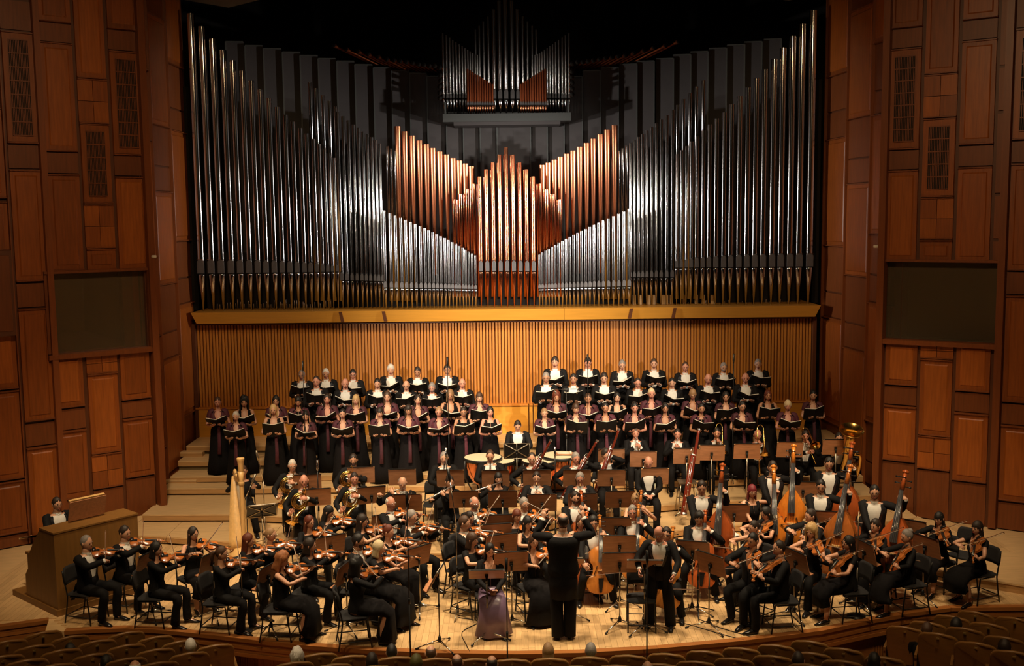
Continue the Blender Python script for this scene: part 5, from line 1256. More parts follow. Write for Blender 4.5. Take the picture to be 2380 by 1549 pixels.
def mic_stand(foot, top, z0, label, boom=None, base='tripod', mic=True, m=black_metal):
    """straight or boom microphone stand; foot xy, top height"""
    r = empty('microphone_stand', (foot[0], foot[1], z0)); tag(r, label, 'microphone stand')
    H = top - z0; b = MB(); b.tube([(0, 0, .06), (0, 0, H * .5)], .011, 7); b.tube([(0, 0, H * .5), (0, 0, H)], .0085, 7); b.build('pole', m, r)
    b = MB(); b.tube([(0, 0, H * .5 - .04), (0, 0, H * .5 + .05)], .017, 8); b.build('clutch', black_metal, r)
    if base == 'tripod':
        for i in range(3):
            a = .4 + i * 2 * PI / 3; lg = MB(); lg.tube([(0, 0, .12), (math.cos(a) * .30, math.sin(a) * .30, .012)], .009, 6); lg.build('leg', m, r)
        b = MB(); b.tube([(0, 0, .05), (0, 0, .16)], .02, 8); b.build('hub', black_metal, r)
    else:
        b = MB(); b.lathe([(.0, .0), (.14, .0), (.14, .02), (.03, .045), (0, .05)], 16); b.build('base', black_metal, r)
    e = V3(0, 0, H)
    if boom is not None:
        bv = np.array(boom, float); b = MB(); b.tube([e - bv * .12, e + bv], .008, 7, 0, None); b.build('boom_arm', chrome, r); e = e + bv
    if mic:
        d = nrm(boom) if boom is not None else V3(0, 0, 1)
        b = MB(); b.tube([e, e + d * .05, e + d * .20], [.014, .021, .021], 10); b.build('microphone', chrome if mic == 'chrome' else (black_metal if mic == 'black' else steel), r)
    return r
# ------------------------------------------------------------------ orchestra helpers
FIG = {}
ORCH = 'orchestra musicians in black concert dress'
def fiddler(short, sex, px, py, rz, hair, hcol, cloth=None, kind='violin', zf=0.0, bow=.3, chair=True, **kw):
    f = person(short, sex, kind, px, py, zf, rz, hair, hcol, cloth, bow=bow, group=ORCH, **kw)
    FIG[short] = f; red = hash(short) % 3
    nm = kind
    place(kind, lambda: fiddle(nm, VIOL, 1.0, .032, varnish, chin=True), f.M @ f.g['fiddle'], f'amber {kind} held by the ' + short, kind, f'{kind}s being played', 1.0 if kind == 'violin' else 1.14)
    place('bow', lambda: bow_proto(.70, 'violin_bow'), f.M @ f.g['bowm'], f'wooden bow held by the ' + short, 'bow', 'bows of the upper strings')
    if chair: seat(f)
    return f
def seat(f, back=0.02):
    p = f.M @ np.array([0, f.P[1] + .03 + back, 0, 1.0]); M = f.M.copy(); M[:3, 3] = p[:3]
    place('chair', chair_make, M, 'black orchestra chair under the ' + f.short, 'chair', 'black orchestra chairs')
def stool(f):
    p = f.M @ np.array([0, f.P[1], 0, 1.0]); M = f.M.copy(); M[:3, 3] = p[:3]
    place('stool', stool_make, M, 'black high stool under the ' + f.short, 'stool', 'high stools of the bassists')
NST = [0]
def stand(px, py, zf, rz, owner, hgt=1.06, kind='wood', tilt=.26, label=None, **kw):
    """py is the pixel of the desk centre"""
    p = on_z(px, py, zf + hgt); key = ('stand', kind, round(tilt, 2), round(hgt, 2), tuple(kw.items()))
    lab = label or 'wooden music stand in front of the ' + owner
    place(key, lambda: stand_make(tilt, hgt, kind == 'wire', **kw), xf((p[0], p[1], zf), math.radians(rz)), lab, 'music stand', 'music stands on the stage')
def instrument(kind, make, f, key, lab, cat, group=None, S=1.0):
    return place(kind, make, f.M @ f.g[key], lab, cat, group, S)
# ------------------------------------------------------------------ first violins, left
FV = fiddler
FV('grey-haired man violinist nearest the organ console', 'm', 200, 1246, 72, 'receding', 'grey', bow=.42, opt=dict(aim=.75))
FV('dark-haired man violinist behind the grey-haired one', 'm', 289, 1223, 66, 'short', 'dark', bow=.25, opt=dict(aim=.8))
FV('black-bobbed woman violinist with lace sleeves', 'f', 362, 1261, 82, 'bob', 'black', 'long heel', bow=.4, opt=dict(aim=.7))
FV('woman violinist with long straight dark hair and glasses', 'f', 448, 1226, 40, 'long', 'dark', 'strap skirt', bow=.35, glasses=True, yaw=.3, opt=dict(hem=.33))
FV('woman violinist with a long brown ponytail', 'f', 514, 1271, 80, 'tail', 'brown', 'long heel', bow=.3, glasses=True, yaw=.2)
FV('auburn woman violinist behind the ponytailed one', 'f', 576, 1241, 70, 'long', 'red', 'blouse long heel', bow=.2, yaw=.35)
FV('fair-haired violinist in glasses beside the harp', 'f', 628, 1228, 62, 'bun', 'light', 'blouse long', bow=.15, glasses=True, yaw=.3)
FV('curly ginger-haired woman violinist in sleeveless black', 'f', 655, 1285, 84, 'curly', 'orange', 'bare strap skirt', bow=.42, pitch=.3, opt=dict(hem=.12))
FV('dark-haired woman violinist behind the curly ginger one', 'f', 719, 1252, 74, 'bob', 'dark', 'blouse long heel', bow=.18, yaw=.3)
FV('long auburn-haired woman violinist below the bald hornist', 'f', 718, 1199, 38, 'long', 'red', 'blouse long', bow=.5, yaw=.3)
FV('long black-haired woman violinist below the first horn stand', 'f', 763, 1176, 60, 'longfringe', 'black', 'blouse long', bow=.3, yaw=.3, pitch=.3)
FV('woman violinist with loose black hair in profile', 'f', 841, 1196, 74, 'longfringe', 'dark', 'blouse short', bow=.35, yaw=.2)
FV('dark-haired bearded man violinist behind the concertmaster', 'm', 832, 1242, 68, 'short', 'black', bow=.2, skin=2, beard='black', yaw=.3)
FV('red-haired woman violinist with an upswept hairdo', 'f', 902, 1221, 62, 'updo', 'red', 'bare strap skirt', bow=.3, yaw=.2)
FV('woman violinist with short platinum blonde hair', 'f', 880, 1258, 66, 'bob', 'pale', 'short skirt', bow=.45, yaw=.3)
FV('woman concertmaster with dark curls seen from behind', 'f', 828, 1296, 104, 'curly', 'black', 'low long skirt', bow=.30, yaw=.3, opt=dict(hem=.06))
FV('bald white-haired man violinist in glasses', 'm', 907, 1155, 50, 'bald', 'white', bow=.35, glasses=True, skin=1)
FV('stocky man violinist with cropped grey-brown hair', 'm', 956, 1186, 50, 'short', 'grey', bow=.25, yaw=.2)
# ------------------------------------------------------------------ second violins, centre
FV('young man violinist with cropped brown hair in profile', 'm', 1079, 1200, 66, 'short', 'brown', bow=.3, yaw=.15)
FV('dark-haired woman violinist behind the young man in profile', 'f', 1091, 1189, 44, 'short', 'dark', 'blouse long', bow=.5, pitch=.3)
FV('bald man violinist with a grey goatee and glasses', 'm', 1102, 1155, 30, 'bald', 'grey', bow=.35, glasses=True, beard='grey', yaw=.3, skin=1)
FV('brown-haired woman violinist with a fringe behind the soprano', 'f', 1097, 1239, 48, 'fringe', 'brown', 'short', bow=.55, yaw=.3)
FV('reddish-haired woman violinist left of the conductor', 'f', 1201, 1185, 20, 'cap', 'red', 'blouse long', bow=.45)
FV('man violinist in glasses with greying hair', 'm', 1218, 1157, 26, 'short', 'grey', bow=.3, glasses=True)
FV('bare-armed woman violinist with a black fringe', 'f', 1226, 1201, 32, 'fringe', 'black', 'bare strap', bow=.55)
FV('woman violist in a sequined bodice half hidden by the conductor', 'f', 1240, 1243, 18, 'bob', 'brown', 'low strap skirt', 'viola', bow=.5, opt=dict(hem=.06, knee=.16))
# ------------------------------------------------------------------ violas, right
FV('woman violist with short black hair and short sleeves', 'f', 1781, 1179, -62, 'bob', 'black', 'short', 'viola', bow=.5, pitch=.4)
FV('bare-shouldered woman violist with a dark bun', 'f', 1752, 1211, -70, 'bun', 'dark', 'bare strap', 'viola', bow=.3)
FV('dark-skinned man violist in a dark shirt', 'm', 1750, 1240, -50, 'short', 'black', 'black_jacket', 'viola', bow=.4, skin=2, opt=dict(drop=-.35))
FV('front man violist with thinning dark hair', 'm', 1811, 1258, -84, 'receding', 'dark', 'black_jacket', 'viola', bow=.2, opt=dict(drop=-.2))
FV('dark-haired man violist behind the curly blonde', 'm', 1884, 1184, -66, 'short', 'dark', None, 'viola', bow=.3, yaw=-.1)
FV('curly blonde woman violist with bare arms', 'f', 1886, 1221, -40, 'bigcurly', 'blonde', 'bare strap', 'viola', bow=.3)
FV('black-bobbed woman violist near the stage front', 'f', 1973, 1247, -82, 'bob', 'black', 'short skirt', 'viola', bow=.2, opt=dict(hem=.36, drop=-.3))
FV('woman violist with dark waves below the last bassist', 'f', 2035, 1208, -55, 'thick', 'dark', 'blouse long skirt', 'viola', bow=.3)
FV('grey-haired woman violist with hair pinned up', 'f', 2108, 1232, -78, 'updo', 'grey', 'blouse long skirt', 'viola', bow=.3, opt=dict(hem=.25, drop=-.3))
FV('long dark-haired woman violist by the right wall', 'f', 2183, 1191, -50, 'longfringe', 'black', 'blouse long skirt', 'viola', bow=.4, opt=dict(hem=.36), pitch=.3)
FV('short-haired woman violist at the far right end', 'f', 2272, 1212, -66, 'fringe', 'dark', 'low short skirt', 'viola', bow=.25, opt=dict(hem=.34, drop=-.3, foot=.26))
# ------------------------------------------------------------------ cellos
def cellist(short, sex, px, py, rz, hair, hcol, m, bow=.3, zf=0.0, cloth=None, **kw):
    f = person(short, sex, 'cello', px, py, zf, rz, hair, hcol, cloth, bow=bow, group=ORCH, **kw); FIG[short] = f
    place('cello' + m.name, lambda: fiddle('cello', VIOL, 2.13, .125, m, neck=.13, pin=.26, board=ebony_shine), f.M @ f.g['cello'], 'cello between the knees of the ' + short, 'cello', 'cellos being played')
    place('cello_bow', lambda: bow_proto(.68, 'cello_bow'), f.M @ f.g['bowm'], 'cello bow held by the ' + short, 'bow', 'cello bows'); seat(f, .05); return f
cellist('spiky dark-haired man cellist right of the conductor', 'm', 1379, 1200, 4, 'thick', 'black', varnish_amber, .45)
cellist('bearded man cellist behind the conductor', 'm', 1337, 1143, 10, 'short', 'dark', varnish_red, .3, zf=0.0, beard='dark')
cellist('woman cellist in glasses hidden by the conductor', 'f', 1349, 1199, 0, 'bob', 'brown', varnish_red, .3, glasses=True, y=None)
cellist('smiling grey-haired man cellist behind the soloist', 'm', 1470, 1175, -6, 'short', 'grey', varnish_amber, .3, skin=1)
cellist('blonde-fringed woman cellist in the middle', 'f', 1477, 1148, -10, 'fringe', 'light', varnish, .3)
cellist('dark-haired man cellist hidden behind the soloist', 'm', 1549, 1226, -14, 'short', 'dark', varnish_amber, .3)
cellist('tousled dark-haired man cellist with a red cello', 'm', 1625, 1189, -10, 'thick', 'black', varnish_red, .3, pitch=.45)
# ------------------------------------------------------------------ double basses
def bassist(short, sex, px, py, rz, hair, hcol, zf, m, cloth=None, y=None, bow=.3, opt=None, board=ebony_shine, **kw):
    f = person(short, sex, 'bass', px, py, zf, rz, hair, hcol, cloth, y=y, bow=bow, opt=opt, group=ORCH, **kw); FIG[short] = f
    place('bass' + m.name, lambda: fiddle('double_bass', BASS, 3.02, .20, m, neck=.15, pin=.15, board=board), f.M @ f.g['bass'], 'double bass held by the ' + short, 'double bass', 'double basses being played')
    place('bass_bow', lambda: bow_proto(.62, 'bass_bow'), f.M @ f.g['bowm'], 'bass bow held by the ' + short, 'bow', 'double bass bows'); stool(f); return f
bassist('dark-haired man bassist with an open shirt', 'm', 1631, 1117, -6, 'short', 'dark', .16, varnish_red, pitch=.35)
bassist('smiling man bassist in glasses with the orange bass', 'm', 1796, 1072, -2, 'short', 'dark', .32, mat('bass_varnish_orange', (0.62, 0.19, 0.022), 0.25, 0, 0.15, 6, (6, 1, 6), 0, 0, 0.6), glasses=True)
bassist('black-haired man bassist before the tuba stand', 'm', 1927, 1063, -14, 'short', 'black', .32, varnish_red, pitch=.3, opt=dict(tx=.34))
bassist('short-haired man bassist in front of the others', 'm', 1908, 1115, -18, 'short', 'black', .16, varnish, opt=dict(tx=.42), pitch=.3)
bassist('man bassist in glasses nearest the right wall', 'm', 2033, 1128, -18, 'short', 'black', .16, varnish_red, opt=dict(tx=.42), glasses=True)
bassist('red-dyed woman bassist in a spotted black dress', 'f', 1748, 1128, 8, 'fringe', 'dyed', .0, mat('bass_varnish_orange', (0, 0, 0)), 'bare strap skirt', glasses=True, opt=dict(hem=.3))
# ------------------------------------------------------------------ winds
def wind(short, pose_, sex, px, py, zf, rz, hair, hcol, key, kind, make, lab, cat, cloth=None, S=1.0, chair=True, **kw):
    f = person(short, sex, pose_, px, py, zf, rz, hair, hcol, cloth, group=ORCH, label=short + ' seated in evening dress on the risers', **kw); FIG[short] = f
    if key: instrument(kind, make, f, key, lab + ' played by the ' + short, cat, None, S)
    if chair: seat(f)
    return f
fl = flute_make; ob = reed_make(.60, .026, 'oboe', False); cl_ = reed_make(.64, .036, 'clarinet', True); bn = bassoon_make(False)
wind('bald piccolo player', 'flute', 'm', 935, 1109, .16, 8, 'bald', 'grey', 'flute', 'piccolo', fl, 'short silver piccolo', 'piccolo', S=.5, pitch=.3, opt=dict(dz=-.05))
wind('flautist with dark hair pinned up', 'flute', 'f', 1045, 1107, .16, 12, 'updo', 'dark', 'flute', 'flute', fl, 'silver flute', 'flute', 'blouse long', opt=dict(dz=-.38), yaw=.2)
wind('flautist with a black fringe', 'flute', 'f', 1158, 1099, .16, 6, 'longfringe', 'black', 'flute', 'flute', fl, 'silver flute', 'flute', 'blouse long', opt=dict(dz=-.22))
wind('dark-haired oboist', 'oboe', 'm', 1247, 1097, .16, -2, 'short', 'dark', 'reed', 'oboe', ob, 'black oboe', 'oboe')
wind('grey-templed oboist', 'oboe', 'm', 1348, 1098, .16, -4, 'short', 'grey', 'reed', 'oboe', ob, 'black oboe', 'oboe', skin=1, pitch=.3)
wind('grey-haired clarinettist', 'clarinet', 'm', 1032, 1051, .32, 4, 'short', 'grey', 'reed', 'clarinet', cl_, 'black clarinet', 'clarinet')
wind('balding clarinettist before the drums', 'clarinet', 'm', 1139, 1047, .32, 2, 'receding', 'brown', 'reed', 'clarinet', cl_, 'black clarinet', 'clarinet', pitch=.3)
wind('bassoonist in glasses', 'bassoon', 'm', 1236, 1053, .32, 0, 'receding', 'dark', 'bassoon', 'bassoon', bn, 'dark red bassoon', 'bassoon', glasses=True, opt=dict(bx=.30))
wind('grey-haired bassoonist', 'bassoon', 'm', 1338, 1052, .32, 0, 'short', 'grey', 'bassoon', 'bassoon', bn, 'dark red bassoon', 'bassoon', skin=1, opt=dict(bx=.34), yaw=.3)
wind('young dark bassoonist with the tall bassoon', 'bassoon', 'm', 1408, 1044, .32, 6, 'thick', 'dark', 'bassoon', 'contrabassoon', bassoon_make(True), 'red contrabassoon', 'bassoon', opt=dict(bx=.10), yaw=.4, S=1.05)
wind('bald man resting his hands in his lap', 'lap', 'm', 1507, 1061, .32, -4, 'bald', 'light', None, None, None, None, None, pitch=.3, skin=1)
wind('white-haired hornist nearest the harp', 'horn', 'm', 679, 1069, .32, 14, 'short', 'white', 'horn', 'horn', horn_make, 'gold french horn', 'horn', glasses=True)
wind('bearded hornist behind his stand', 'horn', 'm', 821, 1056, .32, 6, 'short', 'dark', 'horn', 'horn', horn_make, 'gold french horn', 'horn', beard='dark', skin=2)
wind('bald young hornist', 'horn', 'm', 706, 1104, .16, 14, 'bald', 'dark', 'horn', 'horn', horn_make, 'gold french horn', 'horn', skin=1)
wind('dark cropped hornist', 'horn', 'm', 823, 1099, .16, 14, 'short', 'dark', 'horn', 'horn', horn_make, 'gold french horn', 'horn', skin=1)
wind('first trumpeter with cropped brown hair', 'trumpet', 'm', 1477, 995, .32, 0, 'short', 'brown', 'trumpet', 'trumpet', trumpet_make, 'silver trumpet', 'trumpet', skin=1)
wind('second trumpeter with dark hair', 'trumpet', 'm', 1574, 997, .32, -6, 'short', 'dark', 'trumpet', 'trumpet', trumpet_make, 'silver trumpet', 'trumpet', skin=1, opt=dict(ax=-.05))
wind('black-haired trombonist', 'trombone', 'm', 1666, 995, .32, -4, 'short', 'black', 'trombone', 'trombone', trombone_make, 'gold trombone', 'trombone', skin=1)
wind('bald trombonist in glasses', 'trombone', 'm', 1761, 999, .32, -2, 'bald', 'grey', 'trombone', 'trombone', trombone_make, 'gold trombone', 'trombone', glasses=True, skin=1)
wind('grey-dark trombonist pointing his bell forward', 'trombone', 'm', 1872, 1001, .32, -10, 'short', 'dark', 'trombone', 'trombone', trombone_make, 'gold trombone', 'trombone', skin=1, opt=dict(az=-.25, ax=.1))
wind('tuba player half hidden by his bell', 'tuba', 'm', 1950, 1006, .32, -14, 'short', 'dark', 'tuba', 'tuba', tuba_make, 'large gold tuba', 'tuba', S=1.12)
# spare contrabassoon leaning on a small stool
p = on_z(1588, 1203, .32); hi = V3(p[0] + .24, p[1] + .22, 1.62); d = nrm(hi - V3(p[0] - .0, p[1], .36))
place('contrabassoon', None, frame(V3(p[0] - .03, p[1] - .05, .36), d, V3(0, -1, .2)), 'dark red contrabassoon leaning on a grey stool', 'bassoon', None, 1.27)
r = empty('grey_stool', (p[0] + .14, p[1] + .42, .32)); tag(r, 'small grey metal stool behind the leaning contrabassoon', 'stool')
b = MB(); b.box((0, 0, .60), (.34, .30, .03)); b.build('seat', steel, r)
for sx in (-1, 1):
    for sy in (-1, 1): b = MB(); b.tube([(sx * .14, sy * .12, .59), (sx * .2, sy * .2, 0)], .012, 6); b.build('leg', steel, r)
for sy in (-1, 1): b = MB(); b.tube([(-.17, sy * .165, .24), (.17, sy * .165, .24)], .009, 6); b.build('stretcher', steel, r)
# ------------------------------------------------------------------ timpani
f = person('timpanist in tails bending over his drums', 'm', 'timpani', 1203, 981, .48, 0, 'short', 'dark', None, y=22.35, pitch=.5, lean=.12, group=ORCH); FIG['timp'] = f
f.short = 'timpanist'; seat(f)
def timpano(px, py, wpx, label, zt=1.18):
    p = on_z(px, py, zt); k = np.dot(p - CAM, _fw) / F; R_ = wpx / 2 * k; r = empty('kettledrum', (p[0], p[1], .32)); tag(r, label, 'drum', 'kettledrums before the timpanist')
    h = zt - .32; b = MB(); b.lathe([(R_ * .96, h - .03), (R_ * .95, h - .15), (R_ * .82, h - .34), (R_ * .55, h - .52), (R_ * .2, h - .60), (0, h - .61)], 24); b.build('bowl', copper, r)
    b = MB(); b.lathe([(R_ * .97, h - .06), (R_ * 1.04, h - .06), (R_ * 1.04, h), (R_ * .98, h + .006)], 24); b.build('rim', black_metal, r)
    b = MB(); b.lathe([(R_ * .985, h), (0, h + .004)], 24); b.build('drum_head', drum_skin, r)
    for i in range(4):
        a = i * PI / 2 + .5; b = MB(); b.tube(smooth_path([(math.cos(a) * R_ * 1.05, math.sin(a) * R_ * 1.05, h - .03), (math.cos(a) * R_ * 1.03, math.sin(a) * R_ * 1.03, h - .4), (math.cos(a) * R_ * .55, math.sin(a) * R_ * .55, .14), (math.cos(a) * R_ * .8, math.sin(a) * R_ * .8, 0)], 2), .016, 6); b.build('strut', black_metal, r)
    b = MB(); b.lathe([(.0, 0.0), (R_ * .5, 0), (R_ * .45, .06), (.05, .1), (0, .1)], 16); b.build('base', black_metal, r)
timpano(1122, 1063, 88, 'large kettledrum at the left of the timpanist with a red pad', 1.22)
timpano(1157, 1071, 78, 'kettledrum just behind the balding clarinettist', 1.16)
timpano(1254, 1070, 82, 'kettledrum just behind the bassoonist in glasses', 1.16)
timpano(1302, 1058, 84, 'large kettledrum on the right with mallets on it', 1.22)
p = on_z(1312, 1056, 1.235); r = empty('mallet_tray', p); tag(r, 'wooden tray of timpani mallets lying on the right kettledrum', 'tray')
b = MB(); b.box((0, 0, .008), (.36, .22, .016)); b.build('tray_board', stand_wood, r)
for i in range(4): b = MB(); b.tube([(-.15, -.07 + i * .05, .024), (.12, -.08 + i * .05, .024)], .006, 5); b.ell((.13, -.08 + i * .05, .03), (.024, .024, .02), None, 7, 5); b.build('mallet', paper, r)
# ------------------------------------------------------------------ conductor and soloists
f = person('conductor in black tails seen from behind with arms raised', 'm', 'conduct', 1308, 1193, 0, 180, 'bald', 'dark', None, y=on_z(1310, 1484, 0)[1], pitch=-.05, yaw=.1, group=None, opt=dict(bulk=1.16), label='bald conductor in black tails seen from behind with both arms raised')
bt = MB(); W = f.g['WR'] + V3(0, -.05, .08); q = f.M @ np.array([*(f.g['WL'] + V3(-.02, -.05, .08)), 1.0])
r = empty('baton', q[:3]); tag(r, 'thin white baton in the raised hand of the conductor', 'baton'); bt.tube([(0, 0, 0), (-.34, .12, .16)], [.005, .0025], 6); bt.build('baton_shaft', bow_hair, r); b = MB(); b.ell((.008, -.002, -.004), (.014, .012, .012), None, 8, 5); b.build('baton_grip', harp_wood, r)
f = person('bald male vocal soloist in tails leaning on a stand', 'm', 'solo', 1532, 1223, 0, -14, 'bald', 'dark', None, y=on_z(1505, 1468, 0)[1], lean=.16, pitch=.5, yaw=-.35, glasses=True, skin=1, opt=dict(bulk=1.08), label='bald male soloist in tails and glasses leaning over his music stand')
b = MB(); b.quadbox([(.09, -.135, 1.30), (.13, -.125, 1.315), (.125, -.127, 1.335), (.085, -.137, 1.32)], (0, -.012, 0)); b.build('pocket_square', bow_white, f.root)
f = person('soprano with long black hair in a lilac satin skirt', 'f', 'lap', 1138, 1263, 0, 8, 'long', 'black', 'vneck long skirt lilac', y=None, pitch=.35, yaw=.15, opt=dict(hem=.04, knee=.2), label='seated soprano with long black hair in a lilac satin skirt'); seat(f)
M = xf((on_z(1490, 1390, .46)[0], on_z(1490, 1390, .46)[1], 0), math.radians(-4)); place('chair', chair_make, M, 'empty black chair behind the male soloist', 'chair', 'black orchestra chairs')
for px, py, rz, lab in ((2238, 1290, -50, 'empty black chair between the two violists at the right wall'), (1845, 1280, -60, 'empty black chair behind the short-haired woman violist'), (1995, 1262, -60, 'empty black chair beside the curly blonde violist'), (1010, 1172, 0, 'empty black chair left of the first flautist')):
    z = .16 if px == 1010 else 0; p = on_z(px, py, .46 + z); place('chair', chair_make, xf((p[0], p[1], z), math.radians(rz)), lab, 'chair', 'black orchestra chairs')
# ------------------------------------------------------------------ harp and harpist
p = on_z(552, 1292, 0.0)
f = person('harpist in black hidden behind her harp', 'f', 'harp', 566, 1112, .16, 14, 'short', 'brown', 'blouse long', y=p[1] + 1.0, group=ORCH); seat(f)
r = empty('concert_harp', (p[0], p[1] + .25, 0.0), math.radians(24)); tag(r, 'tall pale maple concert harp left of centre stage', 'harp')
b = MB(); b.tube([(0, -.36, .14), (0, -.36, .3), (0, -.36, 1.45), (0, -.36, 1.60)], [.05, .038, .040, .048], 14); b.build('pillar', harp_wood, r)
b = MB(); b.lathe([(.040, 1.58), (.052, 1.62), (.050, 1.72), (.062, 1.80), (.072, 1.84), (.066, 1.86), (0, 1.86)], 16, xf((0, -.36, 0)), 0); b.lathe([(.048, 1.35), (.056, 1.37), (.056, 1.40), (.048, 1.42)], 14, xf((0, -.36, 0))); b.build('crown', harp_wood, r)
b = MB(); R = []
for t_ in np.linspace(0, 1, 9):
    w_ = .20 * (1 - t_) ** .8 + .055; c = V3(0, -.22 + .62 * t_, .14 + 1.22 * t_); dd = w_ * .55
    R.append(np.array([c + V3(-w_, -.03, 0), c + V3(-w_ * .3, -.055, .0), c + V3(w_ * .3, -.055, 0), c + V3(w_, -.03, 0), c + V3(w_ * .75, dd, -.02), c + V3(0, dd * 1.25, -.03), c + V3(-w_ * .75, dd, -.02)]))
b.rings(R); b.build('soundbox', harp_wood, r)
b = MB(); b.tube(smooth_path([(0, -.36, 1.66), (0, -.24, 1.62), (0, -.05, 1.42), (0, .14, 1.36), (0, .30, 1.46), (0, .40, 1.40)], 3), (.03, .055), 8, 0, (0, 0, 1)); b.build('neck', harp_wood, r)
b = MB()
for i in range(26):
    t_ = i / 25; y_ = -.30 + .66 * t_; zt2 = np.interp(y_, (-.36, -.24, -.05, .14, .30, .40), (1.62, 1.58, 1.38, 1.32, 1.42, 1.36)); t2 = np.clip((y_ + .28) / .66, .02, .98)
    b.tube([(0, y_, zt2), (0, -.24 + .62 * t2, .16 + 1.22 * t2)], .0016, 3)
b.build('string', bow_hair, r)
b = MB(); [b.tube([(-.045, -.30 + .026 * i, 1.60 - .009 * i), (-.02, -.30 + .026 * i, 1.60 - .009 * i)], .006, 5) for i in range(24)]; b.build('tuning_pin', silver, r)
b = MB(); b.lathe([(.0, 0), (.25, 0.0), (.25, .05), (.19, .08), (.16, .15), (0, .16)], 16, xf((0, -.22, 0))); b.build('pedal_base', harp_wood, r)
# ------------------------------------------------------------------ organ console with its player
A_ = on_z(136, 1433, 0); h_ = on_z(136, 1236, 1.34); B_ = on_z(319, 1194, 1.34)
u_ = nrm(V3(B_[0] - A_[0], B_[1] - A_[1], 0)); v_ = V3(-u_[1], u_[0], 0); Lc = np.linalg.norm((B_ - A_)[:2]); dp = .62
con = empty('organ_console'); tag(con, 'oak organ console standing on the left of the stage', 'organ console')
def cb(u0, u1, v0, v1, z0, z1, name, m):
    b = MB(); P = [A_[:2] + u_[:2] * a + v_[:2] * c for a, c in ((u0, v0), (u1, v0), (u1, v1), (u0, v1))]; b.quadbox([(q[0], q[1], z0) for q in P], (0, 0, z1 - z0)); return b.build(name, m, con)
cb(0, Lc, 0, .06, .10, 1.32, 'back_panel', console_wood); cb(-.012, Lc + .012, -.012, dp * .75, 1.32, 1.345, 'console_top', console_wood)
b = MB()
for uu, nm in ((0, 'end_panel'), (Lc - .05, 'end_panel')):
    b = MB(); a = A_[:2] + u_[:2] * uu
    prof = [(0.061, .10), (dp + .45, .10), (dp + .45, .45), (dp + .3, .62), (dp + .3, .80), (dp + .1, 1.05), (dp * .75, 1.319), (0.061, 1.319)]
    b.quadbox([(a[0] + v_[0] * q, a[1] + v_[1] * q, z) for q, z in prof], (*(u_[:2] * .05), 0)); b.build(nm, console_wood, con)
cb(-.03, Lc + .03, -.03, dp + .9, 0.0, .10, 'plinth', console_wood); cb(.06, Lc - .06, dp * .5, dp + .25, .72, .76, 'key_bed', console_wood)
for i in range(3): cb(.15, Lc - .15, dp * .55 + i * .1, dp * .55 + i * .1 + .09, .92 - i * .055, .93 - i * .055, 'manual', paper)
cb(.08, Lc - .08, .1, .16, .76, 1.3, 'stop_jamb', stand_wood)
b = MB(); c = A_ + u_ * Lc * .5 + v_ * .28; yaw_ = math.atan2(u_[1], u_[0]); Rm = rotz(yaw_) @ rotx(.28); b.box((c[0], c[1], 1.345 + .19), (.62, .015, .34), Rm); b.build('music_desk', stand_wood, con)
b = MB(); b.box((c[0], c[1], 1.345 + .37), (.60, .05, .02), Rm); b.build('desk_edge', harp_wood, con)
f = person('organist in tails', 'm', 'organ', 131, 1157, .13, math.degrees(yaw_) , 'short', 'dark', None, glasses=True, label='organist in tails and glasses seated behind the oak console')
bn_ = empty('organ_bench'); tag(bn_, 'low oak organ bench beside the organ console', 'bench'); c = (f.M @ np.array([0, f.P[1] + .02, 0, 1.0]))[:3]
b = MB(); b.box((c[0], c[1], .60), (1.0, .30, .04), rotz(yaw_)); b.build('seat', console_wood, bn_)
for s_ in (-.45, .45): b = MB(); q = c + u_ * s_; b.box((q[0], q[1], .34), (.05, .28, .48), rotz(yaw_)); b.build('leg', console_wood, bn_)
# ------------------------------------------------------------------ music stands
S = stand
for px, py, own in ((1495, 1068, 'first trumpeter with cropped brown hair'), (1596, 1061, 'second trumpeter with dark hair'), (1654, 1053, 'black-haired trombonist'), (1736, 1050, 'bald trombonist in glasses'), (1836, 1046, 'grey-dark trombonist pointing his bell forward'), (1942, 1040, 'tuba player half hidden by his bell')):
    S(px, py, .48 if px > 1 else .32, -4, own, y_=None) if False else S(px, py, .32, -4, own, hgt=1.14)
S(1421, 1062, .32, 0, '', hgt=1.14, label='spare wooden music stand behind the young dark bassoonist')
for px, py, own in ((1047, 1112, 'grey-haired clarinettist'), (1152, 1113, 'balding clarinettist before the drums'), (1248, 1112, 'bassoonist in glasses'), (1341, 1112, 'grey-haired bassoonist'), (1421, 1112, 'young dark bassoonist with the tall bassoon'), (1522, 1108, 'bald man resting his hands in his lap')):
    S(px, py, .16, 0, own, hgt=1.14)
for px, py, own in ((1078, 1162, 'flautist with dark hair pinned up'), (1168, 1162, 'flautist with a black fringe'), (1260, 1170, 'dark-haired oboist'), (1354, 1168, 'grey-templed oboist'), (947, 1170, 'bald piccolo player'), (1441, 1162, 'blonde-fringed woman cellist in the middle')):
    S(px, py, .0, 2, own, hgt=1.14)
S(935, 1110, .16, 4, '', hgt=1.14, label='wooden music stand with no player before the left choir')
S(839, 1105, .16, 8, 'bearded hornist behind his stand', hgt=1.14); S(863, 1152, .0, 18, 'dark cropped hornist', hgt=1.14); S(736, 1157, .0, 14, 'bald young hornist', hgt=1.14); S(714, 1123, .16, 8, 'white-haired hornist nearest the harp', hgt=1.14)
S(1201, 1049, .32, 0, 'timpanist bending over his drums', hgt=1.16, kind='wire', label='black framed music stand in front of the timpanist')
S(608, 1188, .16, 20, '', kind='wire', hgt=1.0, tilt=.7, label='grey framed music stand right of the harp')
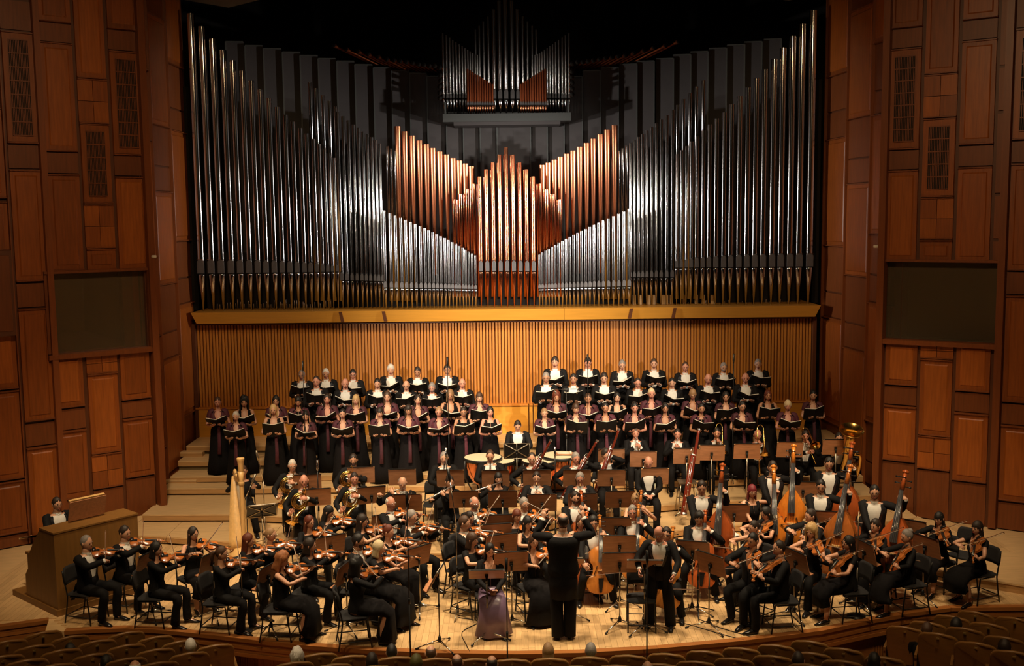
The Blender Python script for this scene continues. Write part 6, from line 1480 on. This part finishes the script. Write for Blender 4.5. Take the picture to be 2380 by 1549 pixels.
for px, py, rz, own in ((1706, 1194, -4, 'dark-haired man bassist with an open shirt'), (1866, 1140, -8, 'smiling man bassist in glasses with the orange bass'), (1926, 1211, -16, 'short-haired man bassist in front of the others')): S(px, py, .0, rz, own, hgt=1.12)
for px, py, rz, own in ((1164, 1218, 8, 'bald man violinist with a grey goatee and glasses'), (1153, 1240, 12, 'dark-haired woman violinist behind the young man in profile'), (1166, 1265, 16, 'young man violinist with cropped brown hair in profile'), (1188, 1307, 10, 'brown-haired woman violinist with a fringe behind the soprano'),
                        (1431, 1225, -4, 'woman cellist in glasses hidden by the conductor'), (1440, 1268, -2, 'bearded man cellist behind the conductor'), (1440, 1309, 0, 'spiky dark-haired man cellist right of the conductor'), (1610, 1281, -18, 'tousled dark-haired man cellist with a red cello'), (1652, 1312, -52, 'dark-skinned man violist in a dark shirt')): S(px, py, 0, rz, own, hgt=1.0)
for px, py, rz, own in ((768, 1268, 34, 'dark-haired woman violinist behind the curly ginger one'), (986, 1245, 36, 'red-haired woman violinist with an upswept hairdo'), (971, 1294, 46, 'woman violinist with short platinum blonde hair'), (895, 1216, 30, 'woman violinist with loose black hair in profile'), (800, 1334, 74, 'curly ginger-haired woman violinist in sleeveless black'),
                        (492, 1308, 66, 'black-bobbed woman violinist with lace sleeves'), (622, 1338, 70, 'woman violinist with a long brown ponytail'), (345, 1308, 70, 'grey-haired man violinist nearest the organ console'), (1851, 1305, -66, 'front man violist with thinning dark hair'), (2010, 1283, -74, 'black-bobbed woman violist near the stage front'), (2151, 1270, -60, 'grey-haired woman violist with hair pinned up'), (2117, 1231, -40, 'long dark-haired woman violist by the right wall')): S(px, py, 0, rz, own, hgt=.90)
S(1014, 1342, 0, 82, 'concertmaster', label='music stand turned edge-on beside the concertmaster', tilt=.5)
S(1131, 1336, 0, 2, '', hgt=.98, tilt=.88, label='music stand tilted flat in front of the soprano', sheets=False)
S(1498, 1313, 0, -4, '', hgt=1.02, tilt=.88, label='music stand tilted flat in front of the male soloist', sheets=False)
S(1318, 1306, 0, 0, '', hgt=.92, tilt=1.0, label='low music stand half hidden behind the conductor')
# ------------------------------------------------------------------ microphone stands
def mic_at(px, ptop, pbase, z0, label, **kw):
    p = on_z(px, pbase, z0); q = on_y(px, ptop, p[1]); mic_stand((p[0], p[1]), q[2], z0, label, **kw)
def mic_y(px, ptop, Y, z0, label, **kw):
    q = on_y(px, ptop, Y); mic_stand((q[0], Y), q[2], z0, label, **kw)
yf_ = 14.35
for px, ptop, lab in ((946, 1176, 'tall black microphone stand before the stage left of the soprano'), (1177, 1330, 'black microphone stand before the stage by the soprano'), (1504, 1312, 'black microphone stand before the stage by the male soloist')):
    q = on_y(px, ptop, float(y_front(on_z(px, 1510, 0)[0])) - .12); mic_stand((q[0], q[1]), q[2], -.6, lab, base='round', mic='black')
for px, ptop, lab in ((1176, 1300, 'slim upright microphone in front of the soprano'), (1502, 1290, 'slim upright microphone in front of the male soloist')): pass
mic_at(566, 1290, 1470, 0, 'thin microphone stand at the stage edge by the ponytailed violinist', mic=False, m=steel, base='round'); mic_at(1990, 1190, 1434, 0, 'thin tall microphone stand at the stage edge among the violas', mic=False, m=steel, base='round')
mic_at(1064, 1215, 1432, 0, 'boom microphone stand left of the soprano', boom=(-.09, .1, .62), m=steel, mic='black'); mic_at(1622, 1258, 1428, 0, 'dark microphone stand before the red cello', mic=False)
mic_y(738, 1095, 18.9, .16, 'upright silver microphone above the horns', mic='chrome'); mic_y(1037, 1066, 19.6, .16, 'upright silver microphone between the clarinettists and flautists', mic='chrome'); mic_y(1290, 1064, 19.4, .16, 'upright silver microphone among the bassoonists', mic='chrome'); mic_y(1975, 1130, 18.6, .0, 'upright silver microphone among the basses', mic='chrome')
mic_y(612, 1120, 19.0, .16, 'boom microphone stand behind the harp', boom=(-.05, -.1, .42), m=steel)
mic_y(572, 1155, 18.0, .0, 'microphone pointed at the harp strings', boom=(.1, 0, .22), mic='steel'); 
for px, pt, lab in ((704, 848, 'tall thin choir microphone stand on the left'), (1040, 838, 'tall thin choir microphone stand near the centre'), (1366, 832, 'tall thin choir microphone stand right of centre'), (1705, 830, 'tall thin choir microphone stand on the right')):
    mic_y(px, pt + 14, 22.15, .48, lab, mic='black')
# cables on the boards
def cable(pts, label):
    b = MB(); P = smooth_path([on_z(x, y, .008) for x, y in pts], 4); b.tube(P, .006, 5); o = b.build('cable', black_metal); tag(o, label, 'cable')
cable(((1066, 1436), (1112, 1446), (1074, 1470), (1084, 1500), (1092, 1517)), 'thin black cable curling over the boards near the soprano'); cable(((1545, 1443), (1600, 1452), (1660, 1470), (1730, 1489)), 'black cable from the male soloist towards the stage edge'); cable(((1625, 1440), (1680, 1462), (1760, 1484)), 'black cable running right along the stage front')

mic_y(1316, 905, 22.1, .48, 'dark stereo microphone bar before the right choir', mic=False)
o_ = [o for o in bpy.data.objects if o.get('label') == 'dark stereo microphone bar before the right choir'][0]
b = MB(); zt_2 = max((m_.co.z for ch in o_.children for m_ in ch.data.vertices)); b.tube([(-.27, 0, zt_2), (.27, 0, zt_2)], .009, 6)
for sx in (-.25, .25): b.tube([(sx, 0, zt_2), (sx * .9, -.04, zt_2 - .10)], .012, 6)
b.build('crossbar', chrome, o_)
p = on_z(1698, 1250, .46); r = empty('low_stool', (p[0], p[1], 0)); tag(r, 'low black stool with white paper among the cellists', 'stool')
b = MB(); b.box((0, 0, .44), (.36, .32, .03)); b.build('seat', black_seat, r)
for sx in (-1, 1):
    for sy in (-1, 1): b = MB(); b.tube([(sx * .15, sy * .13, .43), (sx * .18, sy * .16, 0)], .011, 6); b.build('leg', black_metal, r)
b = MB(); b.ell((0, 0, 0), (.15, .12, .05), None, 12, 7, 0, lambda t, ph: 1 + .35 * math.sin(t * 5 + ph * 7) * math.cos(ph * 3)); o = b.build('crumpled_paper', white_shirt); o.location = (p[0], p[1], .50); tag(o, 'crumpled white paper lying on the low black stool', 'paper')
# ------------------------------------------------------------------ choir
ORDN = ['first', 'second', 'third', 'fourth', 'fifth', 'sixth', 'seventh', 'eighth', 'ninth', 'tenth']
YR = {'front': 22.38, 'second': 22.92, 'third': 23.5, 'top': 24.1}
ZR = {'front': .48, 'second': .62, 'third': .84, 'top': 1.04}
def folder_make():
    r = empty('music_folder'); a = .42
    for s_ in (-1, 1):
        b = MB(); Rr = rotz(s_ * .30); c = Rr @ V3(s_ * .118, 0, 0); b.box(c, (.235, .008, .32), Rr); b.build('cover', folder_m, r)
        b = MB(); c = Rr @ V3(s_ * .112, .012, .008); b.box(c, (.215, .012, .305), Rr); b.build('page', paper, r)
    return r
def singer(i, row, side, px, py, sex, hair, hcol, desc, rz=0, cloth=None, glasses=False, beard=None, skin=None, fold=(.27, 0.0), yaw=0.0, tiltf=.62, y=None, z=None):
    short = f"{desc} singer {ORDN[i]} from left in {side} choir's {row} row"
    o = dict(fh=fold[0], fx=fold[1], sx=random.uniform(-.04, .05), sw=random.uniform(.5, .75))
    if sex == 'f' and cloth is None: cloth = 'low strap shawl sash'
    f = person(short, sex, 'folder', px, py, ZR[row] if z is None else z, rz, hair, hcol, cloth, y=YR[row] if y is None else y, pitch=random.uniform(.08, .28), yaw=yaw + random.uniform(-.12, .12), glasses=glasses, beard=beard, sing=True, skin=(random.choice([0, 0, 1, 2]) if skin is None else skin), opt=o, group='choir singers with black folders')
    c = f.g['folder']; M = np.eye(4); M[:3, :3] = rotx(random.choice((.55, .75, .95, 1.15))) @ rotz(random.uniform(-.25, .25)); M[:3, 3] = c + V3(0, -.03, .04)
    place('folder', folder_make, f.M @ M, 'black folder held by the ' + short, 'music folder', 'black music folders of the choir')
LF = [(548, 957, 'short', 'white', 'grey-haired', 6, None, False), (635, 941, 'bob', 'blonde', 'blonde bobbed', 10, 'low strap sash', False), (710, 957, 'updo', 'black', 'dark-haired', 4, None, False), (796, 951, 'short', 'black', 'black-haired', 6, None, False), (883, 948, 'cap', 'dark', 'short-haired', 2, None, False), (949, 941, 'longfringe', 'dark', 'long-fringed', 4, None, False), (1020, 946, 'bun', 'light', 'light-haired', 4, None, True), (1077, 946, 'bun', 'dark', 'bare-armed', 8, 'bare strap sash', True), (1139, 946, 'bob', 'black', 'black-bobbed', 6, 'bare strap', False)]
for i, (px, py, h, c, d, rz, cl, g) in enumerate(LF): singer(i, 'front', 'left', px, py, 'f', h, c, d, rz, cl, g)
LS = [(505, 923, 'bun', 'brown', 'brown-haired', 10, None), (567, 923, 'bigcurly', 'black', 'black-curled', 12, 'low strap sash'), (641, 920, 'long', 'black', 'long-haired', 10, None), (693, 922, 'longfringe', 'black', 'dark-fringed', 8, 'shawl strap'), (760, 916, 'long', 'dark', 'dark-haired', 6, None), (827, 918, 'longfringe', 'blonde', 'blonde fringed', 4, None), (900, 910, 'long', 'brown', 'auburn', 4, None), (971, 918, 'long', 'dark', 'dark long-haired', 6, None), (1046, 906, 'bob', 'light', 'fair bobbed', 4, 'low strap sash'), (1114, 912, 'longfringe', 'brown', 'brown-fringed', 6, None)]
for i, (px, py, h, c, d, rz, cl) in enumerate(LS): singer(i, 'second', 'left', px, py, 'f', h, c, d, rz, cl, y=22.92 if i > 1 else 22.8)
LT = [(735, 875, 'receding', 'dark', 'receding'), (802, 880, 'bald', 'light', 'bald'), (877, 880, 'short', 'black', 'dark-haired'), (944, 885, 'bald', 'brown', 'bald round-faced'), (1004, 891, 'thick', 'grey', 'grey bearded'), (1074, 880, 'bald', 'dark', 'balding')]
for i, (px, py, h, c, d) in enumerate(LT): singer(i, 'third', 'left', px, py, 'm', h, c, d, 4, None, i in (3, 4), 'grey' if i == 4 else None, fold=(.25, 0))
LU = [(701, 861, 'receding', 'grey', 'grey-haired'), (757, 857, 'short', 'white', 'white-haired'), (820, 859, 'short', 'black', 'black-haired'), (908, 848, 'thick', 'white', 'white moustached'), (970, 853, 'short', 'dark', 'dark-haired'), (1039, 848, 'short', 'dark', 'dark cropped')]
for i, (px, py, h, c, d) in enumerate(LU): singer(i, 'top', 'left', px, py, 'm', h, c, d, 3, None, i in (0, 2), fold=(.26, 0))
RU = [(1290, 830, 'thick', 'dark', 'dark-haired'), (1366, 831, 'short', 'dark', 'dark cropped'), (1446, 837, 'short', 'grey', 'grey-haired'), (1520, 834, 'short', 'brown', 'brown-haired'), (1593, 842, 'receding', 'brown', 'red-faced'), (1682, 843, 'short', 'grey', 'grey-bearded'), (1762, 835, 'short', 'grey', 'grey broad')]
for i, (px, py, h, c, d) in enumerate(RU): singer(i, 'top', 'right', px, py, 'm', h, c, d, -3, None, False, 'grey' if i == 5 else None, skin=1 if i == 4 else None, fold=(.27 if i != 3 else .24, 0), z=1.12)
RT = [(1269, 866, 'short', 'grey', 'grey-haired'), (1333, 869, 'short', 'black', 'dark-haired'), (1404, 867, 'thick', 'dark', 'young dark'), (1482, 879, 'receding', 'dark', 'bespectacled'), (1562, 879, 'short', 'black', 'black-haired'), (1646, 869, 'bald', 'dark', 'balding'), (1733, 867, 'bald', 'red', 'bald ruddy')]
for i, (px, py, h, c, d) in enumerate(RT): singer(i, 'third', 'right', px, py, 'm', h, c, d, -3, None, i in (0, 3), skin=1 if i == 6 else None, fold=(.26, 0))
RS = [(1293, 911, 'curly', 'red', 'auburn curly', -2, None), (1367, 915, 'bun', 'brown', 'brown-haired', -2, None), (1434, 913, 'long', 'black', 'bare-armed', -2, 'low strap'), (1514, 903, 'short', 'pale', 'short blonde', -3, None), (1610, 905, 'cap', 'light', 'fair-haired', -4, None), (1687, 911, 'long', 'black', 'dark long-haired', -4, None), (1785, 908, 'bob', 'red', 'red-brown bobbed', -6, 'low strap'), (1890, 908, 'updo', 'black', 'dark-haired', -8, None)]
for i, (px, py, h, c, d, rz, cl) in enumerate(RS): singer(i, 'second', 'right', px, py, 'f', h, c, d, rz, cl, i == 4)
RF = [(1265, 949, 'bun', 'light', 'light-haired', 2, None), (1338, 938, 'cap', 'brown', 'brown-haired', 0, None), (1407, 936, 'bun', 'black', 'dark-haired', 0, None), (1475, 936, 'updo', 'black', 'high-bunned', -2, None), (1546, 937, 'long', 'black', 'long dark-haired', -3, None), (1630, 938, 'bun', 'black', 'bare-shouldered', -4, 'bare strap shawl'), (1725, 933, 'short', 'black', 'black cropped', -4, None), (1831, 931, 'cap', 'pale', 'fair-fringed', -6, None)]
for i, (px, py, h, c, d, rz, cl) in enumerate(RF): singer(i, 'front', 'right', px, py, 'f', h, c, d, rz, cl, i == 6)
# ------------------------------------------------------------------ audience and stalls seats
def seat_make():
    r = empty('theatre_seat'); A_ = []
    for x, z in ((-.22, -.62), (.22, -.62), (.255, -.40), (.262, -.15)): A_.append((x, z))
    for a in np.linspace(0, PI / 2, 5): A_.append((.135 + .127 * math.cos(a), -.135 + .115 * math.sin(a)))
    A_ += [(.07, -.006), (0, 0), (-.07, -.006)]
    for a in np.linspace(PI / 2, PI, 5): A_.append((-.135 + .127 * math.cos(a), -.135 + .115 * math.sin(a)))
    A_ += [(-.262, -.15), (-.255, -.40)]
    A_ = np.array(A_)
    def ring(y, k, dz=0): return np.stack([A_[:, 0] * k, y + .045 * (A_[:, 0] / .26) ** 2 - A_[:, 1] * .16, (A_[:, 1] + .3) * k - .3 + dz], 1)
    b = MB(); b.rings([ring(-.075, .93), ring(-.072, .975), ring(-.06, 1.0), ring(-.042, 1.0)]); b.build('seat_shell', seat_shell, r)
    b = MB(); b.rings([ring(-.0415, .985, -.004), ring(-.01, 1.0, -.012), ring(.03, .985, -.022), ring(.055, .92, -.03)]); b.build('back_cushion', seat_cloth, r)
    b = MB(); b.tube([(0, .16, -.50), (0, .30, -.48), (0, .42, -.42)], [(.22, .05), (.23, .06), (.21, .04)], 12, 0, (0, 0, 1)); b.build('seat_cushion', seat_cloth, r)
    b = MB(); b.box((0, -.0665, -.075), (.036, .008, .024), rotx(.16)); b.build('number_plate', label_plate, r)
    for s_ in (-1, 1): b = MB(); b.box((s_ * .285, .22, -.42), (.035, .36, .05)); b.box((s_ * .285, .2, -.68), (.03, .28, .46)); b.build('armrest', seat_shell, r)
    return r
ROWS = [
 ('front stalls row', .30, [(292, 1467), (360, 1477), (418, 1487), (499, 1496), (741, 1516), (814, 1521), (918, 1524), (1011, 1527), (1102, 1528), (1190, 1529), (1278, 1527), (1371, 1524), (1461, 1520), (1549, 1516), (1639, 1510), (1724, 1503), (1805, 1496), (1883, 1487), (2105, 1454), (2158, 1443), (2214, 1429), (2269, 1419)]),
 ('second stalls row', .50, [(98, 1466), (161, 1476), (224, 1486), (292, 1496), (360, 1506), (439, 1514), (683, 1536), (774, 1541), (867, 1545), (1250, 1547), (1341, 1545), (1434, 1543), (1535, 1540), (1618, 1534), (1707, 1527), (1797, 1521), (1888, 1514), (1961, 1504), (2057, 1524), (2181, 1469), (2244, 1457), (2299, 1446), (2360, 1433)]),
 ('third stalls row', .70, [(15, 1486), (78, 1497), (141, 1507), (214, 1517), (292, 1527), (366, 1536), (1800, 1548), (1880, 1541), (1959, 1532), (2269, 1490), (2335, 1477)]),
 ('fourth stalls row', .90, [(5, 1521), (60, 1530), (126, 1541), (2357, 1510)])]
SEATP = {}
for nm, z, pts in ROWS:
    for i, (px, py) in enumerate(pts):
        p = on_z(px, py, z); rz = math.atan2(p[0] - 0.0, p[1] - 4.0)
        # each row curves round the stage: seats face the middle of it
        ang = math.atan2(-(p[0]) * .9, 19.5 - p[1] + 4.5)
        lab = f'wooden-backed theatre seat, number {i + 1} from left in the {nm}'
        place('seat', seat_make, xf(p, -ang * -1.0 if False else ang * 1.0), f'olive theatre seat {ORDN[i] if i < 10 else str(i + 1) + "th"} from left in the {nm}', 'theatre seat', 'wooden backed theatre seats in the stalls')
b = MB(); b.box((0, 12.3, -.75), (22, 5.0, .2)); hf = struct(b.build('floor', fascia_wood)); hf.name = 'floor.001'
AUD = [(162, 1497, .36, 'short', 'black', 'dark-haired man'), (442, 1486, .18, 'receding', 'white', 'grey-haired man'), (690, 1510, .25, 'curly', 'white', 'white curly-haired woman'), (910, 1499, .2, 'short', 'black', 'black-haired man'), (1001, 1502, .2, 'bald', 'brown', 'balding man'), (864, 1520, .36, 'bob', 'dark', 'dark bobbed woman'), (967, 1524, .36, 'thick', 'olive', 'woman with dyed olive hair'), (1062, 1523, .36, 'bald', 'brown', 'bald ruddy man'), (1143, 1526, .36, 'bald', 'dark', 'balding dark man'), (1274, 1497, .2, 'bob', 'light', 'fair-haired woman'), (1373, 1496, .2, 'short', 'grey', 'grey cropped man'), (1505, 1539, .5, 'bald', 'grey', 'bald man'), (25, 1533, .6, 'bald', 'brown', 'bald man at the left edge'), (246, 1524, .5, 'short', 'black', 'black-haired person'), (313, 1537, .6, 'bald', 'white', 'bald pale man'), (1855, 1517, .42, 'short', 'dark', 'dark-haired man on the right'), (2032, 1519, .5, 'long', 'black', 'black-haired woman'), (2155, 1448, .2, 'short', 'brown', 'brown-haired man in profile'), (2223, 1438, .25, 'bob', 'black', 'dark-haired woman on the right'), (2335, 1486, .5, 'cap', 'dark', 'dark-haired woman at the right edge')]
for px, py, z, h, c, d in AUD:
    q = on_z(px, py, z + .22); ang = math.atan2(-q[0] * .9, 24 - q[1]) * 180 / PI
    person('audience ' + d, 'm' if 'man' in d and 'woman' not in d else 'f', 'audience', px, py, q[2] - 1.36 if True else 0, 180 + ang, h, c, 'black_jacket', scale=.97, label=f'{d} seen from behind in the audience seats', group='audience members')
